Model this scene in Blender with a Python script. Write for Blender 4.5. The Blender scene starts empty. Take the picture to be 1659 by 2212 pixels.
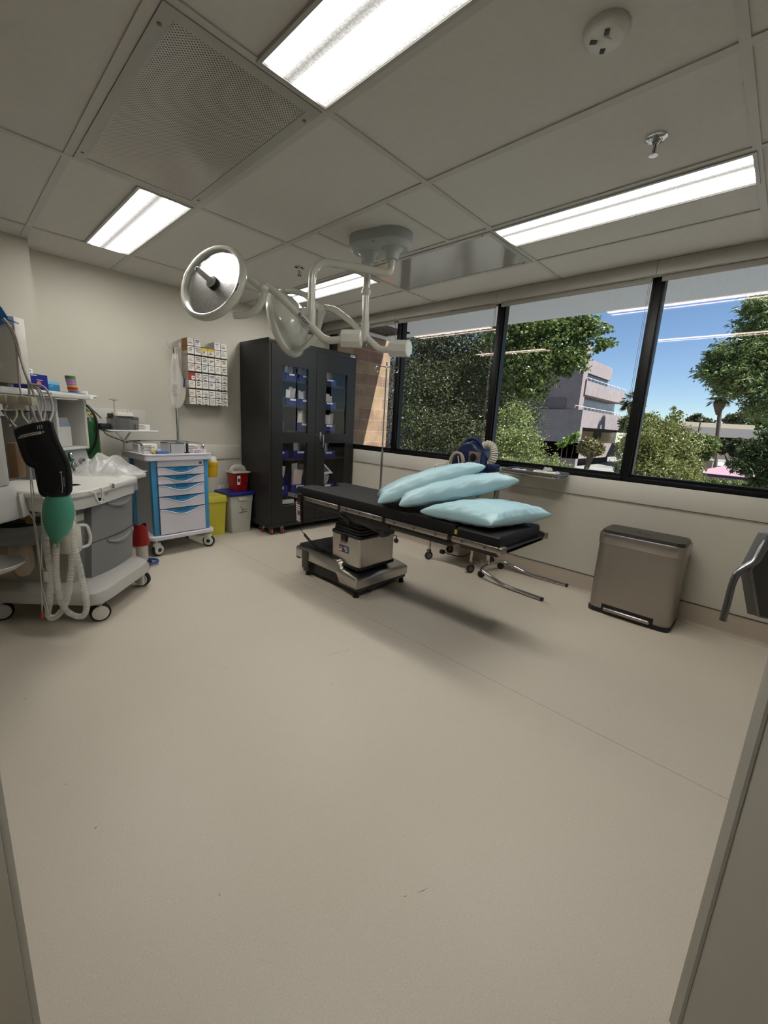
import bpy, bmesh, math, random
from mathutils import Vector, Matrix, Euler
random.seed(7)
SC = bpy.context.scene
COL = SC.collection
PI = math.pi

# ------------------------------------------------------------------ camera, world, sun, exposure
CAM = Vector((0.0, 0.0, 1.27))
FPX = 902.808
RR = Vector((0.69291534, -0.71897678, 0.05422853))      # camera right
RD = Vector((-0.11340102, -0.18294716, -0.97656057))    # camera down
RF = Vector((0.71204533, 0.67052422, -0.20829959))      # camera forward
cd = bpy.data.cameras.new('camera')
cam = bpy.data.objects.new('camera', cd); COL.objects.link(cam)
mw = Matrix(((RR.x, -RD.x, -RF.x, CAM.x), (RR.y, -RD.y, -RF.y, CAM.y), (RR.z, -RD.z, -RF.z, CAM.z), (0, 0, 0, 1)))
cam.matrix_world = mw
cd.sensor_fit = 'VERTICAL'; cd.sensor_height = 36.0; cd.sensor_width = 36.0 * 1659 / 2212
cd.lens = FPX / 2212 * 36.0
cd.clip_start = 0.05; cd.clip_end = 800
SC.camera = cam

SC.view_settings.view_transform = 'Standard'
SC.view_settings.look = 'None'
SC.view_settings.gamma = 1.0
SC.view_settings.use_curve_mapping = False
SC.view_settings.exposure = 1.45

LAMP = 9.0          # radiance of the fluorescent lenses
SUN = 4.5
SKY = 0.051
w = bpy.data.worlds.new('sky'); SC.world = w; w.use_nodes = True
nt = w.node_tree; nt.nodes.clear()
sk = nt.nodes.new('ShaderNodeTexSky'); sk.sky_type = 'NISHITA'; sk.sun_disc = False
sk.sun_elevation = math.radians(52); sk.sun_rotation = math.radians(160); sk.air_density = 1.0; sk.altitude = 1500; sk.dust_density = 0.0; sk.ozone_density = 4.0
bg = nt.nodes.new('ShaderNodeBackground'); bg.inputs['Strength'].default_value = SKY
wo = nt.nodes.new('ShaderNodeOutputWorld')
nt.links.new(sk.outputs[0], bg.inputs[0]); nt.links.new(bg.outputs[0], wo.inputs[0])
sl = bpy.data.lights.new('sun', 'SUN'); sl.energy = SUN; sl.angle = math.radians(0.6); sl.color = (1.0, 0.97, 0.92)
so = bpy.data.objects.new('sun', sl); COL.objects.link(so)
so.location = (8, -8, 20)
so.rotation_euler = Vector((-0.25, 0.72, -1.0)).to_track_quat('-Z', 'Y').to_euler()

# ------------------------------------------------------------------ helpers
def P(px, py, x=None, y=None, z=None, d=None):
    """world point seen at photo pixel (px, py) on a given plane / at forward distance d"""
    r = RR * ((px - 829.5) / FPX) + RD * ((py - 1106) / FPX) + RF
    if d is not None: t = d
    elif x is not None: t = (x - CAM.x) / r.x
    elif y is not None: t = (y - CAM.y) / r.y
    else: t = (z - CAM.z) / r.z
    return CAM + r * t

def lin(c):
    if isinstance(c, str):
        c = c.lstrip('#'); c = [int(c[i:i + 2], 16) / 255 for i in (0, 2, 4)]
    return tuple(v / 12.92 if v <= 0.04045 else ((v + 0.055) / 1.055) ** 2.4 for v in c)

MATS = {}
def mat(name, col, rough=0.5, metal=0.0, var=0.05, scale=6.0, bump=0.0, bscale=60.0, alpha=1.0, trans=0.0, emit=0.0, stretch=None, coat=0.0, spec=0.5):
    if name in MATS: return MATS[name]
    m = bpy.data.materials.new(name); m.use_nodes = True
    n = m.node_tree; b = n.nodes['Principled BSDF']
    c = lin(col)
    tc = n.nodes.new('ShaderNodeTexCoord')
    mp = n.nodes.new('ShaderNodeMapping'); n.links.new(tc.outputs['Object'], mp.inputs[0])
    if stretch: mp.inputs['Scale'].default_value = stretch
    nz = n.nodes.new('ShaderNodeTexNoise'); nz.inputs['Scale'].default_value = scale; nz.inputs['Detail'].default_value = 3
    n.links.new(mp.outputs[0], nz.inputs['Vector'])
    rp = n.nodes.new('ShaderNodeValToRGB')
    rp.color_ramp.elements[0].position = 0.3; rp.color_ramp.elements[1].position = 0.7
    rp.color_ramp.elements[0].color = tuple(v * (1 - var) for v in c) + (1,)
    rp.color_ramp.elements[1].color = tuple(min(1, v * (1 + var)) for v in c) + (1,)
    n.links.new(nz.outputs['Fac'], rp.inputs[0]); n.links.new(rp.outputs[0], b.inputs['Base Color'])
    b.inputs['Roughness'].default_value = rough; b.inputs['Metallic'].default_value = metal
    b.inputs['Specular IOR Level'].default_value = spec
    if coat: b.inputs['Coat Weight'].default_value = coat; b.inputs['Coat Roughness'].default_value = 0.08
    if alpha < 1: b.inputs['Alpha'].default_value = alpha
    if trans: b.inputs['Transmission Weight'].default_value = trans
    if emit:
        n.links.new(rp.outputs[0], b.inputs['Emission Color']); b.inputs['Emission Strength'].default_value = emit
    if bump:
        n2 = n.nodes.new('ShaderNodeTexNoise'); n2.inputs['Scale'].default_value = bscale; n2.inputs['Detail'].default_value = 4
        n.links.new(mp.outputs[0], n2.inputs['Vector'])
        bp = n.nodes.new('ShaderNodeBump'); bp.inputs['Strength'].default_value = bump; bp.inputs['Distance'].default_value = 0.01
        n.links.new(n2.outputs['Fac'], bp.inputs['Height']); n.links.new(bp.outputs[0], b.inputs['Normal'])
    MATS[name] = m
    return m

def catmull(pts, k=6, closed=False):
    pts = [Vector(p) for p in pts]; out = []; n = len(pts)
    rng = range(n if closed else n - 1)
    for i in rng:
        if closed: p0, p1, p2, p3 = pts[i - 1], pts[i], pts[(i + 1) % n], pts[(i + 2) % n]
        else:
            p1, p2 = pts[i], pts[i + 1]
            p0 = pts[i - 1] if i else p1 * 2 - p2
            p3 = pts[i + 2] if i + 2 < n else p2 * 2 - p1
        for j in range(k):
            t = j / k
            out.append(0.5 * ((2 * p1) + (p2 - p0) * t + (2 * p0 - 5 * p1 + 4 * p2 - p3) * t * t + (3 * p1 - p0 - 3 * p2 + p3) * t ** 3))
    if not closed: out.append(pts[-1])
    return out

def fillet(pts, r, k=5):
    """polyline with its inner corners rounded to radius-ish r"""
    pts = [Vector(p) for p in pts]; out = [pts[0]]
    for i in range(1, len(pts) - 1):
        a, b, c = pts[i - 1], pts[i], pts[i + 1]
        l = min(r, (a - b).length * 0.49, (c - b).length * 0.49)
        s = b + (a - b).normalized() * l; e = b + (c - b).normalized() * l
        for j in range(k + 1):
            t = j / k
            out.append(s * (1 - t) ** 2 + b * 2 * t * (1 - t) + e * t * t)
    out.append(pts[-1])
    return out

def rrect(x0, x1, y0, y1, r, n=5):
    o = []
    for cx, cy, a0 in ((x1 - r, y1 - r, 0), (x0 + r, y1 - r, PI / 2), (x0 + r, y0 + r, PI), (x1 - r, y0 + r, 1.5 * PI)):
        for i in range(n + 1):
            a = a0 + PI / 2 * i / n
            o.append((cx + r * math.cos(a), cy + r * math.sin(a)))
    return o

class MB:
    """mesh collector: everything added becomes one mesh object"""
    def __init__(s): s.v = []; s.f = []; s.mi = []; s.cur = 0; s.M = Matrix()
    def add(s, vs, fs):
        o = len(s.v)
        s.v += [s.M @ Vector(v) for v in vs]
        for f in fs: s.f.append([i + o for i in f]); s.mi.append(s.cur)
        return s
    def mat(s, i): s.cur = i; return s
    def box(s, x0, x1, y0, y1, z0, z1, bev=0.0, seg=2):
        if bev <= 0:
            return s.add([(x0, y0, z0), (x1, y0, z0), (x1, y1, z0), (x0, y1, z0), (x0, y0, z1), (x1, y0, z1), (x1, y1, z1), (x0, y1, z1)],
                         [(0, 3, 2, 1), (4, 5, 6, 7), (0, 1, 5, 4), (1, 2, 6, 5), (2, 3, 7, 6), (3, 0, 4, 7)])
        bm = bmesh.new(); bmesh.ops.create_cube(bm, size=1)
        for v in bm.verts: v.co = Vector(((x0 + x1) / 2 + v.co.x * (x1 - x0), (y0 + y1) / 2 + v.co.y * (y1 - y0), (z0 + z1) / 2 + v.co.z * (z1 - z0)))
        bmesh.ops.bevel(bm, geom=list(bm.edges), offset=min(bev, 0.49 * min(abs(x1 - x0), abs(y1 - y0), abs(z1 - z0))), segments=seg, profile=0.5, affect='EDGES')
        bm.verts.index_update()
        s.add([v.co.copy() for v in bm.verts], [[v.index for v in f.verts] for f in bm.faces]); bm.free(); return s
    def prism(s, poly, z0, z1, taper=1.0, cx=0, cy=0, bev=0.0):
        n = len(poly); vs = []; fs = []
        def ring(k, z, ins=0.0):
            o = []
            mx = sum(p[0] for p in poly) / n; my = sum(p[1] for p in poly) / n
            for p in poly:
                q = Vector((p[0] - mx, p[1] - my)); L = q.length or 1
                q = q * k * (1 - ins / L)
                o.append((mx + q.x + cx * (k != 1), my + q.y + cy * (k != 1), z))
            return o
        rings = []
        if bev: rings = [ring(1, z0, bev), ring(1, z0 + bev), ring(taper, z1 - bev), ring(taper, z1, bev)]
        else: rings = [ring(1, z0), ring(taper, z1)]
        for r in rings: vs += r
        for k in range(len(rings) - 1):
            for i in range(n):
                j = (i + 1) % n
                fs.append((k * n + i, k * n + j, (k + 1) * n + j, (k + 1) * n + i))
        fs.append(list(range(n))[::-1]); fs.append([(len(rings) - 1) * n + i for i in range(n)])
        return s.add(vs, fs)
    def tube(s, pts, r, n=8, closed=False, cap=True, flat=None):
        pts = [Vector(p) for p in pts]; m = len(pts); vs = []; fs = []
        if m < 2: return s
        rad = r if isinstance(r, (list, tuple)) else [r] * m
        up = None
        for i, p in enumerate(pts):
            if closed: t = pts[(i + 1) % m] - pts[i - 1]
            else: t = pts[min(i + 1, m - 1)] - pts[max(i - 1, 0)]
            if t.length < 1e-9: t = Vector((0, 0, 1))
            t.normalize()
            if up is None:
                up = Vector((0, 0, 1)) if abs(t.z) < 0.9 else Vector((1, 0, 0))
            up = (up - t * up.dot(t)); up.normalize()
            b = t.cross(up)
            for k in range(n):
                a = 2 * PI * k / n
                vs.append(p + (up * math.cos(a) * (flat or 1.0) + b * math.sin(a)) * rad[i])
        for i in range(m if closed else m - 1):
            for k in range(n):
                a = i * n + k; b2 = i * n + (k + 1) % n; c = ((i + 1) % m) * n + (k + 1) % n; d = ((i + 1) % m) * n + k
                fs.append((a, b2, c, d))
        if cap and not closed: fs.append(list(range(n))[::-1]); fs.append([(m - 1) * n + k for k in range(n)])
        return s.add(vs, fs)
    def cyl(s, p, q, r, r2=None, n=16, cap=True): return s.tube([p, q], [r, r if r2 is None else r2], n, cap=cap)
    def lathe(s, prof, n=24, A=None, arc=2 * PI):
        vs = []; fs = []; A = A or Matrix(); full = abs(arc - 2 * PI) < 1e-6; nn = n if full else n + 1
        for r, z in prof:
            for k in range(nn):
                a = arc * k / n
                vs.append(A @ Vector((r * math.cos(a), r * math.sin(a), z)))
        for i in range(len(prof) - 1):
            for k in range(n):
                k2 = (k + 1) % n if full else k + 1
                fs.append((i * nn + k, i * nn + k2, (i + 1) * nn + k2, (i + 1) * nn + k))
        if full:
            if prof[0][0] > 1e-6: fs.append(list(range(n))[::-1])
            if prof[-1][0] > 1e-6: fs.append([(len(prof) - 1) * n + k for k in range(n)])
        return s.add(vs, fs)
    def ball(s, c, r, n=12, sc=(1, 1, 1)):
        pr = [(math.sin(PI * i / n) * r, -math.cos(PI * i / n) * r) for i in range(n + 1)]
        pr[0] = (0.0, -r); pr[-1] = (0.0, r)
        return s.lathe(pr, n + 4, Matrix.Translation(Vector(c)) @ Matrix.Diagonal((sc[0], sc[1], sc[2], 1)))
    def quad(s, a, b, c, d): return s.add([a, b, c, d], [(0, 1, 2, 3)])
    def grid(s, fn, nu, nv):
        vs = [fn(i / nu, j / nv) for j in range(nv + 1) for i in range(nu + 1)]
        fs = [(j * (nu + 1) + i, j * (nu + 1) + i + 1, (j + 1) * (nu + 1) + i + 1, (j + 1) * (nu + 1) + i) for j in range(nv) for i in range(nu)]
        return s.add(vs, fs)
    def text(s, body, size, A):
        cu = bpy.data.curves.new('t', 'FONT'); cu.body = body; cu.size = size; cu.align_x = 'CENTER'; cu.align_y = 'CENTER'; cu.extrude = 0.0003; cu.resolution_u = 3
        ob = bpy.data.objects.new('t', cu); COL.objects.link(ob)
        dg = bpy.context.evaluated_depsgraph_get()
        me = bpy.data.meshes.new_from_object(ob.evaluated_get(dg))
        s.add([A @ v.co for v in me.vertices], [list(p.vertices) for p in me.polygons])
        bpy.data.objects.remove(ob); bpy.data.curves.remove(cu); bpy.data.meshes.remove(me); return s
    def build(s, name, mats, parent=None, smooth=35, sub=0, recalc=True):
        me = bpy.data.meshes.new(name)
        me.from_pydata([tuple(v) for v in s.v], [], s.f)
        if not isinstance(mats, (list, tuple)): mats = [mats]
        for m in mats: me.materials.append(m)
        me.polygons.foreach_set('material_index', s.mi)
        if smooth:
            me.polygons.foreach_set('use_smooth', [True] * len(s.f))
        me.validate(); me.update()
        bm = bmesh.new(); bm.from_mesh(me); bmesh.ops.recalc_face_normals(bm, faces=bm.faces); bm.to_mesh(me); bm.free()
        if smooth: me.set_sharp_from_angle(angle=math.radians(smooth))
        o = bpy.data.objects.new(name, me); COL.objects.link(o)
        if parent: o.parent = parent
        if sub:
            md = o.modifiers.new('subsurf', 'SUBSURF'); md.levels = sub; md.render_levels = sub
        return o

def tag(o, label, cat, group=None, kind=None):
    if label: o['label'] = label
    if cat: o['category'] = cat
    if group: o['group'] = group
    if kind: o['kind'] = kind
    return o
def thing(name, label, cat, loc=(0, 0, 0), rotz=0.0, group=None, rot=None):
    o = bpy.data.objects.new(name, None); COL.objects.link(o)
    o.empty_display_size = 0.05
    o.location = loc; o.rotation_euler = rot if rot else (0, 0, rotz)
    return tag(o, label, cat, group)
def struct(name, mb, m, smooth=35):
    o = mb.build(name, m, smooth=smooth); o['kind'] = 'structure'; return o
def dup(root, loc=None, rot=None, label=None):
    r = root.copy(); COL.objects.link(r)
    if loc is not None: r.location = loc
    if rot is not None: r.rotation_euler = rot
    if label: r['label'] = label
    for ch in list(root.children):
        c = ch.copy(); COL.objects.link(c); c.parent = r
        for g in list(ch.children):
            d = g.copy(); COL.objects.link(d); d.parent = c
    return r
def aim(origin, zaxis, up=(0, 0, 1)):
    """matrix with its z axis along zaxis, y axis near up"""
    z = Vector(zaxis).normalized(); u = Vector(up)
    x = u.cross(z)
    if x.length < 1e-6: x = Vector((1, 0, 0))
    x.normalize(); y = z.cross(x)
    return Matrix(((x.x, y.x, z.x, origin[0]), (x.y, y.y, z.y, origin[1]), (x.z, y.z, z.z, origin[2]), (0, 0, 0, 1)))

# common materials
WHITE = mat('white_plastic', (0.80, 0.80, 0.78), 0.35)
OFFWH = mat('offwhite_plastic', (0.72, 0.71, 0.67), 0.4)
BLACK = mat('black_plastic', (0.05, 0.05, 0.055), 0.45)
RUBBER = mat('black_rubber', (0.035, 0.035, 0.037), 0.75)
STEEL = mat('brushed_steel', (0.66, 0.64, 0.61), 0.3, 1.0, var=0.08, scale=3, stretch=(1, 40, 1))
CHROME = mat('chrome', (0.78, 0.78, 0.78), 0.1, 1.0, var=0.02)
DKSTEEL = mat('dull_steel', (0.45, 0.44, 0.43), 0.35, 1.0)
PAPER = mat('white_paper', (0.86, 0.85, 0.83), 0.7)
INK = mat('printed_ink', (0.12, 0.12, 0.13), 0.7)
# ------------------------------------------------------------------ room shell
XW, YB, ZC = 3.52, 4.50, 2.435
def floor_material():
    m = bpy.data.materials.new('speckled_vinyl'); m.use_nodes = True
    n = m.node_tree; b = n.nodes['Principled BSDF']; L = n.links.new
    tc = n.nodes.new('ShaderNodeTexCoord')
    def noise(s, d=2):
        t = n.nodes.new('ShaderNodeTexNoise'); t.inputs['Scale'].default_value = s; t.inputs['Detail'].default_value = d; L(tc.outputs['Object'], t.inputs['Vector']); return t
    def ramp(t, a, bb, ca, cb):
        r = n.nodes.new('ShaderNodeValToRGB'); r.color_ramp.elements[0].position = a; r.color_ramp.elements[1].position = bb
        r.color_ramp.elements[0].color = ca + (1,); r.color_ramp.elements[1].color = cb + (1,); L(t.outputs['Fac'], r.inputs[0]); return r
    def mix(a, bb, f, mode='MULTIPLY'):
        x = n.nodes.new('ShaderNodeMixRGB'); x.blend_type = mode; x.inputs[0].default_value = f; L(a, x.inputs[1]); L(bb, x.inputs[2]); return x.outputs[0]
    base = ramp(noise(1.3, 3), 0.3, 0.7, lin((0.755, 0.72, 0.662)), lin((0.77, 0.738, 0.682)))
    sp = ramp(noise(260, 2), 0.34, 0.44, lin((0.80, 0.79, 0.78)), (1, 1, 1))
    sp2 = ramp(noise(190, 1), 0.60, 0.72, (0, 0, 0), (0.05, 0.05, 0.045))
    c = mix(base.outputs[0], sp.outputs[0], 0.30)
    c = mix(c, sp2.outputs[0], 1.0, 'ADD')
    # rare dark flecks and a few scuffs
    vo = n.nodes.new('ShaderNodeTexVoronoi'); vo.inputs['Scale'].default_value = 7.0; L(tc.outputs['Object'], vo.inputs['Vector'])
    rv = n.nodes.new('ShaderNodeValToRGB'); rv.color_ramp.elements[0].position = 0.018; rv.color_ramp.elements[1].position = 0.03
    rv.color_ramp.elements[0].color = (0.35, 0.33, 0.3, 1); rv.color_ramp.elements[1].color = (1, 1, 1, 1)
    L(vo.outputs['Distance'], rv.inputs[0])
    c = mix(c, rv.outputs[0], 0.8)
    # welded seam of the vinyl sheet, parallel to the window wall
    sx = n.nodes.new('ShaderNodeSeparateXYZ'); L(tc.outputs['Object'], sx.inputs[0])
    d = n.nodes.new('ShaderNodeMath'); d.operation = 'SUBTRACT'; d.inputs[1].default_value = SEAM_X; L(sx.outputs[0], d.inputs[0])
    a = n.nodes.new('ShaderNodeMath'); a.operation = 'ABSOLUTE'; L(d.outputs[0], a.inputs[0])
    lt = n.nodes.new('ShaderNodeMath'); lt.operation = 'LESS_THAN'; lt.inputs[1].default_value = 0.0016; L(a.outputs[0], lt.inputs[0])
    x = n.nodes.new('ShaderNodeMixRGB'); L(lt.outputs[0], x.inputs[0]); L(c, x.inputs[1]); x.inputs[2].default_value = lin((0.56, 0.52, 0.47)) + (1,)
    L(x.outputs[0], b.inputs['Base Color'])
    b.inputs['Roughness'].default_value = 0.42; b.inputs['Specular IOR Level'].default_value = 0.35
    bp = n.nodes.new('ShaderNodeBump'); bp.inputs['Strength'].default_value = 0.05; bp.inputs['Distance'].default_value = 0.002
    nz = noise(120, 3); L(nz.outputs['Fac'], bp.inputs['Height']); L(bp.outputs[0], b.inputs['Normal'])
    return m
SEAM_X = 1.83
FLOOR = floor_material()
WALL = mat('wall_paint', (0.74, 0.725, 0.675), 0.55, var=0.015, scale=2, bump=0.03, bscale=180)
PANEL = mat('wall_panel', (0.77, 0.76, 0.72), 0.4, var=0.015)
CEIL = mat('ceiling_tile', (0.80, 0.79, 0.77), 0.8, var=0.02, scale=40, bump=0.05, bscale=300)
TEE = mat('ceiling_tee', (0.74, 0.73, 0.71), 0.5, var=0.01)
BASEB = mat('cove_base', (0.68, 0.635, 0.575), 0.45, var=0.02)
FRAME = mat('black_window_frame', (0.04, 0.04, 0.042), 0.42, var=0.05, spec=0.25)
CAULK = mat('dark_joint', (0.30, 0.29, 0.27), 0.8)

fl_ = MB().box(-2.6, XW + 0.12, -1.45, YB + 0.1, -0.12, 0.0)
fl_.mat(1)
for a_, b_ in (((898, 1931), (927, 1918)), ((870, 1938), (880, 1935)), ((700, 1420), (752, 1402)), ((742, 1412), (756, 1400)), ((480, 1447), (497, 1441)), ((560, 1500), (566, 1497))):
    p_, q_ = P(a_[0], a_[1], z=0), P(b_[0], b_[1], z=0); t_ = (q_ - p_).normalized(); n_ = Vector((-t_.y, t_.x, 0)) * 0.0012; e_ = Vector((0, 0, 0.0004))
    fl_.add([p_ + e_, (p_ + q_) / 2 - n_ + e_, q_ + e_, (p_ + q_) / 2 + n_ + e_], [(0, 1, 2, 3)])
struct('floor', fl_, [FLOOR, mat('scuff_brown', (0.50, 0.45, 0.39), 0.6)])
struct('ceiling', MB().box(-2.6, XW + 0.02, -1.45, YB + 0.1, ZC, ZC + 0.12), CEIL)
# exposed tee grid
g = MB(); TW = 0.018; TZ = ZC - 0.006
GX = [-1.28, -0.05, 0.564, 1.178, 1.791, 2.404, 3.017]
GY = [-0.905, 0.315, 1.521, 2.730, 3.956]
def tee_y(x, y0, y1, t=TW): g.box(x - t, x + t, y0, y1, TZ, ZC + 0.001)
def tee_x(y, x0, x1, t=TW * 0.8): g.box(x0, x1, y - t, y + t, TZ - 0.0006, ZC + 0.001)
for x in (-1.28, -0.05, 0.564, 1.178, 1.791, 2.404): tee_y(x, -1.4, YB)
tee_y(3.017, -1.4, YB, 0.010)
for y in GY: tee_x(y, -2.5, 3.45)
tee_x(1.821, 1.791, 2.404, 0.010); tee_x(2.43, 1.791, 2.404, 0.010)
struct('trim_1', g, TEE)

lo = MB().box(XW, XW + 0.12, -1.45, YB + 0.1, 0, 0.785).box(XW, XW + 0.12, -1.45, YB + 0.1, 0.789, 0.93)
lo.box(XW + 0.01, XW + 0.1, -1.45, YB, 0.78, 0.80)
lo.box(XW, XW + 0.12, -1.45, YB + 0.1, 2.36, ZC + 0.1)
lo.box(XW, XW + 0.12, 4.45, YB + 0.1, 0.9, 2.4)
lo.box(XW, XW + 0.12, -1.45, -0.75, 0.9, 2.4)
struct('wall_right', lo, WALL)
struct('trim_2', MB().box(XW - 0.012, XW + 0.004, 1.652, 3.87, 0.789, 0.937, 0.003).box(XW - 0.012, XW + 0.004, -1.0, 1.648, 0.789, 0.937, 0.003), PANEL)
struct('wall_back', MB().box(-2.6, XW + 0.12, YB, YB + 0.1, 0, ZC + 0.1), WALL)
struct('trim_3', MB().box(0.70, 1.370, YB - 0.014, YB + 0.004, 1.10, 1.262, 0.003).box(1.90, 2.33, YB - 0.014, YB + 0.004, 0.785, 0.940, 0.003)
       .box(1.372, 2.33, YB - 0.003, YB + 0.004, 0.775, 0.781), PANEL)
struct('wall_left_back', MB().box(-2.6, 0.592, 4.25, YB + 0.02, 0, ZC + 0.05), WALL)
struct('wall_left', MB().box(-2.6, -2.5, -1.45, YB, 0, ZC + 0.1), WALL)
struct('wall_front', MB().box(-2.6, XW + 0.1, -1.5, -1.4, 0, ZC + 0.1), WALL)
def cove(n):
    pr = [(0.0, 0.150), (-0.006, 0.150), (-0.006, 0.03)] + [(-0.006 - 0.024 * (1 - math.cos(a)), 0.03 - 0.03 * math.sin(a)) for a in [PI / 2 * k / 6 for k in range(1, 7)]] + [(-0.030, 0.0), (0.0, 0.0)]
    return pr
def sweep(pr, a, b, axis):
    mb = MB(); n = len(pr)
    vs = []
    for t in (a, b):
        for o, z in pr: vs.append((XW + o, t, z) if axis == 'y' else (t, YB + o, z))
    fs = [(i, (i + 1) % n, n + (i + 1) % n, n + i) for i in range(n)]
    fs.append(list(range(n))); fs.append([n + i for i in range(n)])
    return mb.add(vs, fs)
bb = sweep(cove(0), -1.4, YB, 'y'); bb.mat(1).box(XW - 0.009, XW, -1.4, YB, 0.148, 0.153)
struct('baseboard_right', bb, [BASEB, CAULK])
bb = sweep(cove(0), 0.6, XW, 'x'); bb.mat(1).box(0.6, XW, YB - 0.009, YB, 0.148, 0.153)
struct('baseboard_back', bb, [BASEB, CAULK])

# ---- windows: black frames, tinted reflective panes
def sheet_glass(name, tint, gcol, f0=0.04, k=0.9, rough=0.0):
    """thin sheet: clear transmission plus a mirror term that grows towards grazing views"""
    m = bpy.data.materials.new(name); m.use_nodes = True; n = m.node_tree; n.nodes.clear(); L = n.links.new
    out = n.nodes.new('ShaderNodeOutputMaterial'); mx = n.nodes.new('ShaderNodeMixShader')
    tr = n.nodes.new('ShaderNodeBsdfTransparent'); tr.inputs[0].default_value = tint + (1,)
    gl = n.nodes.new('ShaderNodeBsdfGlossy'); gl.inputs['Roughness'].default_value = rough; gl.inputs[0].default_value = gcol + (1,)
    lw = n.nodes.new('ShaderNodeLayerWeight'); lw.inputs[0].default_value = 0.5
    pw = n.nodes.new('ShaderNodeMath'); pw.operation = 'POWER'; pw.inputs[1].default_value = 5.0; L(lw.outputs['Facing'], pw.inputs[0])
    mu = n.nodes.new('ShaderNodeMath'); mu.operation = 'MULTIPLY_ADD'; mu.inputs[1].default_value = k; mu.inputs[2].default_value = f0; mu.use_clamp = True
    L(pw.outputs[0], mu.inputs[0]); L(mu.outputs[0], mx.inputs[0]); L(tr.outputs[0], mx.inputs[1]); L(gl.outputs[0], mx.inputs[2]); L(mx.outputs[0], out.inputs[0])
    return m
GLASS = sheet_glass('window_glass', (0.95, 0.96, 0.96), (1.0, 0.76, 0.70), 0.024, 0.75)
WB, WT = 0.935, 2.40
MUL = [4.43, 3.262, 2.060, 0.862, -0.34, -0.74]
for i in range(5):
    y1, y0 = MUL[i], MUL[i + 1]
    f = MB()
    f.box(3.535, 3.60, y0 + 0.02, y1 - 0.02, WB, WB + 0.035, 0.004); f.box(3.56, 3.62, y0 + 0.02, y1 - 0.02, WB + 0.03, WB + 0.055)
    f.box(3.545, 3.60, y0, y1, WT - 0.05, WT)
    f.box(3.545, 3.63, y0 - 0.028, y0 + 0.028, WB, WT, 0.004)                # mullion nose
    f.box(3.565, 3.625, y0 - 0.040, y0 + 0.040, WB, WT)
    if i == 0: f.box(3.545, 3.63, y1 - 0.04, y1 + 0.03, WB, WT, 0.004)
    o = struct('window_%d' % (i + 1), f, FRAME)
    pn = MB().quad((3.598, y0 + 0.035, WB + 0.05), (3.598, y1 - 0.035, WB + 0.05), (3.598, y1 - 0.035, WT - 0.04), (3.598, y0 + 0.035, WT - 0.04))
    pn.build('pane', GLASS, o)
# ---- rolled-up blinds in their head boxes
FASC = mat('blind_fascia', (0.72, 0.71, 0.68), 0.45, var=0.01); HEM = mat('blind_fabric', (0.62, 0.61, 0.58), 0.7, var=0.02)
CORD = mat('clear_bead_chain', (0.55, 0.55, 0.53), 0.3)
bl_lab = ['white roller blind head box above the brick wall view beside the dark cabinet', 'white roller blind head box above the window full of dark tree foliage',
          'white roller blind head box above the window that shows the pinkish building', 'white roller blind head box at the right edge of the photo, above the palm view',
          'white roller blind head box beyond the right edge of the photo']
for i in range(4):
    y1, y0 = MUL[i] + (0.06 if i == 0 else 0), MUL[i + 1]
    t = thing('roller_blind', bl_lab[i], 'blind', (3.49, (y0 + y1) / 2, 2.345), group='roller blinds over the windows')
    h = (y1 - y0) / 2
    MB().box(-0.035, 0.03, -h + 0.001, h - 0.001, 0.0, 0.088, 0.003).build('fascia', FASC, t)
    MB().box(0.0, 0.022, -h + 0.03, h - 0.03, -0.035, 0.0, 0.004).build('hem_bar', HEM, t)
    cd_ = MB()
    for yy in (-h + 0.046, -h + 0.056): cd_.cyl((0.052, yy, 0.0), (0.052, yy, -1.36), 0.0015, n=5)
    cd_.build('bead_chain', CORD, t)

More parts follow.
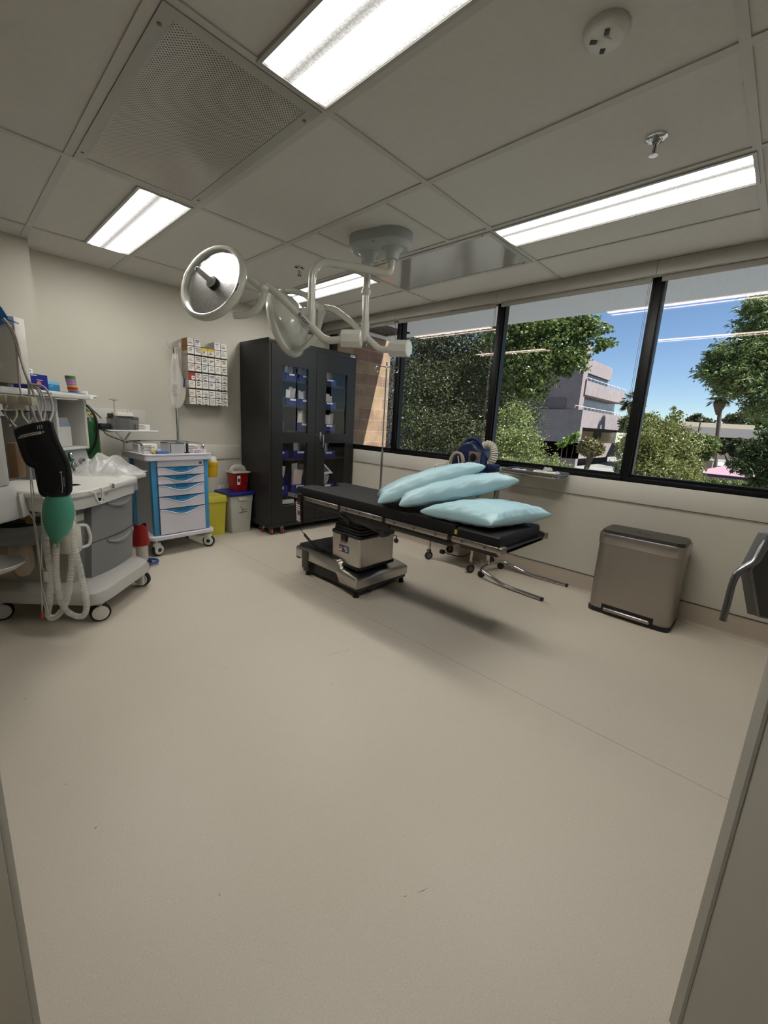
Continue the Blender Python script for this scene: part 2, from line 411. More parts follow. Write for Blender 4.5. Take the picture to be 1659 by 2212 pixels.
# ---- ceiling fixtures
def lens_material():
    m = bpy.data.materials.new('fluorescent_lens'); m.use_nodes = True; n = m.node_tree; n.nodes.clear(); L = n.links.new
    out = n.nodes.new('ShaderNodeOutputMaterial'); em = n.nodes.new('ShaderNodeEmission')
    tc = n.nodes.new('ShaderNodeTexCoord'); sx = n.nodes.new('ShaderNodeSeparateXYZ'); L(tc.outputs['Object'], sx.inputs[0])
    mr = n.nodes.new('ShaderNodeMapRange'); mr.inputs['From Min'].default_value = -0.14; mr.inputs['From Max'].default_value = 0.14; L(sx.outputs[0], mr.inputs['Value'])
    rp = n.nodes.new('ShaderNodeValToRGB'); e = rp.color_ramp.elements
    e[0].position = 0.0; e[0].color = (0.5, 0.5, 0.5, 1); e[1].position = 1.0; e[1].color = (0.02, 0.02, 0.02, 1)
    for p, v in ((0.04, 0.035), (0.12, 0.04), (0.20, 1.0), (0.27, 0.8), (0.31, 0.026), (0.38, 0.012), (0.45, 0.022), (0.48, 0.9), (0.64, 1.2), (0.76, 0.6), (0.82, 0.05), (0.94, 0.025)):
        q = e.new(p); q.color = (v, v, v, 1)
    L(mr.outputs[0], rp.inputs[0])
    ck = n.nodes.new('ShaderNodeTexVoronoi'); ck.inputs['Scale'].default_value = 130; L(tc.outputs['Object'], ck.inputs['Vector'])
    k = n.nodes.new('ShaderNodeMapRange'); k.inputs['From Max'].default_value = 0.7; k.inputs['To Min'].default_value = 1.15; k.inputs['To Max'].default_value = 0.75; L(ck.outputs['Distance'], k.inputs['Value'])
    mu = n.nodes.new('ShaderNodeMath'); mu.operation = 'MULTIPLY'; L(rp.outputs[0], mu.inputs[0]); L(k.outputs[0], mu.inputs[1])
    m2 = n.nodes.new('ShaderNodeMath'); m2.operation = 'MULTIPLY'; m2.inputs[1].default_value = LAMP * 1.9; L(mu.outputs[0], m2.inputs[0])
    em.inputs[0].default_value = (1.0, 0.965, 0.91, 1); L(m2.outputs[0], em.inputs[1]); L(em.outputs[0], out.inputs[0])
    return m
LENS = lens_material()
FIX = mat('fixture_frame', (0.66, 0.66, 0.64), 0.35, var=0.02)
labs = ['lit troffer light above the anaesthesia machine on the left', 'large lit troffer light at the top edge of the photo', 'long lit troffer light at upper right, above the windows', 'lit troffer light half hidden behind the surgical lamp arm']
for (cx, cy), lb in zip(((1.017, 3.343), (1.017, 0.918), (2.565, 0.918), (2.565, 3.343)), labs):
    t = thing('ceiling_light', lb, 'ceiling light', (cx, cy, ZC), group='fluorescent ceiling lights')
    f = MB(); a, b = 0.148, 0.602
    for q in ((-a, -a + 0.014, -b, b), (a - 0.014, a, -b, b), (-a + 0.014, a - 0.014, -b, -b + 0.014), (-a + 0.014, a - 0.014, b - 0.014, b)): f.box(q[0], q[1], q[2], q[3], -0.012, 0.0)
    f.build('frame', FIX, t)
    MB().box(-a + 0.014, a - 0.014, -b + 0.014, b - 0.014, -0.006, -0.001).build('lens', LENS, t)

def perf_material():
    m = bpy.data.materials.new('perforated_steel'); m.use_nodes = True; n = m.node_tree; b = n.nodes['Principled BSDF']; L = n.links.new
    tc = n.nodes.new('ShaderNodeTexCoord'); mp = n.nodes.new('ShaderNodeMapping'); mp.inputs['Rotation'].default_value = (0, 0, PI / 4); mp.inputs['Scale'].default_value = (1, 1, 0)
    L(tc.outputs['Object'], mp.inputs[0])
    vo = n.nodes.new('ShaderNodeTexVoronoi'); vo.inputs['Scale'].default_value = 105; vo.inputs['Randomness'].default_value = 0.0; L(mp.outputs[0], vo.inputs['Vector'])
    rp = n.nodes.new('ShaderNodeValToRGB'); rp.color_ramp.elements[0].position = 0.26; rp.color_ramp.elements[1].position = 0.34
    rp.color_ramp.elements[0].color = lin((0.30, 0.29, 0.28)) + (1,); rp.color_ramp.elements[1].color = lin((0.76, 0.74, 0.71)) + (1,)
    L(vo.outputs['Distance'], rp.inputs[0]); L(rp.outputs[0], b.inputs['Base Color'])
    b.inputs['Roughness'].default_value = 0.22; b.inputs['Specular IOR Level'].default_value = 0.6
    return m
t = thing('supply_grille', 'large perforated white air grille in the ceiling at upper left', 'vent', (0.871, 2.125, ZC))
f = MB(); a, b = 0.288, 0.588
for q in ((-a, -a + 0.045, -b, b), (a - 0.045, a, -b, b), (-a + 0.045, a - 0.045, -b, -b + 0.045), (-a + 0.045, a - 0.045, b - 0.045, b)): f.box(q[0], q[1], q[2], q[3], -0.010, 0.0)
f.build('frame', FIX, t)
MB().box(-a + 0.045, a - 0.045, -b + 0.045, b - 0.045, -0.008, 0.0).build('perforated_face', perf_material(), t)
for sx in (-1, 1):
    for sy in (-1, 1): MB().lathe([(0.007, -0.0105), (0.007, -0.012), (0.0, -0.013)], 10, Matrix.Translation((sx * 0.268, sy * 0.5, 0))).build('screw', DKSTEEL, t)
GLOSSP = mat('gloss_enamel', (0.62, 0.61, 0.59), 0.12, var=0.02)
t = thing('access_panel', 'glossy white metal panel in the ceiling near the windows', 'panel', (2.712, 2.125, ZC))
f = MB(); a, b = 0.292, 0.592
for q in ((-a, -a + 0.03, -b, b), (a - 0.03, a, -b, b), (-a + 0.03, a - 0.03, -b, -b + 0.03), (-a + 0.03, a - 0.03, b - 0.03, b)): f.box(q[0], q[1], q[2], q[3], -0.012, 0.0)
f.build('frame', FIX, t)
MB().box(-a + 0.03, a - 0.03, -b + 0.03, b - 0.03, -0.010, 0.0).build('panel_face', GLOSSP, t)
for sx in (-1, 1):
    for sy in (-1, 1): MB().lathe([(0.006, -0.012), (0.006, -0.014), (0.0, -0.015)], 10, Matrix.Translation((sx * 0.277, sy * 0.53, 0))).build('screw', DKSTEEL, t)
t = thing('smoke_detector', 'round white smoke detector on the ceiling at upper right', 'smoke detector', (1.487, 0.612, ZC))
MB().lathe([(0.062, 0.0), (0.064, -0.010), (0.060, -0.020), (0.048, -0.030), (0.0, -0.033)], 32).build('housing', WHITE, t)
for a0 in (0.5, 2.2, 3.6):
    v = MB(); v.M = Matrix.Rotation(a0, 4, 'Z'); v.box(0.022, 0.042, -0.007, 0.007, -0.034, -0.028, 0.002); v.build('sensing_slot', mat('dark_slot', (0.2, 0.2, 0.2), 0.5), t)
MB().lathe([(0.017, -0.031), (0.017, -0.036), (0.0, -0.037)], 20).build('test_button', WHITE, t)
def sprinkler(loc, label, s=1.0):
    t = thing('fire_sprinkler', label, 'sprinkler', loc, group='ceiling sprinkler heads')
    MB().lathe([(0.040, 0), (0.040, -0.004), (0.030, -0.010), (0.018, -0.010), (0.012, -0.004)], 24).build('escutcheon', CHROME, t)
    b = MB().lathe([(0.012, 0.0), (0.012, -0.022), (0.009, -0.026)], 12)
    for sx in (-1, 1): b.tube([(sx * 0.009, 0, -0.022), (sx * 0.016, 0, -0.034), (sx * 0.014, 0, -0.050), (0, 0, -0.060)], 0.003, 6)
    b.build('frame_arms', CHROME, t)
    MB().cyl((0, 0, -0.026), (0, 0, -0.052), 0.003, n=8).build('glass_bulb', mat('red_bulb', (0.55, 0.08, 0.06), 0.15), t)
    MB().lathe([(0.0, -0.060), (0.016, -0.060), (0.017, -0.063), (0.0, -0.064)], 16).build('deflector', CHROME, t)
sprinkler((2.099, 0.607, ZC), 'chrome fire sprinkler on the ceiling at upper right near the long light')
sprinkler((2.107, 3.047, ZC), 'small dark sprinkler on the ceiling behind the surgical lamp arm')
# ------------------------------------------------------------------ tall storage cabinet with glazed doors
CABM = mat('charcoal_enamel', (0.165, 0.165, 0.158), 0.27, var=0.03, spec=0.2)
CABIN = mat('cabinet_inside', (0.06, 0.06, 0.065), 0.6)
PANE = sheet_glass('clear_pane', (0.95, 0.96, 0.97), (1.0, 1.0, 1.0), 0.03, 0.6, 0.01)
CX0, CX1, CY0, CY1, CZ0, CZ1 = 2.338, 3.505, 3.885, 4.475, 0.085, 2.035
cab = thing('storage_cabinet', 'tall charcoal metal supply cabinet with four glazed door windows', 'cabinet', (CX0, CY0, 0))
W, D = CX1 - CX0, CY1 - CY0
b = MB(); T = 0.025
b.box(0, T, 0, D, CZ0, CZ1); b.box(W - T, W, 0, D, CZ0, CZ1); b.box(-0.0015, W + 0.0015, -0.0015, D, CZ1 - 0.05, CZ1 + 0.001, 0.004); b.box(-0.0015, W + 0.0015, -0.0015, D, CZ0 - 0.001, CZ0 + 0.045, 0.003)
b.box(0, W, D - 0.01, D, CZ0, CZ1)
b.build('body', CABM, cab)
SHZ = [0.42, 0.83, 1.135, 1.40, 1.66]
s = MB()
for z in SHZ: s.box(T, W - T, 0.05, D - 0.01, z - 0.02, z)
s.box(0.575, 0.59, 0.05, D - 0.01, CZ0 + 0.04, CZ1 - 0.05)
s.build('shelves', CABIN, cab)
DZ0, DZ1 = 0.132, 1.985
def door(x0, x1, wx0, wx1, nm):
    # a leaf with two openings, built as a frame of bars, 24 mm thick in front of the carcass
    zs = [(0.318, 1.006), (1.113, 1.790)]
    f = MB(); ya, yb = -0.004, 0.022
    f.box(x0, wx0, ya, yb, DZ0, DZ1); f.box(wx1, x1, ya, yb, DZ0, DZ1)
    f.box(wx0, wx1, ya, yb, DZ0, zs[0][0]); f.box(wx0, wx1, ya, yb, zs[0][1], zs[1][0]); f.box(wx0, wx1, ya, yb, zs[1][1], DZ1)
    o = f.build('door', CABM, cab)
    for z0, z1 in zs:
        p = MB().quad((wx0 - 0.01, 0.012, z0 - 0.01), (wx1 + 0.01, 0.012, z0 - 0.01), (wx1 + 0.01, 0.012, z1 + 0.01), (wx0 - 0.01, 0.012, z1 + 0.01)).build('window_pane', PANE, o)
    return o
d1 = door(0.028, 0.582, 0.157, 0.478, 'l'); d2 = door(0.588, W - 0.028, 0.722, 1.034, 'r')
h = MB(); h.box(0.640, 0.664, -0.012, -0.004, 1.03, 1.13, 0.006); h.cyl((0.672, -0.004, 1.09), (0.672, -0.03, 1.09), 0.011, n=14)
h.box(0.6625, 0.6815, -0.042, -0.028, 0.955, 1.10, 0.006)
h.build('handle', STEEL, d2)
k = MB().lathe([(0.007, 0), (0.007, 0.006), (0.0, 0.008)], 12, aim((0.600, -0.004, 1.09), (0, -1, 0))); k.build('lock', CHROME, d2)
lb = MB().box(1.075, 1.145, -0.002, 0.001, 1.998, 2.022); lb.mat(1)
lb.box(1.084, 1.106, -0.0028, -0.001, 2.004, 2.016); lb.box(1.112, 1.138, -0.0028, -0.001, 2.006, 2.014)
lb.build('name_plate', [PAPER, mat('grey_print', (0.4, 0.4, 0.4), 0.7)], cab)
REDW = mat('red_wheel', (0.62, 0.10, 0.08), 0.4)
def small_caster(p, rz):
    c = MB(); c.M = Matrix.Translation(p) @ Matrix.Rotation(rz, 4, 'Z')
    c.box(-0.018, 0.018, -0.018, 0.018, 0.074, 0.086); c.box(-0.020, 0.022, -0.017, -0.013, 0.026, 0.076, 0.001); c.box(-0.020, 0.022, 0.013, 0.017, 0.026, 0.076, 0.001)
    c.box(-0.05, -0.015, -0.012, 0.012, 0.060, 0.068, 0.002)
    o = c.build('caster', CHROME, cab)
    w_ = MB(); w_.M = Matrix.Translation(p) @ Matrix.Rotation(rz, 4, 'Z'); w_.lathe([(0.0, -0.010), (0.026, -0.011), (0.030, -0.008), (0.030, 0.008), (0.026, 0.011), (0.0, 0.010)], 20, Matrix.Translation((0, 0, 0.030)) @ Matrix.Rotation(PI / 2, 4, 'X'))
    w_.build('wheel', REDW, o)
for p, rz in (((0.06, 0.055, 0), 0.5), ((0.18, 0.03, 0), 0.7), ((0.04, 0.20, 0), 0.3), ((W - 0.06, 0.06, 0), 1.0), ((W - 0.06, D - 0.08, 0), 0.2)): small_caster(p, rz)

BINBLUE = mat('cobalt_bin', (0.055, 0.06, 0.42), 0.45)
def bin_mesh(w_, d_, h_):
    m = MB(); t = 0.004; pr = [(0, 0), (d_, 0), (d_, h_), (0.10, h_), (0.05, h_ * 0.55), (0, h_ * 0.55)]
    for x in (0, w_ - t):
        n = len(pr); vs = [(x, y, z) for y, z in pr] + [(x + t, y, z) for y, z in pr]
        fs = [tuple(range(n)), tuple(range(n, 2 * n))] + [(i, (i + 1) % n, n + (i + 1) % n, n + i) for i in range(n)]
        m.add(vs, fs)
    m.box(0, w_, 0, d_, 0, t); m.box(0, w_, 0, t, 0, h_ * 0.55); m.box(0, w_, d_ - t, d_, 0, h_)
    m.box(0, w_, -0.008, 0.004, h_ * 0.50, h_ * 0.55)
    return m
# bin list: column x, width, shelf, height, label position words
bins = [(0.09, 0.14, 4, .13, 'upper left cabinet window, top row, left'), (0.24, 0.15, 4, .13, 'upper left cabinet window, top row, middle'), (0.42, 0.14, 4, .13, 'upper left cabinet window, top row, right'),
        (0.09, 0.14, 3, .14, 'upper left cabinet window, second row, left'), (0.25, 0.16, 3, .14, 'upper left cabinet window, second row, middle'), (0.42, 0.14, 3, .14, 'upper left cabinet window, second row, right'),
        (0.06, 0.17, 2, .16, 'upper left cabinet window, third row, left'), (0.40, 0.17, 2, .16, 'upper left cabinet window, third row, right'),
        (0.08, 0.20, 1, .15, 'lower left cabinet window, upper row, left'), (0.34, 0.20, 1, .15, 'lower left cabinet window, upper row, right'),
        (0.06, 0.22, 0, .20, 'lower left cabinet window, lower row, left'), (0.32, 0.23, 0, .20, 'lower left cabinet window, lower row, right'),
        (0.735, 0.20, 4, .12, 'upper right cabinet window, top row'), (0.735, 0.20, 3, .13, 'upper right cabinet window, second row'), (0.735, 0.20, 2, .15, 'upper right cabinet window, third row'),
        (0.735, 0.21, 1, .13, 'lower right cabinet window, upper row'), (0.735, 0.20, 0, .17, 'lower right cabinet window, lower row')]
PLAST = mat('frosted_packet', (0.72, 0.72, 0.72), 0.35, var=0.2, scale=25); PINKP = mat('pinkish_packet', (0.75, 0.68, 0.66), 0.5, var=0.1)
BOOKB = mat('slate_blue_sheet', (0.22, 0.26, 0.45), 0.5)
kk = 0
for bx, bw, sh, bh, where in bins:
    z = SHZ[sh]
    t = thing('supply_bin', 'cobalt blue plastic bin behind the ' + where, 'bin', (CX0 + bx, CY0 + 0.075, z), group='blue bins in the cabinet')
    bin_mesh(bw, 0.30, bh).build('bin_body', BINBLUE, t)
    l = MB().box(bw * 0.28, bw * 0.72, -0.0105, -0.008, bh * 0.36, bh * 0.50); l.build('paper_label', PAPER, t)
    # contents: upright sterile packets leaning in the bin
    npk = {0: 6, 1: 5, 2: 4, 3: 3, 4: 3}[sh]
    for q in range(npk):
        ww = bw * random.uniform(0.22, 0.34) if sh else bw * random.uniform(0.3, 0.5); hh = bh * (random.uniform(1.05, 1.6) if sh < 2 else random.uniform(0.85, 1.3))
        p = MB(); ox = bw * (0.08 + 0.8 * q / npk); yy = 0.02 + 0.03 * q * (0.4 if sh > 1 else 1)
        nu, nv = 5, 6; bend = random.uniform(-0.02, 0.03)
        for sgn in (0, 1):
            p.grid(lambda a, c: (ox + a * ww, yy + sgn * (0.004 + 0.010 * math.sin(PI * a) * math.sin(PI * c)) + bend * (1 - c) ** 2, bh * 0.14 + c * hh), nu, nv)
        o = p.build('sterile_packet', [PLAST, PAPER, PINKP][(kk + q) % 3]); o.location = (CX0 + bx, CY0 + 0.085, z + 0.004)
        o.rotation_euler = (random.uniform(-0.05, 0.10), random.uniform(-0.22, 0.22) if sh == 0 else random.uniform(-0.08, 0.08), 0)
        tag(o, 'pale sterile packet in the blue bin, ' + where, 'packet', 'packets in the cabinet bins, ' + where)
    kk += 1
# sterile wraps lying below and a folder in the right half
def lying(name, x0, x1, y0, y1, z0, th, m, label, tilt=(0, 0, 0), cat='packet'):
    p = MB().box(-(x1 - x0) / 2, (x1 - x0) / 2, -(y1 - y0) / 2, (y1 - y0) / 2, 0, th, 0.006)
    o = p.build(name, m); o.location = (CX0 + (x0 + x1) / 2, CY0 + (y0 + y1) / 2, z0); o.rotation_euler = tilt
    return tag(o, label, cat)
lying('sterile_packet', 0.16, 0.36, 0.07, 0.35, CZ0 + 0.045 + 0.19, 0.05, PAPER, 'white wrapped pack at the bottom left of the lower left cabinet window')
lying('sterile_packet', 0.30, 0.52, 0.10, 0.36, CZ0 + 0.045 + 0.13, 0.035, PLAST, 'grey flat pack under the white pack at the cabinet bottom', (0, 0.0, 0.2))
lying('storage_carton', 0.10, 0.53, 0.08, 0.42, CZ0 + 0.045, 0.125, mat('grey_carton', (0.35, 0.35, 0.35), 0.7), 'low dark carton on the cabinet floor under the packs', cat='box')
f = MB(); f.add([(0.66, 0.05, 0), (0.90, 0.05, 0.02), (0.66, 0.05, 0.23), (0.66, 0.075, 0), (0.90, 0.075, 0.02), (0.66, 0.075, 0.23)], [(0, 1, 2), (3, 5, 4), (0, 3, 4, 1), (1, 4, 5, 2), (2, 5, 3, 0)]).mat(1)
f.add([(0.665, 0.048, 0.035), (0.845, 0.048, 0.045), (0.665, 0.048, 0.205)], [(0, 1, 2)])
o = f.build('drape_pack', [PAPER, BOOKB], smooth=0); o.location = (CX0, CY0, SHZ[0] + 0.20); tag(o, 'slate blue and white folded drape behind the lower right cabinet window', 'drape')

# ------------------------------------------------------------------ clear wall rack with suture boxes
ACR = mat('clear_acrylic', (0.78, 0.78, 0.74), 0.15, alpha=0.35)
RX0, RX1, RZ0, RZ1, RY = 1.735, 2.135, 1.348, 1.965, 4.36
CW, RH = (RX1 - RX0) / 6, 0.0745
r = MB()
for c in (0, 2, 4, 6): r.box(RX0 + c * CW - 0.0015, RX0 + c * CW + 0.0015, RY + 0.002, YB, RZ0, RZ0 + 0.008 + 6 * RH + 0.05)
for k in range(4): r.box(RX0 - 0.002, RX1 + 0.002, RY + 0.002, YB, RZ0 + k * (2 * RH + 0.010) - 0.003, RZ0 + k * (2 * RH + 0.010))
r.box(RX0 - 0.002, RX1 + 0.002, YB - 0.004, YB, RZ0, RZ1 - 0.04)
tag(r.build('suture_rack', ACR), 'clear acrylic wall rack holding the grid of suture boxes', 'rack')
def c_(n_, *c): return mat('carton_' + n_, c, 0.55)
cw = c_('white', 0.84, 0.83, 0.80)
side = {'brown': c_('brown', .50, .34, .16), 'pink': c_('pink', .72, .55, .50), 'red': c_('red', .55, .15, .11), 'green': c_('green', .42, .52, .46), 'grey': c_('grey', .62, .62, .64), 'lav': c_('lavender', .60, .56, .66), 'peach': c_('peach', .78, .66, .58), 'yellow': c_('yellow', .80, .68, .10)}
cols = {7: ['brown', 'grey', None, None, 'grey', 'grey'], 6: ['brown', 'grey', 'yellow', 'yellow', 'grey', 'grey'], 5: ['pink', 'red', 'green', 'green', 'peach', 'peach'], 4: ['pink', 'red', 'green', 'green', 'peach', 'peach'],
        3: ['red', 'brown', 'lav', 'lav', 'grey', 'grey'], 2: ['pink', 'brown', 'lav', 'lav', 'grey', 'grey'], 1: ['brown', 'yellow', 'lav', 'peach', 'grey', 'grey'], 0: ['brown', 'brown', 'lav', 'lav', 'grey', 'grey']}
ORD = ['leftmost', 'second', 'third', 'fourth', 'fifth', 'rightmost']; ROW = ['bottom', 'seventh', 'sixth', 'fifth', 'fourth', 'third', 'second', 'top']
def suture_box(colr, full, notch, face=None):
    m = MB(); w_, h_ = CW - 0.004, RH - 0.004
    m.mat(1).box(0, w_, 0, 0.128, 0, h_)
    if full: m.mat(1).box(0, w_, -0.0012, 0.0, 0, h_); m.mat(0).box(w_ * .45, w_ - .003, -0.002, -0.001, .004, h_ * .55); m.mat(2).box(w_ * .58, w_ * .85, -0.0026, -0.002, h_ * .30, h_ * .42)
    else:
        top = h_ * 0.68 if colr == 'yellow' and notch == 'y' else h_
        m.mat(0).box(0.002, w_ - 0.002, -0.0012, 0.0, 0.002, top - 0.002)
        m.mat(2)
        for k in range(3):
            x0 = w_ * random.uniform(0.1, 0.25); x1 = w_ * random.uniform(0.55, 0.92); z = h_ * (0.32 + 0.20 * k) * (0.75 if top < h_ else 1)
            m.box(x0, x1, -0.0018, -0.001, z, z + h_ * random.choice((0.05, 0.08, 0.11)))
        if random.random() < 0.5: m.box(w_ * 0.08, w_ * 0.2, -0.0018, -0.001, h_ * 0.14, h_ * 0.24)
        if notch == 1: m.mat(3).add([(w_ / 2 + math.cos(a) * 0.013, -0.0022, 0.002 + math.sin(a) * 0.009) for a in [PI * k / 8 for k in range(9)]], [tuple(range(9))])
    return m
for row, cc in cols.items():
    z = RZ0 + (row // 2) * (2 * RH + 0.010) + (row % 2) * RH
    for c in range(6):
        if cc[c] is None: continue
        full = (row, c) == (3, 0)
        nt_ = 1 if (c in (4, 5) and row < 4) or (c in (1, 2) and row in (0, 1, 3)) else (('y') if cc[c] == 'yellow' and row == 6 else 0)
        o = suture_box(cc[c], full, nt_).build('suture_box', [cw, side[cc[c]], c_('print', .25, .25, .27), BLACK], smooth=0)
        o.location = (RX0 + c * CW + 0.002, RY, z + 0.0005)
        what = 'red suture box' if full else ('yellow-topped suture box' if nt_ == 'y' else 'suture box with %s sides' % {'lav': 'lavender'}.get(cc[c], cc[c]))
        tag(o, '%s, %s column from left, %s row of wall rack' % (what, ORD[c], ROW[row]), 'box', 'suture boxes in the wall rack')

# ------------------------------------------------------------------ bins on the floor by the cabinet
BINW = mat('grey_white_bin', (0.70, 0.70, 0.66), 0.4); LIDB = mat('royal_blue_lid', (0.05, 0.12, 0.42), 0.35)
t = thing('waste_bin', 'white tapered waste bin with a royal blue lid beside the dark cabinet', 'bin', (2.175, 4.330, 0), rotz=0.08)
MB().prism(rrect(-0.140, 0.140, -0.150, 0.150, 0.02), 0.42, 0.0, 0.80).build('bin_body', BINW, t)
MB().prism(rrect(-0.158, 0.158, -0.168, 0.168, 0.02), 0.415, 0.450, 1.0, bev=0.006).build('lid', LIDB, t)
MB().box(-0.045, 0.045, -0.158, -0.145, 0.36, 0.40, 0.004).build('hand_grip', BINW, t)
dcl = MB()
for a in range(3): dcl.M = Matrix.Translation((0.01, -0.1395, 0.255)) @ Matrix.Rotation(0.11, 4, 'X') @ Matrix.Rotation(a * 2.1, 4, 'Y'); dcl.box(-0.004, 0.05, -0.001, 0.001, 0.0, 0.006)
dcl.M = Matrix.Translation((0.01, -0.1375, 0.225)) @ Matrix.Rotation(0.11, 4, 'X'); dcl.box(-0.05, 0.055, -0.001, 0.001, 0, 0.006)
dcl.build('front_print', mat('brown_print', (0.45, 0.27, 0.16), 0.6), t)
ds = MB()
for q in ((0.02, 0.10, 0.235, 0.26), (-0.05, 0.0, 0.24, 0.27), (-0.02, 0.07, 0.205, 0.22)): ds.M = Matrix.Translation((-0.130, 0, 0)) @ Matrix.Rotation(-0.08, 4, 'Y'); ds.box(-0.0015, 0.001, q[0], q[1], q[2] - 0.02, q[3] - 0.02)
ds.build('side_print', INK, t)
REDT = mat('translucent_red', (0.52, 0.085, 0.075), 0.25, var=0.35, scale=22)
t = thing('sharps_container', 'red sharps container with white handle on the blue-lidded bin', 'sharps container', (2.215, 4.330, 0.452), rotz=0.10)
MB().prism(rrect(-0.095, 0.095, -0.075, 0.075, 0.012), 0.200, 0.0, 0.80).build('container_body', REDT, t)
MB().prism(rrect(-0.108, 0.108, -0.088, 0.088, 0.012), 0.198, 0.212, 1.0, bev=0.003).build('lid', OFFWH, t)
hb = MB().tube(fillet([(-0.085, 0.0, 0.212), (-0.06, 0, 0.258), (0.06, 0, 0.258), (0.085, 0, 0.212)], 0.03), 0.012, 8, flat=2.0); hb.build('carry_handle', OFFWH, t)
l = MB(); l.M = Matrix.Translation((-0.035, -0.0695, 0.12)) @ Matrix.Rotation(0.075, 4, 'X'); l.box(-0.018, 0.018, -0.001, 0.001, -0.05, 0.05); l.mat(1).box(-0.012, 0.012, -0.002, 0, -0.02, 0.02)
l.build('hazard_label', [PAPER, INK], t)
YEL = mat('lemon_bin', (0.78, 0.74, 0.22), 0.4); YEL2 = mat('sharps_yellow', (0.82, 0.66, 0.03), 0.35)
t = thing('waste_bin', 'tall pale yellow bin between the drawer cart and the white bin', 'bin', (1.925, 4.335, 0))
MB().prism(rrect(-0.105, 0.105, -0.11, 0.11, 0.015), 0.36, 0.0, 0.82).build('bin_body', YEL, t)
MB().prism(rrect(-0.115, 0.115, -0.12, 0.12, 0.015), 0.355, 0.425, 0.97, bev=0.004).build('lid', YEL, t)
t = thing('wall_outlet', 'white wall outlet low on the back wall behind the red container', 'outlet', (2.10, YB - 0.003, 0.44))
MB().box(-0.035, 0.035, -0.004, 0.002, -0.055, 0.055, 0.002).build('cover_plate', WHITE, t)
so_ = MB()
for z in (-0.02, 0.02): so_.box(-0.012, 0.012, -0.005, -0.003, z - 0.012, z + 0.012, 0.001)
so_.build('socket', OFFWH, t)

# ------------------------------------------------------------------ drawer cart
CWH = mat('cart_white', (0.80, 0.79, 0.82), 0.3, var=0.01); CBL = mat('cart_blue', (0.24, 0.53, 0.70), 0.35)
cart = thing('drawer_cart', 'white medical cart with blue corner posts and five scooped drawers', 'cart', (1.185, 3.850, 0), rotz=0.09)
CWD, CDP = 0.52, 0.46
b = MB(); b.box(0.03, CWD - 0.03, 0.02, CDP - 0.02, 0.19, 0.85); b.build('body', CWH, cart)
ps = MB()
for x in (0.006, CWD - 0.052):
    for y in (0.0, CDP - 0.046): MB().box(x, x + 0.046, y, y + 0.046, 0.185, 0.855, 0.006).build('corner_post', CBL, cart)
MB().prism(rrect(-0.035, CWD + 0.03, -0.03, CDP + 0.03, 0.04), 0.150, 0.190, 1, bev=0.008).build('base_tray', CWH, cart)
tp = MB(); tp.prism(rrect(-0.045, CWD + 0.025, -0.035, CDP + 0.03, 0.04), 0.850, 0.895, 1, bev=0.006)
pr = rrect(-0.045, CWD + 0.025, -0.035, CDP + 0.03, 0.04); tp.tube([(x * 0.985 + 0.003, y * 0.985 + 0.003, 0.900) for x, y in pr], 0.009, 6, closed=True)
tp.build('top_tray', CWH, cart)
MB().box(0.055, CWD - 0.055, -0.010, 0.03, 0.795, 0.850, 0.003).build('top_drawer', CWH, cart)
MB().lathe([(0.014, 0), (0.014, 0.004), (0.010, 0.006), (0.0, 0.006)], 18, aim((CWD - 0.085, -0.010, 0.822), (0, -1, 0))).build('lock', DKSTEEL, cart)
def drawer(z0, z1):
    x0, x1 = 0.055, CWD - 0.055; n = 20
    o = MB().box(x0, x1, -0.002, 0.02, z0, z1 - 0.004).build('drawer', CBL, cart)
    # front with a scooped top lip
    m = MB(); top = []
    for i in range(n + 1):
        a = i / n; dip = 0.5 - 0.5 * math.cos(2 * PI * min(max((a - 0.06) / 0.88, 0), 1))
        top.append((x0 + (x1 - x0) * a, z1 - 0.006 - 0.048 * dip ** 0.8, -0.012 - 0.010 * dip))
    vs = [(x0 + (x1 - x0) * i / n, -0.012, z0 + 0.004) for i in range(n + 1)] + [(t_[0], t_[2], t_[1]) for t_ in top] + [(t_[0], 0.0, t_[1]) for t_ in top] + [(x0 + (x1 - x0) * i / n, 0.0, z0 + 0.004) for i in range(n + 1)]
    N = n + 1; fs = []
    for i in range(n):
        for k in range(3): fs.append((k * N + i, k * N + i + 1, (k + 1) * N + i + 1, (k + 1) * N + i))
        fs.append((3 * N + i, 3 * N + i + 1, i + 1, i))
    fs += [(0, N, 2 * N, 3 * N), (n, N + n, 2 * N + n, 3 * N + n)]
    m.add(vs, fs); m.tube([(t_[0], t_[2] - 0.001, t_[1]) for t_ in top], 0.004, 6)
    m.build('drawer_front', CWH, o)
    MB().box(0.5 * (x0 + x1) - 0.055, 0.5 * (x0 + x1) + 0.055, -0.0035, 0.0, z1 - 0.030, z1 - 0.008).build('label_holder', mat('clear_blue_label', (0.20, 0.44, 0.60), 0.15), o)
for z0, z1 in ((0.718, 0.793), (0.640, 0.716), (0.535, 0.638), (0.425, 0.533), (0.193, 0.423)): drawer(z0, z1)
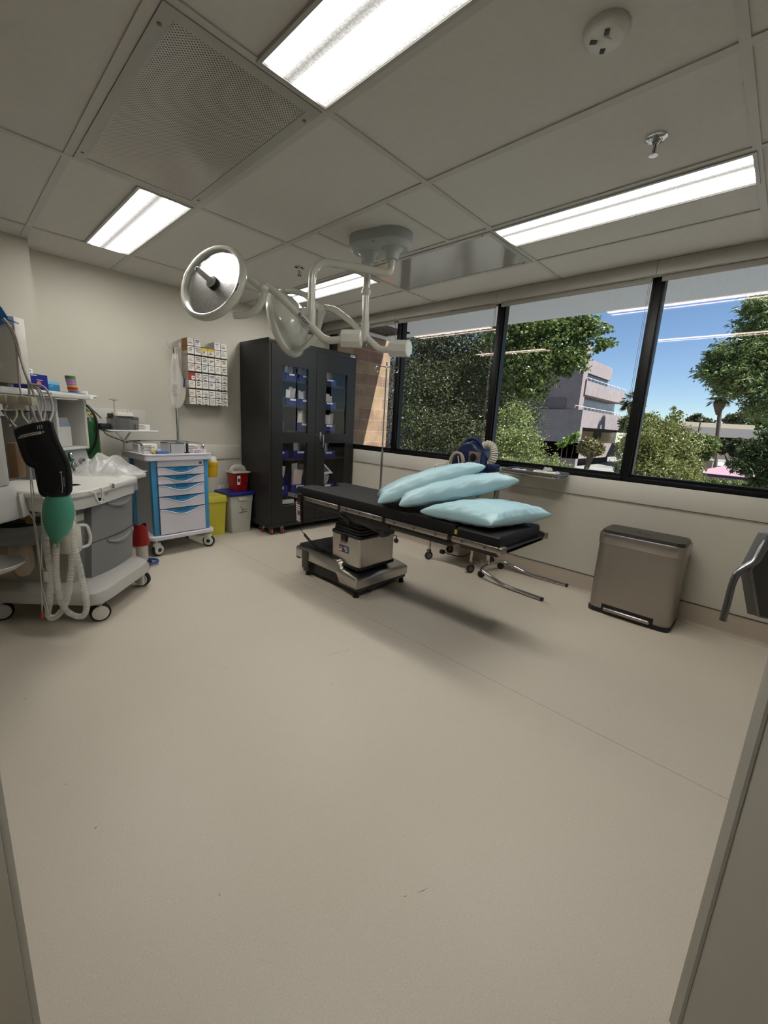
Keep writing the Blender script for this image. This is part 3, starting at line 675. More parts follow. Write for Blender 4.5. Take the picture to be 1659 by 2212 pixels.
def big_caster(p, rz, par):
    c = MB(); c.M = Matrix.Translation(p) @ Matrix.Rotation(rz, 4, 'Z')
    c.cyl((0, 0, 0.115), (0, 0, 0.152), 0.014, n=12)
    c.prism([(math.cos(a) * 0.040 + 0.005, math.sin(a) * 0.016 * (1.3)) for a in [2 * PI * k / 16 for k in range(16)]], 0.095, 0.122, 0.85)
    for s_ in (-1, 1): c.lathe([(0.0, 0.0), (0.043, 0.0), (0.043, 0.006), (0.036, 0.010), (0.0, 0.010)], 22, Matrix.Translation((0.012, s_ * 0.016, 0.058)) @ Matrix.Rotation(-s_ * PI / 2, 4, 'X'))
    c.box(-0.03, 0.04, -0.020, 0.020, 0.070, 0.105, 0.008)
    o = c.build('caster', WHITE, par)
    w_ = MB(); w_.M = Matrix.Translation(p) @ Matrix.Rotation(rz, 4, 'Z')
    w_.lathe([(0.0, -0.014), (0.050, -0.014), (0.056, -0.009), (0.056, 0.009), (0.050, 0.014), (0.0, 0.014)], 28, Matrix.Translation((0.012, 0, 0.056)) @ Matrix.Rotation(PI / 2, 4, 'X'))
    for s_ in (-1, 1): w_.lathe([(0.018, 0), (0.016, 0.004), (0, 0.004)], 16, Matrix.Translation((0.012, s_ * 0.0262, 0.058)) @ Matrix.Rotation(-s_ * PI / 2, 4, 'X'))
    w_.build('wheel', BLACK, o)
for p, rz in (((0.025, 0.03, 0), 0.25), ((CWD - 0.02, 0.03, 0), -0.75), ((0.03, CDP - 0.04, 0), 0.9), ((CWD - 0.03, CDP - 0.04, 0), 1.2)): big_caster(p, rz, cart)
rl = MB(); R0, R1 = -0.010, CWD - 0.012
rl.tube(fillet([(R0, 0.10, 0.90), (R0, 0.10, 0.985), (R0, CDP - 0.01, 0.985), (R1, CDP - 0.01, 0.985), (R1, 0.06, 0.985), (R1, 0.06, 0.90)], 0.05), 0.0085, 10)
rl.build('guard_rail', CHROME, cart)
iv = MB(); iv.cyl((0.455, CDP - 0.02, 0.89), (0.455, CDP - 0.02, 1.86), 0.0115, n=12)
iv.build('drip_pole', CHROME, cart)
# bag hooks at the top
hk = MB(); z = 1.845
for a in (0, PI / 2, PI, 1.5 * PI):
    dx, dy = math.cos(a + .4), math.sin(a + .4)
    hk.tube(catmull([(0.455, CDP - 0.02, z), (0.455 + dx * 0.05, CDP - 0.02 + dy * 0.05, z), (0.455 + dx * 0.075, CDP - 0.02 + dy * 0.075, z + 0.02), (0.455 + dx * 0.07, CDP - 0.02 + dy * 0.07, z + 0.055)], 5), 0.0055, 8)
hk.build('bag_hooks', OFFWH, cart)
# raised side shelf carried by the cart
shf = MB(); shf.prism(rrect(-0.19, 0.20, 0.26, 0.50, 0.02), 1.070, 1.078); shf.tube([(x, y, 1.083) for x, y in rrect(-0.19, 0.20, 0.26, 0.50, 0.02)], 0.008, 6, closed=True)
shf.build('side_shelf', WHITE, cart)
sb = MB(); sb.tube(fillet([(-0.03, CDP - 0.03, 0.86), (-0.03, CDP - 0.03, 0.98), (0.02, 0.40, 1.07)], 0.03), 0.010, 8); sb.tube([(-0.13, 0.30, 1.068), (-0.05, 0.36, 0.99), (-0.03, CDP - 0.05, 0.965)], 0.007, 8); sb.build('shelf_arm', WHITE, cart)

CM = Matrix.Translation(cart.location) @ Matrix.Rotation(0.09, 4, 'Z')
def onc(x, y, z): return CM @ Vector((x, y, z))
# IV fluid bag (empty, in its clear wrap) on the hooks
PLB = mat('clear_film', (0.82, 0.80, 0.76), 0.18, alpha=0.42, bump=0.4, bscale=30)
bg_ = thing('fluid_bag', 'crumpled clear fluid bag hanging on the drip pole left of the suture rack', 'bag', onc(0.455, CDP - 0.035, 0), rotz=0.09)
prof = [(1.80, .018), (1.76, .03), (1.70, .040), (1.62, .055), (1.54, .070), (1.47, .078), (1.40, .073), (1.35, .060), (1.32, .040), (1.30, .02)]
m = MB()
for sg in (-1, 1):
    def fn(a, c, sg=sg):
        k = c * (len(prof) - 1); i = min(int(k), len(prof) - 2); f_ = k - i
        z = prof[i][0] * (1 - f_) + prof[i + 1][0] * f_; w_ = prof[i][1] * (1 - f_) + prof[i + 1][1] * f_
        x = (a - 0.5) * 2 * w_
        return (x + 0.006 * math.sin(9 * c + 3), -0.012 + sg * (0.028 * math.sin(PI * a) * math.sin(PI * c) ** 0.6 + 0.004 * math.sin(14 * a + 11 * c)), z)
    m.grid(fn, 10, 18)
m.build('film', PLB, bg_)
m = MB(); m.box(-0.058, -0.008, -0.046, -0.044, 1.435, 1.535); m.mat(1)
for k in range(6): m.box(-0.055, -0.014, -0.0475, -0.045, 1.445 + k * 0.014, 1.450 + k * 0.014)
m.build('printed_panel', [mat('label_film', (0.74, 0.71, 0.68), 0.4), mat('rose_print', (0.50, 0.40, 0.38), 0.6)], bg_)
MB().tube([(0.060, -0.030, 1.50), (0.068, -0.030, 1.58)], 0.007, 8).build('port_clip', mat('cap_blue', (0.06, 0.14, 0.42), 0.4), bg_)
MB().tube(catmull([(0.0, 0.0, 1.85), (0.0, -0.012, 1.83), (0.0, -0.012, 1.79)], 4), 0.004, 6).build('hanger', OFFWH, bg_)
# yellow sharps pot on the cart side
t = thing('sharps_container', 'small yellow sharps pot with white lid on the side of the drawer cart', 'sharps container', onc(CWD + 0.085, 0.12, 0.665))
MB().lathe([(0.0, 0), (0.052, 0), (0.058, 0.008), (0.066, 0.125), (0.0, 0.125)], 24).build('pot', YEL2, t)
MB().lathe([(0.068, 0.118), (0.074, 0.120), (0.074, 0.148), (0.066, 0.150), (0.0, 0.15)], 24).build('rim', YEL2, t)
MB().lathe([(0.058, 0.148), (0.058, 0.185), (0.052, 0.195), (0.0, 0.195)], 24).build('lid', WHITE, t)
MB().box(-0.085, -0.05, -0.03, 0.03, 0.06, 0.14).build('bracket', DKSTEEL, t)
# things on the cart top
def carton(name, loc, rz, w_, d_, h_, m1, label, lines=3, group=None, cat='box'):
    b = MB().box(0, w_, 0, d_, 0, h_, 0.002, 1); b.mat(1)
    for k in range(lines):
        z = h_ * (0.85 - 0.7 * k / max(1, lines)); b.box(w_ * 0.08, w_ * random.uniform(0.5, 0.9), -0.0008, 0.001, z - h_ * .06, z)
    o = b.build(name, [m1, INK], smooth=0); o.location = loc; o.rotation_euler = (0, 0, rz); return tag(o, label, cat, group)
ZT = 0.898
carton('glove_box', onc(-0.005, 0.20, ZT), 0.09, 0.16, 0.12, 0.075, PAPER, 'white printed box at the left rear of the drawer cart top', 4)
o = MB().box(0, 0.05, 0, 0.04, 0, 0.05, 0.004).build('specimen_pot', mat('cream_plastic', (0.78, 0.76, 0.62), 0.4)); o.location = onc(0.07, 0.12, ZT); tag(o, 'small cream pot in front of the white box on the cart', 'pot')
o = MB().box(0, 0.10, 0, 0.055, 0, 0.028, 0.01).build('tape_pack', mat('pack_blue', (0.20, 0.38, 0.62), 0.5)); o.location = onc(0.08, 0.035, ZT); o.rotation_euler = (0, 0, 0.1); tag(o, 'small blue and yellow pack at the front edge of the cart top', 'packet')
o = MB().box(0, 0.03, 0, 0.04, 0, 0.022, 0.008).build('tape_pack', mat('pack_amber', (0.72, 0.55, 0.20), 0.5)); o.location = onc(0.045, 0.04, ZT); tag(o, 'tiny amber wrapper left of the blue pack on the cart', 'packet')
t = thing('organizer_tray', 'clear plastic holder in the middle of the drawer cart top', 'holder', onc(0.19, 0.06, ZT), rotz=0.09)
cl = MB(); w_, d_, h_ = 0.14, 0.16, 0.095
cl.box(0, w_, 0, 0.004, 0, h_); cl.box(0, w_, d_ - .004, d_, 0, h_); cl.box(0, .004, 0, d_, 0, h_); cl.box(w_ - .004, w_, 0, d_, 0, h_); cl.box(0, w_, 0, d_, 0, .004)
cl.build('clear_box', mat('grey_clear', (0.74, 0.74, 0.75), 0.15, alpha=0.6), t)
rm = MB(); rm.tube([(x, y, h_) for x, y in rrect(0, w_, 0, d_, 0.01)], 0.004, 6, closed=True); rm.box(0.01, 0.02, -0.001, 0.0, 0.01, h_ - 0.01); rm.build('rim', DKSTEEL, t)
t = thing('torch_stand', 'small black cylinder tool standing on the cart right of the clear holder', 'tool', onc(0.352, 0.06, ZT))
MB().lathe([(0.0, 0), (0.026, 0), (0.026, 0.012), (0.012, 0.018), (0.012, 0.09), (0.009, 0.095), (0.0, 0.095)], 18).build('stem', BLACK, t)
carton('glove_box', onc(0.365, 0.13, ZT), 0.09, 0.15, 0.09, 0.075, PAPER, 'white printed box standing at the right rear of the drawer cart top', 3)
carton('blade_box', onc(0.40, 0.045, ZT), 0.12, 0.13, 0.055, 0.040, mat('pale_pink_card', (0.84, 0.79, 0.79), 0.6), 'low white and red box in front at the right of the cart top', 3)
o = MB().box(0, 0.045, 0, 0.02, 0, 0.010, 0.004).build('pen_cap', BLACK); o.location = onc(0.395, 0.012, ZT); tag(o, 'small black clip lying at the front right of the cart top', 'clip')
# suction unit on the raised shelf
SM = mat('smoky_plastic', (0.42, 0.42, 0.43), 0.15, alpha=0.55)
t = thing('suction_unit', 'portable suction canister with black clips on the raised white shelf', 'suction canister', onc(-0.095, 0.37, 1.079), rotz=0.09)
MB().prism(rrect(-0.055, 0.15, -0.075, 0.075, 0.025), 0.0, 0.115, 1.06, bev=0.004).build('outer_tank', SM, t)
MB().lathe([(0.0, 0.006), (0.050, 0.006), (0.062, 0.12), (0.060, 0.122), (0.048, 0.010), (0, 0.010)], 24, Matrix.Translation((0.04, 0, 0))).build('canister', mat('clear_cup', (0.72, 0.72, 0.72), 0.1, alpha=0.35), t)
MB().prism(rrect(-0.035, 0.125, -0.065, 0.065, 0.03), 0.122, 0.158, 0.92, bev=0.006).build('lid', OFFWH, t)
cp = MB(); cp.box(-0.065, -0.03, -0.025, 0.025, 0.10, 0.145, 0.006); cp.box(0.115, 0.165, -0.03, 0.03, 0.095, 0.12, 0.006); cp.box(-0.02, 0.10, -0.078, -0.06, 0.105, 0.125, 0.004); cp.build('clips', BLACK, t)
pt = MB(); pt.cyl((0.0, 0.03, 0.158), (0.0, 0.03, 0.25), 0.006, n=8); pt.lathe([(0.0, 0.248), (0.006, 0.248), (0.042, 0.262), (0.006, 0.272), (0.0, 0.272)], 20, Matrix.Translation((0.0, 0.03, 0))); pt.build('filter', mat('clear_filter', (0.78, 0.77, 0.72), 0.2, alpha=0.6), t)
p2 = MB(); p2.tube(fillet([(0.09, 0, 0.155), (0.09, 0, 0.185), (0.115, 0, 0.185), (0.115, 0, 0.165)], 0.01), 0.005, 6); p2.build('port', OFFWH, t)
t = thing('power_adapter', 'black power adapter with cable at the left end of the raised shelf', 'adapter', onc(-0.20, 0.36, 1.088), rotz=0.09)
MB().box(-0.035, 0.045, -0.03, 0.03, 0.0, 0.05, 0.006).build('housing', BLACK, t)
MB().tube(catmull([(-0.02, -0.03, 0.012), (-0.01, -0.07, -0.035), (0.06, -0.07, -0.07), (0.13, -0.02, -0.095), (0.17, 0.03, -0.11), (0.19, 0.04, -0.11), (0.30, 0.05, -0.095)], 6), 0.004, 6).build('cable', BLACK, t)
carton('supply_carton', onc(0.065, 0.40, 1.080), 0.09, 0.12, 0.05, 0.055, PAPER, 'white printed box on the raised shelf beside the suction canister', 4)
# ------------------------------------------------------------------ two-headed surgical lamp on the ceiling
LW = mat('lamp_enamel', (0.70, 0.70, 0.66), 0.22, var=0.02, coat=0.3)
CANO = mat('canopy_enamel', (0.64, 0.67, 0.66), 0.45, var=0.02)
LGLASS = sheet_glass('lamp_glass', (0.97, 0.97, 0.97), (1.0, 1.0, 1.0), 0.008, 0.4, 0.02)
MIRR = mat('reflector_mirror', (0.86, 0.86, 0.86), 0.22, 1.0, var=0.08, scale=60, bump=0.05, bscale=60)
LO = Vector((2.09, 2.13, ZC))
lamp = thing('surgical_light', 'white double-headed surgical lamp hanging from the ceiling over the operating table', 'surgical lamp', LO)
def lm(): m = MB(); m.M = Matrix.Translation(-LO); return m
S1 = Vector((2.067, 2.217, 0)); S2 = Vector((2.113, 2.043, 0))
m = lm(); axis = math.atan2(-0.965, 0.26)
m.M = m.M @ Matrix.Translation((LO.x, LO.y, 0)) @ Matrix.Rotation(axis, 4, 'Z')
def stad(L, r, n=12): return [(L + r * math.cos(a), r * math.sin(a)) for a in [-PI / 2 + PI * k / n for k in range(n + 1)]] + [(-L + r * math.cos(a), r * math.sin(a)) for a in [PI / 2 + PI * k / n for k in range(n + 1)]]
m.prism(stad(0.09, 0.125), 2.375, ZC, 1.0)
m.prism(stad(0.09 * 0.88, 0.125 * 0.88), 2.348, 2.376, 1 / 0.88)
m2 = lm()
for s_ in (S1, S2): m2.lathe([(0.075, 2.352), (0.052, 2.335), (0.043, 2.31), (0.042, 2.285), (0.034, 2.283)], 24, Matrix.Translation((s_.x, s_.y, 0)))
m.build('canopy', CANO, lamp); m2.build('socket', CANO, lamp)
sc = lm()
for p in ((806, 520), (813, 527)):
    q = P(p[0], p[1], z=2.36); sc.ball(q, 0.004, 6)
sc.build('screw', DKSTEEL, lamp)
D1 = Vector((1.66, 2.27, 0))
m = lm(); m.tube(fillet([(S2.x, S2.y, 2.30), (S2.x, S2.y, 2.205), (D1.x, D1.y, 2.205), (D1.x, D1.y, 1.80)], 0.12, 9), 0.0235, 16)
m.build('drop_arm', LW, lamp)
m = lm(); m.cyl((D1.x, D1.y, 1.815), (D1.x, D1.y, 1.97), 0.0285, n=20); m.build('pivot_sleeve', LW, lamp)
m = lm(); m.cyl((S1.x, S1.y, 2.30), (S1.x, S1.y, 1.80), 0.0235, n=18); m.lathe([(0.024, 2.135), (0.032, 2.12), (0.032, 2.11), (0.024, 2.09)], 18, Matrix.Translation((S1.x, S1.y, 0))); m.build('drop_arm', LW, lamp)
m = lm(); m.cyl((S1.x, S1.y, 1.805), (S1.x, S1.y, 1.925), 0.0285, n=20); m.build('pivot_sleeve', LW, lamp)
m = lm(); m.cyl((D1.x, D1.y, 1.785), (D1.x, D1.y, 1.815), 0.018, n=14); m.cyl((S1.x, S1.y, 1.775), (S1.x, S1.y, 1.805), 0.018, n=14); m.build('pivot_joint', CHROME, lamp)

def boom(pts, box_a, box_b, r, text=None):
    m = lm(); m.tube(fillet(pts, 0.07, 7), r, 16); b = m.build('boom_arm', LW, lamp)
    ax_ = (box_b - box_a); A = Matrix.Translation(-LO) @ aim(box_a, ax_, (0, 0, 1)); L = ax_.length
    c = MB(); c.M = A
    oc = [(0.050 * math.cos(a) * 0.92, 0.055 * math.sin(a)) for a in [PI / 8 + PI / 4 * k for k in range(8)]]
    c.prism(oc, 0.0, L, 1.0, bev=0.006); c.lathe([(0.028, -0.004), (0.030, 0.0), (0.030, 0.004)], 20)
    c.build('counterweight', LW, lamp)
    return b
b1 = boom([P(741, 733, d=2.56), P(703, 737, d=2.57), P(676, 709, d=2.58), P(640, 675, d=2.56), P(598, 632, d=2.53), P(573, 617, d=2.51)], P(737, 732, d=2.56), P(781, 733, d=2.55), 0.0225)
b2 = boom([P(850, 753, d=2.74), P(822, 757, d=2.78), P(795, 731, d=2.84), P(752, 690, d=2.90), P(722, 668, d=2.93), P(700, 665, d=2.95)], P(844, 752, d=2.75), P(884, 754, d=2.68), 0.0215)
# maker's name printed along the front boom
pa, pb = P(643, 678, d=2.535), P(668, 703, d=2.555); dr = (pb - pa).normalized(); vw = (CAM - pa).normalized(); nn = (vw - dr * vw.dot(dr)).normalized(); up_ = nn.cross(dr)
A = Matrix(((dr.x, up_.x, nn.x, 0), (dr.y, up_.y, nn.y, 0), (dr.z, up_.z, nn.z, 0), (0, 0, 0, 1)))
tx = MB(); tx.M = Matrix.Translation(-LO); tx.text('Ritter', 0.038, Matrix.Translation((pa + pb) / 2 + up_ * 0.003 + nn * 0.0065) @ A); tx.build('lettering', BLACK, lamp)

def yoke(hub, ends, r, hubr=0.032):
    m = lm()
    for e in ends: m.tube(catmull(e, 7), [r * (1.25 - 0.25 * k / (7 * (len(e) - 1))) for k in range(7 * (len(e) - 1) + 1)], 14)
    m.ball(hub, hubr, 12); return m.build('yoke', LW, lamp)
h1 = P(570, 624, d=2.505)
yoke(h1, [[h1, P(560, 618, d=2.50), P(549, 610, d=2.49), P(537, 600, d=2.48)], [h1, P(567, 645, d=2.52), P(555, 668, d=2.54), P(532, 680, d=2.55), P(505, 682, d=2.55)]], 0.019)
h2 = P(696, 671, d=2.95)
yoke(h2, [[h2, P(682, 656, d=2.96), P(660, 638, d=2.97), P(636, 630, d=2.96), P(616, 630, d=2.96)], [h2, P(688, 705, d=2.93), P(678, 730, d=2.91), P(655, 750, d=2.90), P(634, 756, d=2.90)]], 0.018)
def head(c, n, handle=True, up=(0, 0, 1)):
    A = Matrix.Translation(-LO) @ aim(c, n, up)
    m = MB(); m.M = A
    m.lathe([(0.0, -0.165), (0.060, -0.162), (0.066, -0.150), (0.066, -0.118), (0.105, -0.108), (0.155, -0.075), (0.190, -0.030), (0.204, -0.004)], 40)
    o = m.build('lamp_head', LW, lamp)
    m = MB(); m.M = A
    m.lathe([(0.196, -0.012), (0.214, -0.016), (0.228, -0.010), (0.234, 0.006), (0.231, 0.022), (0.222, 0.032), (0.210, 0.034), (0.202, 0.030), (0.198, 0.018), (0.196, -0.012)], 56)
    m.build('rim', LW, o)
    m = MB(); m.M = A
    m.lathe([(0.197, 0.008), (0.190, -0.012), (0.165, -0.052), (0.125, -0.085), (0.075, -0.100), (0.030, -0.104), (0.0, -0.104)], 48)
    m.build('reflector', MIRR, o)
    m = MB(); m.M = A; m.lathe([(0.198, 0.014), (0.0, 0.016)], 48); m.build('front_glass', LGLASS, o)
    m = MB(); m.M = A
    m.lathe([(0.012, -0.10), (0.034, -0.09), (0.040, -0.06), (0.034, -0.02), (0.030, 0.016), (0.0, 0.02)], 24); m.build('bulb_cage', CHROME, o)
    m = MB(); m.M = A; m.lathe([(0.0295, -0.004), (0.037, 0.0), (0.037, 0.024), (0.030, 0.026)], 24); m.box(-0.014, 0.014, 0.03, 0.196, -0.012, 0.004); m.build('black_collar', BLACK, o)
    m = MB(); m.M = A; m.lathe([(0.030, 0.020), (0.036, 0.026), (0.034, 0.034), (0.020, 0.040), (0.016, 0.050), (0.0145, 0.135), (0.009, 0.138), (0.009, 0.128), (0.0, 0.128)], 20); m.build('handle', mat('grey_grip', (0.62, 0.62, 0.61), 0.35), o)
    m = MB(); m.M = A
    for a in (0.35, 3.5): m.M = A @ Matrix.Rotation(a, 4, 'Z'); m.add([(0.226 * math.cos(t), 0.226 * math.sin(t), 0.0315) for t in [0.02 * k for k in range(12)]] + [(0.214 * math.cos(t), 0.214 * math.sin(t), 0.0348) for t in [0.02 * k for k in range(12)]], [(k, k + 1, 13 + k, 12 + k) for k in range(11)])
    m.build('rim_label', mat('grey_label', (0.42, 0.42, 0.41), 0.5), o)
head(Vector((1.222, 2.639, 2.021)), (-0.885, -0.354, 0.302), up=(-0.2, 0.6, -0.75))
head(Vector((1.775, 2.704, 1.919)), (-0.47, 0.849, -0.242))

# ------------------------------------------------------------------ operating table
PAD = mat('black_pad', (0.055, 0.054, 0.056), 0.55, var=0.1, bump=0.04, bscale=200)
TBK = mat('dark_table_metal', (0.12, 0.12, 0.12), 0.4, var=0.05)
BRASSY = mat('satin_steel', (0.72, 0.705, 0.68), 0.28, 1.0, var=0.03, scale=4, stretch=(12, 1, 1))
RAILM = mat('rail_steel', (0.66, 0.63, 0.59), 0.36, 1.0, var=0.05)
tab = thing('operating_table', 'lowered black padded operating table on a stainless steel pedestal base', 'operating table', (2.22, 2.05, 0))
TO = Vector((2.22, 2.05, 0))
def tm(): m = MB(); m.M = Matrix.Translation(-TO); return m
def pad(poly, z0, z1, nm='pad'):
    m = tm(); m.prism(poly, z0, z1, 1.0, bev=0.010); return m.build(nm, PAD, tab)
X0, X1 = 1.965, 2.465
zt = 0.726
# far (head) section with the U notch, middle, and near sections
pad([(X0, 1.285), (X1, 1.285), (X1, 2.835), (2.39, 2.845), (2.345, 2.80), (2.33, 2.74), (2.29, 2.705), (2.20, 2.705), (2.155, 2.74), (2.14, 2.80), (2.10, 2.845), (X0, 2.845)], 0.658, zt)
pad(rrect(X0 - 0.003, X1, 1.005, 1.282, 0.015), 0.645, 0.716)
m = tm(); m.box(1.955, 2.47, 2.26, 2.86, 0.640, 0.657, 0.003); m.box(1.955, 2.47, 1.30, 2.25, 0.632, 0.655, 0.003); m.box(1.945, 2.48, 0.985, 1.285, 0.622, 0.645, 0.003)
m.box(1.965, 2.46, 1.80, 2.25, 0.56, 0.634, 0.01); m.box(1.97, 2.45, 1.32, 1.80, 0.585, 0.634, 0.01); m.box(1.98, 2.44, 1.02, 1.26, 0.595, 0.624, 0.01)
m.box(1.975, 2.01, 2.25, 2.84, 0.59, 0.645, 0.006); m.box(2.42, 2.45, 2.25, 2.84, 0.59, 0.645, 0.006)
m.build('top_frame', TBK, tab)
for ya, yb in ((2.268, 2.90), (1.822, 2.240), (1.305, 1.790), (0.99, 1.275)):
    for x in (1.922, 2.497):
        m = tm(); m.box(x - 0.006, x + 0.006, ya, yb, 0.640, 0.672, 0.004)
        nb = 3 if yb - ya > 0.4 else 2
        r_ = m.build('side_rail', RAILM, tab)
        sg = -1 if x < 2.2 else 1; bo = tm(); 
        for k in range(nb):
            yy = ya + (yb - ya) * (k + 0.5) / nb; bo.lathe([(0.008, 0.0), (0.008, 0.003), (0.0, 0.004)], 12, aim((x + sg * 0.006, yy, 0.656), (sg, 0, 0)))
        bo.build('bolt', DKSTEEL, r_)
        sp = tm()
        for k in range(2): yy = ya + (yb - ya) * (0.25 + 0.5 * k); sp.cyl((x - sg * 0.006, yy, 0.652), (1.96 if sg < 0 else 2.46, yy, 0.648), 0.010, n=10)
        sp.build('spacer', TBK, r_)
for x, s_ in ((1.922, 1), (2.475, -1)):      # rounded rail ends at the foot
    m = tm(); m.box(x - 0.007, x + 0.062 if s_ > 0 else x + 0.03, 0.965, 0.993, 0.632, 0.672, 0.008); m.build('end_stop', RAILM, tab)
m = tm(); m.box(1.98, 2.44, 0.985, 0.995, 0.628, 0.640); m.build('end_bar', TBK, tab)
m = tm()
for x in (1.975, 2.44): m.tube(catmull([(x, 2.30, 0.61), (x, 2.24, 0.58), (x, 2.18, 0.55)], 4), 0.022, 10); m.lathe([(0.035, -0.012), (0.035, 0.012)], 18, aim((x, 2.27, 0.605), (1, 0, 0)))
m.tube([(1.98, 1.86, 0.545), (1.98, 2.20, 0.590)], 0.012, 8); m.cyl((1.965, 1.86, 0.545), (2.02, 1.86, 0.545), 0.028, n=16)
m.tube([(2.10, 2.80, 0.625), (2.13, 2.40, 0.56), (2.20, 2.25, 0.54)], 0.008, 8)
m.build('hinge_links', TBK, tab)
m = tm(); m.box(1.956, 1.963, 1.268, 1.284, 0.675, 0.700); m.build('yellow_tag', mat('tag_yellow', (0.75, 0.72, 0.25), 0.5), tab)
# pedestal base: low rear deck, stepped stainless cover
BX0, BX1 = 1.952, 2.518
m = tm()
def cover(sect, x0, x1):
    n = len(sect); vs = [(x0, y, z) for y, z in sect] + [(x1, y, z) for y, z in sect]
    fs = [tuple(range(n))[::-1], tuple(range(n, 2 * n))] + [(i, (i + 1) % n, n + (i + 1) % n, n + i) for i in range(n)]
    m.add(vs, fs)
sect = fillet([(2.068, 0, 0.078), (2.068, 0, 0.150), (2.19, 0, 0.168), (2.255, 0, 0.175), (2.295, 0, 0.235), (2.66, 0, 0.238), (2.838, 0, 0.226), (2.838, 0, 0.140), (2.30, 0, 0.140), (2.262, 0, 0.078)], 0.02, 4)
# edges of the cover are rounded across its width
yz = [(p.x, p.z) for p in sect]; cx_ = sum(p[0] for p in yz) / len(yz); cz_ = 0.14
for k, (xx, sc_) in enumerate(((BX0 + 0.014, 0.0), (BX0 + 0.004, 0.0), (BX0, 0.0))): pass
def shrink(y, z, e): return (y + (e if y < 2.1 else (-e if y > 2.8 else 0)), z - (e if z > 0.145 else 0))
xs = [(BX0, 0.014), (BX0 + 0.004, 0.005), (BX0 + 0.016, 0.0), (2.235, -0.0), (BX1 - 0.016, 0.0), (BX1 - 0.004, 0.005), (BX1, 0.014)]
n = len(yz); vs = []; fs = []
for x, e in xs:
    for y, z in yz:
        yy, zz = shrink(y, z, e)
        if x == 2.235 and z > 0.145 and y < 2.27: zz += 0.055 * max(0, min(1, (y - 2.066) / 0.12))
        vs.append((x, yy, zz))
for k in range(len(xs) - 1):
    for i in range(n): fs.append((k * n + i, k * n + (i + 1) % n, (k + 1) * n + (i + 1) % n, (k + 1) * n + i))
fs.append(tuple(range(n))[::-1]); fs.append(tuple((len(xs) - 1) * n + i for i in range(n)))
m.add(vs, fs); m.build('base_cover', BRASSY, tab)
m = tm(); m.prism(rrect(1.975, 2.495, 2.33, 2.825, 0.03), 0.236, 0.2435); m.build('deck_mat', mat('deck_black', (0.09, 0.09, 0.095), 0.5), tab)
m = tm(); m.prism(rrect(2.02, 2.42, 2.36, 2.62, 0.02), 0.2435, 0.2465); m.build('foot_pad', mat('deck_grey', (0.16, 0.155, 0.16), 0.6, var=0.3, scale=30), tab)
m = tm(); m.box(1.97, 2.50, 2.075, 2.28, 0.048, 0.082, 0.006); m.box(1.99, 2.48, 2.26, 2.80, 0.035, 0.142, 0.008); m.box(2.10, 2.40, 2.10, 2.30, 0.018, 0.05, 0.004); m.box(1.958, 2.512, 2.79, 2.832, 0.12, 0.142, 0.004)
m.build('undercarriage', mat('chassis_grey', (0.20, 0.195, 0.19), 0.5), tab)
m = tm(); m.box(1.944, 1.954, 2.655, 2.735, 0.085, 0.215, 0.003); m.box(1.946, 1.975, 2.66, 2.72, 0.04, 0.10, 0.01); m.build('brake_pedal', mat('pedal_grey', (0.25, 0.245, 0.235), 0.5), tab)
for x, y in ((1.985, 2.105), (2.485, 2.105), (1.99, 2.70), (2.49, 2.78)):
    MBf = tm(); MBf.lathe([(0.010, 0.08), (0.010, 0.050), (0.015, 0.042), (0.022, 0.006), (0.022, 0.0), (0, 0)], 16, Matrix.Translation((x, y, 0))); MBf.build('foot', RUBBER, tab)
m = tm(); m.prism(rrect(2.000, 2.375, 2.105, 2.425, 0.025), 0.205, 0.432, 1.0); m.build('column', BRASSY, tab)
m = tm(); m.prism(rrect(1.990, 2.385, 2.095, 2.435, 0.03), 0.200, 0.216); m.build('column_gasket', RUBBER, tab)
m = tm()
for k in range(5): 
    e = 0.006 * (k % 2); z = 0.432 + 0.022 * k; s_ = 0.008 * k
    m.prism(rrect(1.994 + e + s_, 2.381 - e - s_, 2.099 + e + s_, 2.431 - e - s_, 0.03), z, z + 0.022, 1.0, bev=0.004)
m.prism(rrect(2.06, 2.32, 2.17, 2.40, 0.03), 0.54, 0.63); m.build('bellows', mat('bellows_black', (0.03, 0.03, 0.032), 0.5), tab)
m = tm()
for k in range(12):
    a = k / 11
    for q in ((2.01 + 0.35 * a, 2.1035, 0.425), (1.9985, 2.12 + 0.29 * a, 0.425)): m.ball(q, 0.0035, 6)
m.build('rivets', CHROME, tab)
lm_ = tm(); lm_.box(1.9985, 2.0005, 2.2350, 2.3350, 0.330, 0.362); lm_.mat(1).box(1.9975, 2.0005, 2.2900, 2.3350, 0.300, 0.330); lm_.mat(2).box(1.9975, 2.0005, 2.2220, 2.2880, 0.302, 0.352)
lm_.mat(3)
for k in range(4): lm_.box(1.9975, 1.9990, 2.2450 + k * 0.022, 2.2600 + k * 0.022, 0.338, 0.354)
lm_.mat(4)
for k in range(4): lm_.box(1.9968, 1.9976, 2.2320, 2.2780 - k * 0.006, 0.340 - k * 0.009, 0.344 - k * 0.009)
for k in range(5): lm_.box(1.9968, 1.9976, 2.2960 + k * 0.008, 2.3010 + k * 0.008, 0.306, 0.324)
lm_.build('warning_labels', [mat('silver_label', (0.62, 0.62, 0.62), 0.4), mat('label_red', (0.62, 0.14, 0.10), 0.5), mat('label_blue', (0.10, 0.24, 0.50), 0.5), INK, PAPER], tab)
m = tm(); m.box(1.987, 2.001, 2.2450, 2.3050, 0.395, 0.440, 0.004); m.mat(1).box(1.986, 1.989, 2.2480, 2.3020, 0.378, 0.396); m.mat(2)
for k in range(4): m.box(1.985, 1.9875, 2.2520 + k * 0.0125, 2.2600 + k * 0.0125, 0.381, 0.393)
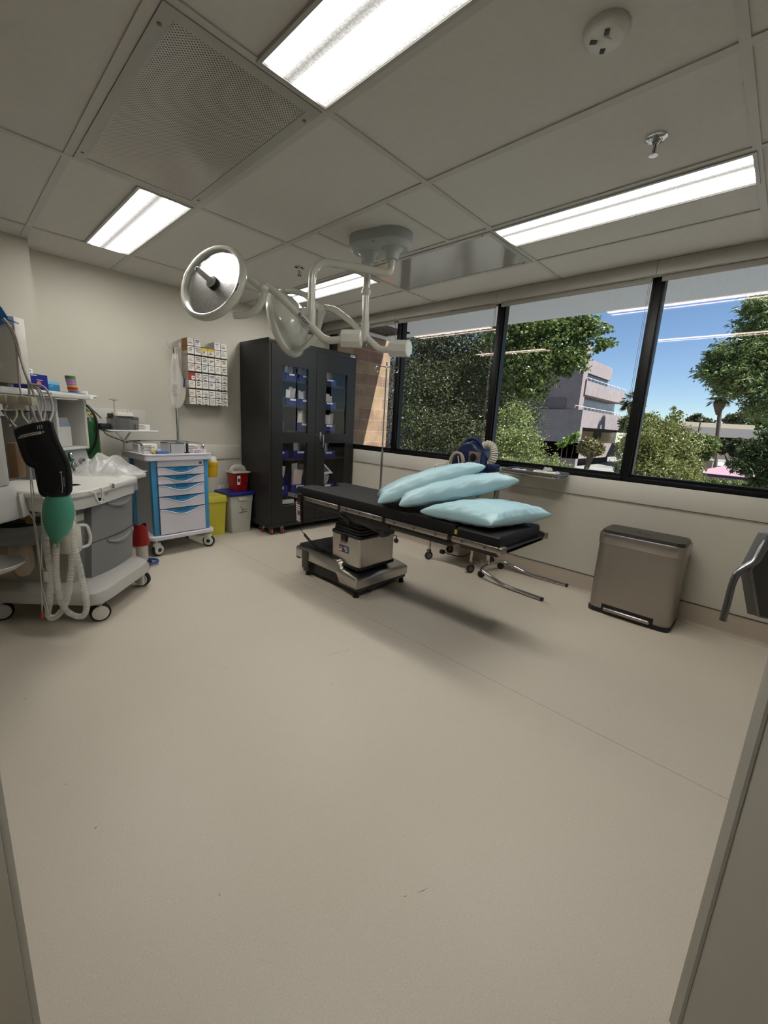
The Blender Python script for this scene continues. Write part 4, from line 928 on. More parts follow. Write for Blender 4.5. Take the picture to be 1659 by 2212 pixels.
m.build('connector_block', [BLACK, mat('connector_red', (0.45, 0.12, 0.09), 0.5), mat('connector_grey', (0.55, 0.52, 0.48), 0.4)], tab)
MBw = tm(); MBw.tube(catmull([(2.35, 2.30, 0.40), (2.44, 2.33, 0.36), (2.47, 2.30, 0.30), (2.40, 2.28, 0.24), (2.38, 2.25, 0.225)], 6), 0.004, 6); MBw.build('power_cord', OFFWH, tab)
# hand control hung on the far end of the side rail
t = thing('hand_control', 'black wired remote with white keys hanging from the table side rail', 'remote control', (1.914, 2.725, 0.0))
m = MB(); m.M = Matrix.Translation((0, 0, 0.56)) @ Matrix.Rotation(0.06, 4, 'X') @ Matrix.Rotation(-0.10, 4, 'Y'); m.box(-0.018, 0.014, -0.036, 0.036, -0.115, 0.075, 0.010); m.box(-0.004, 0.012, -0.03, 0.03, 0.06, 0.13, 0.005); m.build('housing', BLACK, t)
m = MB(); m.M = Matrix.Translation((0, 0, 0.56)) @ Matrix.Rotation(0.06, 4, 'X') @ Matrix.Rotation(-0.10, 4, 'Y'); 
for r_ in range(9):
    for c_2 in range(3): m.mat(1 if (r_ in (0, 4, 5) and c_2 < 2) else 0).box(-0.0205, -0.017, -0.027 + c_2 * 0.018, -0.013 + c_2 * 0.018, 0.052 - r_ * 0.018, 0.064 - r_ * 0.018)
m.build('keys', [PAPER, mat('key_red', (0.60, 0.25, 0.22), 0.5)], t)
cc = catmull([(0.0, 0.0, 0.45), (0.005, -0.005, 0.40), (0.015, -0.04, 0.36)], 6); m = MB(); m.tube(cc, 0.003, 6)
p0, p1 = Vector((0.015, -0.04, 0.36)), None
ctl = catmull([(0.015, -0.04, 0.36), (0.03, -0.09, 0.32), (0.05, -0.17, 0.275), (0.075, -0.25, 0.262), (0.105, -0.32, 0.262)], 30); coil = []
for i, p in enumerate(ctl):
    a = i * 1.05; coil.append(p + Vector((math.sin(a) * 0.009, 0, math.cos(a) * 0.009)))
m.tube(coil, 0.0034, 5); m.build('coiled_cord', BLACK, t)

# ------------------------------------------------------------------ pillows
PILL = mat('aqua_nonwoven', (0.655, 0.79, 0.825), 0.42, var=0.03, scale=14, bump=0.10, bscale=45)
def pillow(a, b, c, d, th, label, seed, curl=0.0):
    a, b, c, d = map(Vector, (a, b, c, d)); cen = (a + b + c + d) / 4
    nrm = (b - a).cross(d - a).normalized()
    if nrm.z < 0: nrm = -nrm
    rn = random.Random(seed); ph = [rn.uniform(0, 6.28) for _ in range(12)]
    N = 40; t = thing('pillow', label, 'pillow', (cen.x, cen.y, min(a.z, b.z, c.z, d.z)), group='pale blue disposable-covered pillows')
    O = Vector(t.location)
    m = MB()
    for sg in (1, -1):
        def fn(u, v):
            u, v = 0.5 - 0.5 * math.cos(PI * u), 0.5 - 0.5 * math.cos(PI * v)
            x, y = 2 * u - 1, 2 * v - 1
            e = (1 - x * x) * (1 - y * y)
            pin = 0.075
            uu = 0.5 + (u - 0.5) * (1 - pin * (1 - y * y) * abs(x)); vv = 0.5 + (v - 0.5) * (1 - pin * 1.3 * (1 - x * x) * abs(y))
            p = a * (1 - uu) * (1 - vv) + b * uu * (1 - vv) + c * uu * vv + d * (1 - uu) * vv
            h = th * max(e, 0) ** 0.31
            ed = math.exp(-((1 - max(abs(x), abs(y))) / 0.16) ** 2)
            wr = 0.016 * ed * math.sin(17 * x + 6 * math.sin(3 * y + ph[0]) + ph[1]) * math.sin(15 * y + ph[2])
            wr += 0.004 * math.sin(7 * x + 5 * y + ph[3]) * math.sin(4 * x - 8 * y + ph[4]) * e
            wr += 0.006 * abs(math.sin(5 * (x + y) + ph[5])) * (max(e, 0) ** 0.4)
            return p - O + nrm * (sg * h * (0.62 if sg > 0 else 0.45) + (wr if sg > 0 else wr * 0.5) * min(1, e * 9)) + nrm * curl * (x * x)
        m.grid(fn, N, N)
    o = m.build('cover', PILL, t, smooth=60)
    sm = MB(); sm.tube([(a * 0.985 + cen * 0.015 - O), (b * 0.985 + cen * 0.015 - O)], 0.0015, 5)
    return t
pillow((1.925, 1.52, .765), (1.985, 1.075, .765), (2.47, 0.95, .785), (2.50, 1.38, .770), 0.125, 'lowest pale blue pillow, lying flat at the foot of the table', 1)
pillow((1.915, 1.68, .775), (2.375, 1.135, .975), (2.62, 1.42, .930), (2.18, 1.93, .760), 0.135, 'middle pale blue pillow, propped on the lowest pillow', 2)
pillow((1.88, 1.83, .770), (2.365, 1.365, 1.035), (2.60, 1.66, .965), (2.14, 2.09, .755), 0.135, 'topmost pale blue pillow, farthest left of the three on the table', 3)
# ------------------------------------------------------------------ stainless waste bin
BINST = mat('bin_steel', (0.65, 0.625, 0.605), 0.34, 1.0, var=0.015, scale=3, stretch=(1, 1, 12))
t = thing('waste_bin', 'wide stainless steel pedal bin against the wall under the window', 'waste bin', (3.345, 0.617, 0))
def binplan(x0, x1, y0, y1, r): 
    # gently bowed front (towards -x), rounded corners
    o = []
    for px, py in rrect(x0, x1, y0, y1, r, 8): o.append((px, py))
    return o
HW = 0.258
MB().prism(rrect(-0.148, 0.135, -HW, HW, 0.055, 8), 0.028, 0.515).build('bin_body', BINST, t)
MB().prism(rrect(-0.153, 0.140, -HW - 0.006, HW + 0.006, 0.058, 8), 0.515, 0.590, 1.0, bev=0.002).build('rim_band', mat('bin_band', (0.68, 0.66, 0.645), 0.32, 1.0), t)
lid = MB()
for k, (z, s_) in enumerate(((0.590, 0.985), (0.604, 0.95))): pass
lid.prism(rrect(-0.146, 0.134, -HW, HW, 0.052, 8), 0.590, 0.612, 0.955); lid.build('lid', mat('dark_lid', (0.16, 0.145, 0.13), 0.32, var=0.04), t)
MB().tube([(0.0 + 0.036 * math.cos(a), 0.02 + 0.052 * math.sin(a), 0.6135) for a in [2 * PI * k / 28 for k in range(28)]], 0.0022, 6, closed=True).build('sensor_ring', CHROME, t)
MB().prism(rrect(-0.156, 0.142, -HW - 0.004, HW + 0.004, 0.055, 8), 0.0, 0.030).build('base_plinth', BLACK, t)
pd = MB(); pd.box(-0.153, -0.142, -0.165, 0.165, 0.008, 0.072, 0.006); pd.build('pedal_recess', BLACK, t)
pd = MB(); pd.box(-0.176, -0.148, -0.148, 0.148, 0.026, 0.052, 0.010, 3); pd.build('pedal', STEEL, t)

# ------------------------------------------------------------------ drip stand by the window
t = thing('drip_stand', 'thin chrome drip stand in front of the left window', 'drip stand', (3.22, 3.105, 0))
MB().cyl((0, 0, 0.10), (0, 0, 0.98), 0.0125, n=14).build('lower_pole', CHROME, t)
MB().cyl((0, 0, 0.97), (0, 0, 1.875), 0.0085, n=12).cyl((0, 0, 0.955), (0, 0, 0.985), 0.0145, n=14).build('upper_pole', CHROME, t)
hk = MB(); ang = math.atan2(RR.y, RR.x)
for a in (ang, ang + PI, ang + PI / 2, ang - PI / 2):
    c_1, s_1 = math.cos(a), math.sin(a); L_ = 0.115 if a in (ang, ang + PI) else 0.03
    hk.tube(catmull([(0, 0, 1.825), (c_1 * L_ * 0.5, s_1 * L_ * 0.5, 1.832), (c_1 * L_ * 0.85, s_1 * L_ * 0.85, 1.83), (c_1 * L_, s_1 * L_, 1.812), (c_1 * L_ * 0.97, s_1 * L_ * 0.97, 1.785), (c_1 * L_ * 0.80, s_1 * L_ * 0.80, 1.778), (c_1 * L_ * .72, s_1 * L_ * .72, 1.795)], 6), 0.0042, 8)
hk.build('bag_hooks', CHROME, t)
for k in range(4):
    a = k * PI / 2 + 0.35
    lg = MB(); lg.tube(fillet([(0, 0, 0.13), (math.cos(a) * 0.06, math.sin(a) * 0.06, 0.13), (math.cos(a) * 0.22, math.sin(a) * 0.22, 0.075)], 0.03), 0.010, 8); o = lg.build('leg', CHROME, t)
    cs = MB(); cx, cy = math.cos(a) * 0.22, math.sin(a) * 0.22
    cs.lathe([(0.0, -0.009), (0.024, -0.009), (0.026, -0.006), (0.026, 0.006), (0.024, 0.009), (0.0, 0.009)], 18, aim((cx, cy, 0.026), (1, 0.3, 0))); cs.cyl((cx, cy, 0.045), (cx, cy, 0.08), 0.007, n=8)
    cs.build('caster', BLACK, o)

# ------------------------------------------------------------------ utility cart with the smoke evacuator
t = thing('utility_cart', 'small chrome wheeled cart behind the pillows carrying the blue machine', 'cart', (3.335, 2.10, 0))
K = [(-0.185, -0.235), (0.165, -0.235), (-0.185, 0.235), (0.165, 0.235)]
for x, y in K:
    o = MB().cyl((x, y, 0.10), (x, y, 0.86), 0.0125, n=12).build('leg', CHROME, t)
    cs = MB(); cs.lathe([(0.0, -0.011), (0.036, -0.011), (0.040, -0.007), (0.040, 0.007), (0.036, 0.011), (0.0, 0.011)], 20, aim((x - 0.012, y - 0.006, 0.040), (0.5, 1, 0)))
    cs.build('wheel', mat('wheel_grey', (0.13, 0.13, 0.13), 0.4), o)
    fk = MB(); fk.box(x - 0.022, x + 0.012, y - 0.018, y + 0.018, 0.072, 0.098, 0.005); fk.lathe([(0.0, -0.013), (0.022, -0.013), (0.022, 0.013), (0.0, 0.013)], 16, aim((x - 0.012, y - 0.006, 0.040), (0.5, 1, 0))); fk.build('caster_fork', DKSTEEL, o)
MB().box(-0.20, 0.18, -0.25, 0.25, 0.835, 0.850, 0.003).build('top_shelf', STEEL, t)
MB().box(-0.20, 0.18, -0.25, 0.25, 0.225, 0.240, 0.003).build('lower_shelf', STEEL, t)
rl = MB(); rl.tube([(x, y, 0.895) for x, y in rrect(-0.205, 0.185, -0.255, 0.255, 0.03)], 0.006, 8, closed=True)
for x, y in K: rl.cyl((x, y, 0.84), (x, y, 0.895), 0.006, n=8)
rl.build('guard_rail', CHROME, t)
NAVY = mat('navy_plastic', (0.09, 0.14, 0.27), 0.35, var=0.04)
EO = Vector((3.30, 2.055, 0.852))
t = thing('smoke_evacuator', 'navy blue portable smoke evacuator with carry handle on the cart by the window', 'machine', EO, rotz=0.0)
# profile in the y-z plane, extruded along x (front faces the room)
pr = [(0.165, 0.0), (0.170, 0.06), (0.150, 0.15), (0.105, 0.23), (0.05, 0.278), (0.0, 0.295), (-0.04, 0.295), (-0.075, 0.268), (-0.105, 0.240), (-0.15, 0.222), (-0.165, 0.16), (-0.17, 0.05), (-0.165, 0.0)]
n = len(pr); m = MB()
for xs_ in (((-0.10, 0.94), (-0.085, 1.0), (0.10, 1.0), (0.115, 0.95)),):
    vs = []; 
    for x, s_ in xs_: vs += [(x, y * s_, 0.0 + z * s_) for y, z in [p for p in pr]]
    fs = []
    for k in range(3):
        for i in range(n): fs.append((k * n + i, k * n + (i + 1) % n, (k + 1) * n + (i + 1) % n, (k + 1) * n + i))
    fs.append(tuple(range(n))[::-1]); fs.append(tuple(3 * n + i for i in range(n)))
    m.add(vs, fs)
m.build('housing', NAVY, t)
h_ = MB(); h_.tube(catmull([(0.0, 0.115, 0.205), (0.0, 0.075, 0.285), (0.0, 0.02, 0.325), (0.0, -0.04, 0.317), (0.0, -0.085, 0.28), (0.0, -0.11, 0.225)], 6), 0.022, 10, flat=1.0); h_.build('carry_handle', NAVY, t)
m = MB(); m.box(-0.112, -0.10, -0.150, -0.035, 0.02, 0.215, 0.004); m.mat(1).box(-0.115, -0.11, -0.14, -0.065, 0.045, 0.085); m.mat(2).box(-0.1155, -0.111, -0.145, -0.085, 0.10, 0.135); m.build('control_panel', [mat('panel_taupe', (0.42, 0.37, 0.34), 0.35), PAPER, mat('panel_blue', (0.25, 0.40, 0.60), 0.3)], t)
m = MB(); m.M = Matrix.Translation((-0.115, -0.088, 0.168)) @ Matrix.Rotation(-PI / 2, 4, 'Y'); m.lathe([(0.030, 0), (0.032, 0.012), (0.020, 0.016), (0.0, 0.016)], 18); m.box(-0.035, 0.035, -0.008, 0.008, 0.014, 0.028, 0.004); m.build('selector_knob', BLACK, t)
HOSE = mat('corrugated_hose', (0.74, 0.72, 0.66), 0.45)
def ribbed(pts, r, k=9, pitch=0.012, n=14, depth=0.10):
    c = catmull(pts, k); L_ = [0]
    for i in range(1, len(c)): L_.append(L_[-1] + (c[i] - c[i - 1]).length)
    tot = L_[-1]; q = []; rr_ = []; N = int(tot / pitch * 2); j = 0
    for i in range(N + 1):
        s_ = tot * i / N
        while j < len(c) - 2 and L_[j + 1] < s_: j += 1
        f_ = (s_ - L_[j]) / max(1e-9, L_[j + 1] - L_[j]); q.append(c[j].lerp(c[j + 1], min(1, f_))); rr_.append(r * (1 + (depth if i % 2 else -depth)))
    m = MB(); m.tube(q, rr_, n); return m
m = ribbed([(0.02, -0.165, 0.11), (0.01, -0.205, 0.15), (0.01, -0.215, 0.215), (0.01, -0.19, 0.268), (0.01, -0.145, 0.285), (0.01, -0.11, 0.27)], 0.032, 9, 0.016); m.build('outlet_hose', HOSE, t)
m = MB(); m.box(-0.05, 0.09, -0.245, -0.16, 0.055, 0.115, 0.012); m.build('outlet_port', NAVY, t)
m = ribbed([(-0.02, 0.165, 0.055), (-0.06, 0.22, 0.06), (-0.10, 0.285, 0.05), (-0.10, 0.325, 0.015), (-0.10, 0.335, -0.05), (-0.10, 0.335, -0.16)], 0.030, 9, 0.015); m.build('inlet_hose', HOSE, t)
CORDM = mat('beige_cord', (0.66, 0.62, 0.54), 0.45)
m = MB(); pts = []
for k in range(150):
    a = k * 2 * PI / 26; rr_ = 0.078 + 0.010 * math.sin(k * 0.37); pts.append((-0.135 - 0.010 * math.sin(k * 0.21) - 0.00012 * k, 0.060 + rr_ * math.cos(a) * 0.90, 0.105 + rr_ * math.sin(a) * 1.15))
m.tube(pts, 0.006, 6); m.tube(catmull([(-0.15, 0.05, 0.17), (-0.155, 0.03, 0.09), (-0.16, 0.045, 0.05)], 5), 0.006, 6); m.box(-0.168, -0.148, 0.03, 0.06, 0.02, 0.06, 0.006); m.build('coiled_power_cord', CORDM, t)
# plug and lead hanging under the cart
t = thing('power_plug', 'white plug with black lead hanging near the cart wheels under the table', 'plug', (3.17, 2.22, 0))
MB().box(-0.02, 0.02, -0.045, 0.03, 0.17, 0.25, 0.006).build('tag_sheet', PAPER, t)
m = MB(); m.box(-0.022, 0.022, -0.05, 0.0, 0.085, 0.125, 0.012); m.tube(catmull([(0, -0.05, 0.105), (0.02, -0.12, 0.095), (0.05, -0.22, 0.10), (0.08, -0.30, 0.16), (0.10, -0.33, 0.24)], 6), 0.005, 6); m.build('lead', BLACK, t)

# ------------------------------------------------------------------ instrument stand by the window
t = thing('instrument_stand', 'chrome instrument stand with a flat tray below the window and U-shaped foot', 'instrument stand', (3.27, 1.70, 0))
m = MB(); IO = Vector((3.27, 1.70, 0)); m.M = Matrix.Translation(-IO)
f_ = fillet([(3.045, 1.165, 0.016), (3.06, 1.50, 0.020), (3.075, 1.62, 0.055), (3.09, 1.735, 0.075), (3.25, 1.755, 0.080), (3.475, 1.735, 0.075), (3.485, 1.62, 0.055), (3.500, 1.50, 0.020), (3.505, 1.150, 0.016)], 0.06, 6)
m.tube(f_, 0.0145, 14); m.build('u_base', CHROME, t)
m = MB(); m.M = Matrix.Translation(-IO)
for q in ((3.045, 1.163, 0.016), (3.505, 1.148, 0.016)): m.cyl(q, (q[0] - 0.001, q[1] - 0.016, q[2]), 0.0155, n=14)
m.build('end_cap', BLACK, t)
for x in (3.12, 3.46):
    cs = MB(); cs.M = Matrix.Translation(-IO); cs.lathe([(0.0, -0.009), (0.028, -0.009), (0.031, -0.006), (0.031, 0.006), (0.028, 0.009), (0.0, 0.009)], 18, aim((x, 1.735, 0.031), (0.8, 0.6, 0))); cs.cyl((x, 1.735, 0.04), (x, 1.735, 0.075), 0.007, n=8)
    cs.build('caster', BLACK, t)
m = MB(); m.M = Matrix.Translation(-IO); m.cyl((3.25, 1.755, 0.07), (3.25, 1.755, 0.50), 0.0165, n=14); m.build('lower_post', CHROME, t)
m = MB(); m.M = Matrix.Translation(-IO); m.cyl((3.25, 1.755, 0.48), (3.25, 1.755, 0.85), 0.0125, n=14)
TZ_ = 0.935; TX0, TX1, TY0, TY1 = 3.215, 3.495, 1.245, 1.715
m.tube(fillet([(3.25, 1.755, 0.84), (3.25, 1.755, TZ_ - 0.01), (TX0 + 0.01, 1.72, TZ_ - 0.01), (TX0 + 0.01, TY0, TZ_ - 0.01), (TX1 - 0.01, TY0, TZ_ - 0.01), (TX1 - 0.01, 1.72, TZ_ - 0.01)], 0.04, 6), 0.0085, 10); m.build('tray_frame', CHROME, t)
m = MB(); m.M = Matrix.Translation(-IO); m.prism(rrect(TX0, TX1, TY0, TY1, 0.03), TZ_, TZ_ + 0.003); m.tube([(x, y, TZ_ + 0.012) for x, y in rrect(TX0, TX1, TY0, TY1, 0.03)], 0.005, 8, closed=True, flat=2.0)
m.build('tray', STEEL, t)
def sheet(name, x, y, w_, d_, h_, m_, label, cat, rz=0, amp=0.006):
    b = MB(); sd = random.uniform(0, 9)
    for sg in (0, 1): b.grid(lambda u, v: ((u - .5) * w_, (v - .5) * d_, (sg * h_ + amp * abs(math.sin(9 * u + sd) * math.sin(7 * v + sd))) if 0.02 < u < .98 and .02 < v < .98 else 0.001), 10, 10)
    o = b.build(name, m_); o.location = (x, y, TZ_ + 0.004); o.rotation_euler = (0, 0, rz); return tag(o, label, cat)
sheet('paper_pack', 3.31, 1.60, 0.11, 0.13, 0.012, mat('bluish_paper', (0.72, 0.77, 0.84), 0.6), 'bluish white paper pack at the left end of the instrument tray', 'packet', 0.3)
sheet('folded_towel', 3.36, 1.385, 0.14, 0.21, 0.015, mat('gauze_white', (0.80, 0.79, 0.75), 0.8), 'folded white gauze towel at the right end of the instrument tray', 'towel', 0.15, 0.010)
sheet('paper_pack', 3.40, 1.39, 0.06, 0.07, 0.020, mat('grey_gauze', (0.66, 0.67, 0.66), 0.7), 'small grey crumpled pack lying on the gauze towel', 'packet', 0.5, 0.008).location.z += 0.022

# ------------------------------------------------------------------ near door and frame
DOORM = mat('door_laminate', (0.76, 0.75, 0.72), 0.45, var=0.02)
E0 = P(1441, 2212, d=0.93); E1 = P(1640, 1400, d=0.93)
ex, ey = E0.x, E0.y
dd = Vector((-0.50, -0.866, 0)).normalized(); dn = Vector((-dd.y, dd.x, 0))
if dn.dot(Vector((-1, 0, 0))) < 0: dn = -dn
A = Matrix(((dd.x, -dn.x, 0, ex), (dd.y, -dn.y, 0, ey), (0, 0, 1, 0), (0, 0, 0, 1)))
m = MB(); m.M = A; m.box(0.0, 0.90, 0.0, 0.045, 0.008, 2.06, 0.003)
door_o = m.build('door_1', DOORM); door_o['kind'] = 'structure'
m = MB(); m.M = A; m.box(0.018, 0.024, -0.0012, 0.001, 0.01, 2.05); m.build('edge_strip', mat('edge_line', (0.60, 0.59, 0.56), 0.5), door_o)
HGREY = mat('hammered_grey', (0.27, 0.265, 0.25), 0.4, var=0.04); HSAT = mat('satin_chrome', (0.52, 0.52, 0.53), 0.3, 1.0)
def hp(px, py, d=0.95): return P(px, py, d=d)
# push paddle: dark six-sided plate with a bright edge, and its bent lever
pl = [hp(1715, 1110), hp(1663, 1152), hp(1622, 1231), hp(1639, 1332), hp(1700, 1345), hp(1760, 1330), hp(1760, 1120)]
bk = RF * 0.03
m = MB(); n = len(pl); m.add([p for p in pl] + [p + bk for p in pl], [tuple(range(n)), tuple(range(n, 2 * n))] + [(i, (i + 1) % n, n + (i + 1) % n, n + i) for i in range(n)])
m.build('push_plate', HGREY, door_o, smooth=0)
m = MB(); m.tube([p for p in pl], 0.0022, 6, closed=True); m.build('plate_edge', HSAT, door_o)
lv = [hp(1672, 1150, .955), hp(1648, 1183, .955), hp(1629, 1213, .955), hp(1597, 1234, .96), hp(1583, 1258, .965), hp(1572, 1300, .97), hp(1561, 1341, .975)]
m = MB(); m.tube(catmull(lv, 5), [0.010 - 0.0025 * min(1, k / 20) for k in range(31)], 10, flat=0.8); m.build('pull_lever', HSAT, door_o)
# left side of the doorway
JX = mat('door_frame_paint', (0.60, 0.59, 0.545), 0.45); JW = mat('hall_wall', (0.60, 0.575, 0.52), 0.6)
J0 = P(88, 2204, d=0.80); J1 = P(4, 1690, d=0.80)
jx, jy = J0.x, J0.y
vd = Vector((-0.719, 0.695, 0)); vw_ = Vector((0.695, 0.719, 0))
def jm(): m = MB(); m.M = Matrix(((vd.x, vw_.x, 0, jx), (vd.y, vw_.y, 0, jy), (0, 0, 1, 0), (0, 0, 0, 1))); return m
struct('trim_4', jm().box(0.0, 0.13, -0.0155, 0.0, 0.0, 2.1, 0.0015), JX)
struct('trim_5', jm().box(-0.001, 0.30, -0.45, -0.0165, 0.0, 2.1, 0.001), JW)
# ------------------------------------------------------------------ anaesthesia machine, turned 46 degrees
AC = Vector((0.51, 2.80, 0)); AANG = math.radians(46.22)
AM = Matrix.Translation(AC) @ Matrix.Rotation(AANG, 4, 'Z'); AI = AM.inverted()
def LP(px, py, lx=None, ly=None, z=None):
    """local point of the machine under a photo pixel, on a local plane"""
    o = AI @ CAM; r = (AI.to_3x3() @ (P(px, py, d=1.0) - CAM))
    t = ((lx - o.x) / r.x) if lx is not None else ((ly - o.y) / r.y if ly is not None else (z - o.z) / r.z)
    return o + r * t
AG = mat('machine_grey', (0.46, 0.46, 0.455), 0.42, var=0.02); AW = mat('machine_white', (0.76, 0.755, 0.73), 0.35, var=0.02); AB = mat('machine_beige', (0.64, 0.62, 0.575), 0.45, var=0.03)
AL = mat('machine_light_grey', (0.60, 0.60, 0.60), 0.35, var=0.02); GREEN = mat('gauge_green', (0.06, 0.33, 0.22), 0.4); TRANSL = mat('translucent_hose', (0.86, 0.85, 0.82), 0.2, alpha=0.42)
am = thing('anaesthesia_machine', 'white and grey anaesthesia machine with worktop, gauges and two grey drawers', 'anaesthesia machine', AC, rotz=AANG)
# base skirt with rounded front corner
base = [(-0.03, 0.06), (-0.035, 0.02), (-0.02, -0.02), (0.02, -0.045), (0.10, -0.055), (0.30, -0.05), (0.50, -0.045), (0.60, -0.025), (0.655, 0.03), (0.67, 0.12), (0.67, 0.75), (0.30, 0.80), (0.02, 0.80), (-0.01, 0.62), (-0.03, 0.40)]
bp = [(p.x, p.y) for p in catmull([(x, y, 0) for x, y in base], 4, closed=True)]
m = MB(); n = len(bp)
def inset(p, e):
    c = Vector((0.32, 0.35)); q = Vector(p) - c; return (c.x + q.x * (1 - e), c.y + q.y * (1 - e))
rings = [(0.125, 0.02), (0.130, 0.0), (0.165, 0.0), (0.195, 0.03), (0.215, 0.11), (0.228, 0.24), (0.235, 0.34)]
for z, e in rings:
    for p in bp: q = inset(p, e); m.v.append(Vector((q[0], q[1], z)))
for k in range(len(rings) - 1):
    for i in range(n): m.f.append((k * n + i, k * n + (i + 1) % n, (k + 1) * n + (i + 1) % n, (k + 1) * n + i)); m.mi.append(0)
m.f.append(tuple(range(n))); m.mi.append(0); m.f.append(tuple((len(rings) - 1) * n + i for i in range(n))); m.mi.append(0)
m.build('base_skirt', mat('skirt_white', (0.68, 0.67, 0.645), 0.25, var=0.02), am)
def wheel(p, ax, r, par=am, cover=True):
    c = MB(); B = aim(p, ax)
    c.M = B; c.lathe([(0.0, -0.016), (r - 0.008, -0.018), (r, -0.011), (r, 0.011), (r - 0.008, 0.018), (0.0, 0.016)], 30); o = c.build('caster', RUBBER, par)
    k = MB(); k.M = B; k.lathe([(r * 0.80, 0.0175), (r * 0.78, 0.022), (r * .3, 0.025), (0.0, 0.025)], 30); k.lathe([(r * 0.80, -0.0175), (r * 0.78, -0.022), (0.0, -0.025)], 30); k.build('wheel_cap', AW, o)
    f = MB(); f.box(p[0] - 0.02, p[0] + 0.02, p[1] - 0.02, p[1] + 0.02, 2 * r - 0.01, 0.135, 0.004); f.build('caster_stem', AW, o)
wheel((0.045, -0.005, 0.056), (-0.80, -0.62, 0.0), 0.056)
wheel((0.60, 0.03, 0.056), (1, -0.05, 0), 0.056); wheel((0.02, 0.545, 0.056), (-0.8, -0.6, 0), 0.056); wheel((0.60, 0.62, 0.056), (1, 0, 0), 0.056)
m = MB(); m.box(0.545, 0.575, 0.0, 0.05, 0.02, 0.125, 0.006); m.build('brake_guard', AW, am)
# body: white core at the left, grey drawer stack at the right
m = MB(); m.box(0.06, 0.62, 0.14, 0.72, 0.225, 0.70, 0.006); m.build('body', mat('core_beige', (0.60, 0.585, 0.55), 0.45, var=0.02), am)
m = MB(); m.box(0.115, 0.60, 0.125, 0.70, 0.226, 0.69, 0.01); m.build('drawer_stack', AG, am)
def bowed(x0, x1, z0, z1, y, bow, lean=0.0):
    m = MB(); N = 12
    vs = []
    for z in (z0, z1):
        for k in range(N + 1): a = k / N; vs.append((x0 + (x1 - x0) * a + (z - z0) * lean, y - bow * math.sin(PI * a), z))
    for z in (z0, z1):
        for k in range(N + 1): a = k / N; vs.append((x0 + (x1 - x0) * a + (z - z0) * lean, y + 0.05, z))
    M_ = N + 1; fs = []
    for k in range(N): fs += [(k, k + 1, M_ + k + 1, M_ + k), (2 * M_ + k, 3 * M_ + k, 3 * M_ + k + 1, 2 * M_ + k + 1), (M_ + k, M_ + k + 1, 3 * M_ + k + 1, 3 * M_ + k), (k, 2 * M_ + k, 2 * M_ + k + 1, k + 1)]
    fs += [(0, M_, 3 * M_, 2 * M_), (N, 2 * M_ + N, 3 * M_ + N, M_ + N)]
    return m.add(vs, fs)
for z0, z1, hx in ((0.232, 0.448, 0.0), (0.453, 0.686, 0.0)):
    ln = 0.13; sx = 0.135 + (z0 - 0.232) * ln
    o = bowed(sx, sx + 0.455, z0, z1, 0.085, 0.022, ln).build('drawer', AG, am)
    h_ = MB(); c = []
    for k in range(15): a = k / 14; c.append((sx + 0.15 + 0.27 * a, 0.062 - 0.012 * math.sin(PI * a), z1 - 0.012 - 0.028 * math.sin(PI * a) ** 0.7))
    h_.tube(c, [0.004 + 0.009 * math.sin(PI * k / 14) for k in range(15)], 8); h_.grid(lambda u, v: (c[int(u * 14)][0], c[int(u * 14)][1] + 0.004 * (1 - v), c[int(u * 14)][2] + v * (z1 - 0.004 - c[int(u * 14)][2])), 14, 2)
    h_.build('drawer_handle', mat('handle_grey', (0.52, 0.52, 0.515), 0.35), o)
# worktop slab with curved front edge
wt = [(-0.075, 0.16), (-0.07, 0.09), (-0.03, 0.045), (0.06, 0.020), (0.20, 0.012), (0.36, 0.020), (0.52, 0.030), (0.62, 0.030), (0.66, 0.055), (0.685, 0.10), (0.72, 0.30), (0.72, 0.56), (0.30, 0.60), (-0.02, 0.60), (-0.06, 0.40)]
m = MB(); m.prism(wt, 0.762, 0.800, 1.0, bev=0.008); m.build('worktop', mat('worktop_white', (0.80, 0.79, 0.765), 0.35, var=0.02), am)
m = MB(); m.prism([(x * 0.965 + 0.012, y * 0.97 + 0.022) for x, y in wt], 0.690, 0.763, 1.0); m.build('worktop_apron', AW, am)
m = MB(); m.lathe([(0.034, 0.8), (0.036, 0.802), (0.040, 0.802), (0.040, 0.8)], 28, Matrix.Translation((0.205, 0.19, 0))); m.lathe([(0.034, 0.801), (0.0, 0.801)], 28, Matrix.Translation((0.205, 0.19, 0))); m.build('cup_recess', AL, am)
# fold-out side shelf (right) carrying the plastic bag
m = MB(); m.prism(rrect(0.72, 1.00, 0.14, 0.42, 0.05), 0.755, 0.785, 1.0, bev=0.006); m.build('side_shelf', AW, am)
m = MB(); m.box(0.72, 0.93, 0.19, 0.38, 0.655, 0.756, 0.006); m.build('shelf_bracket', AL, am)
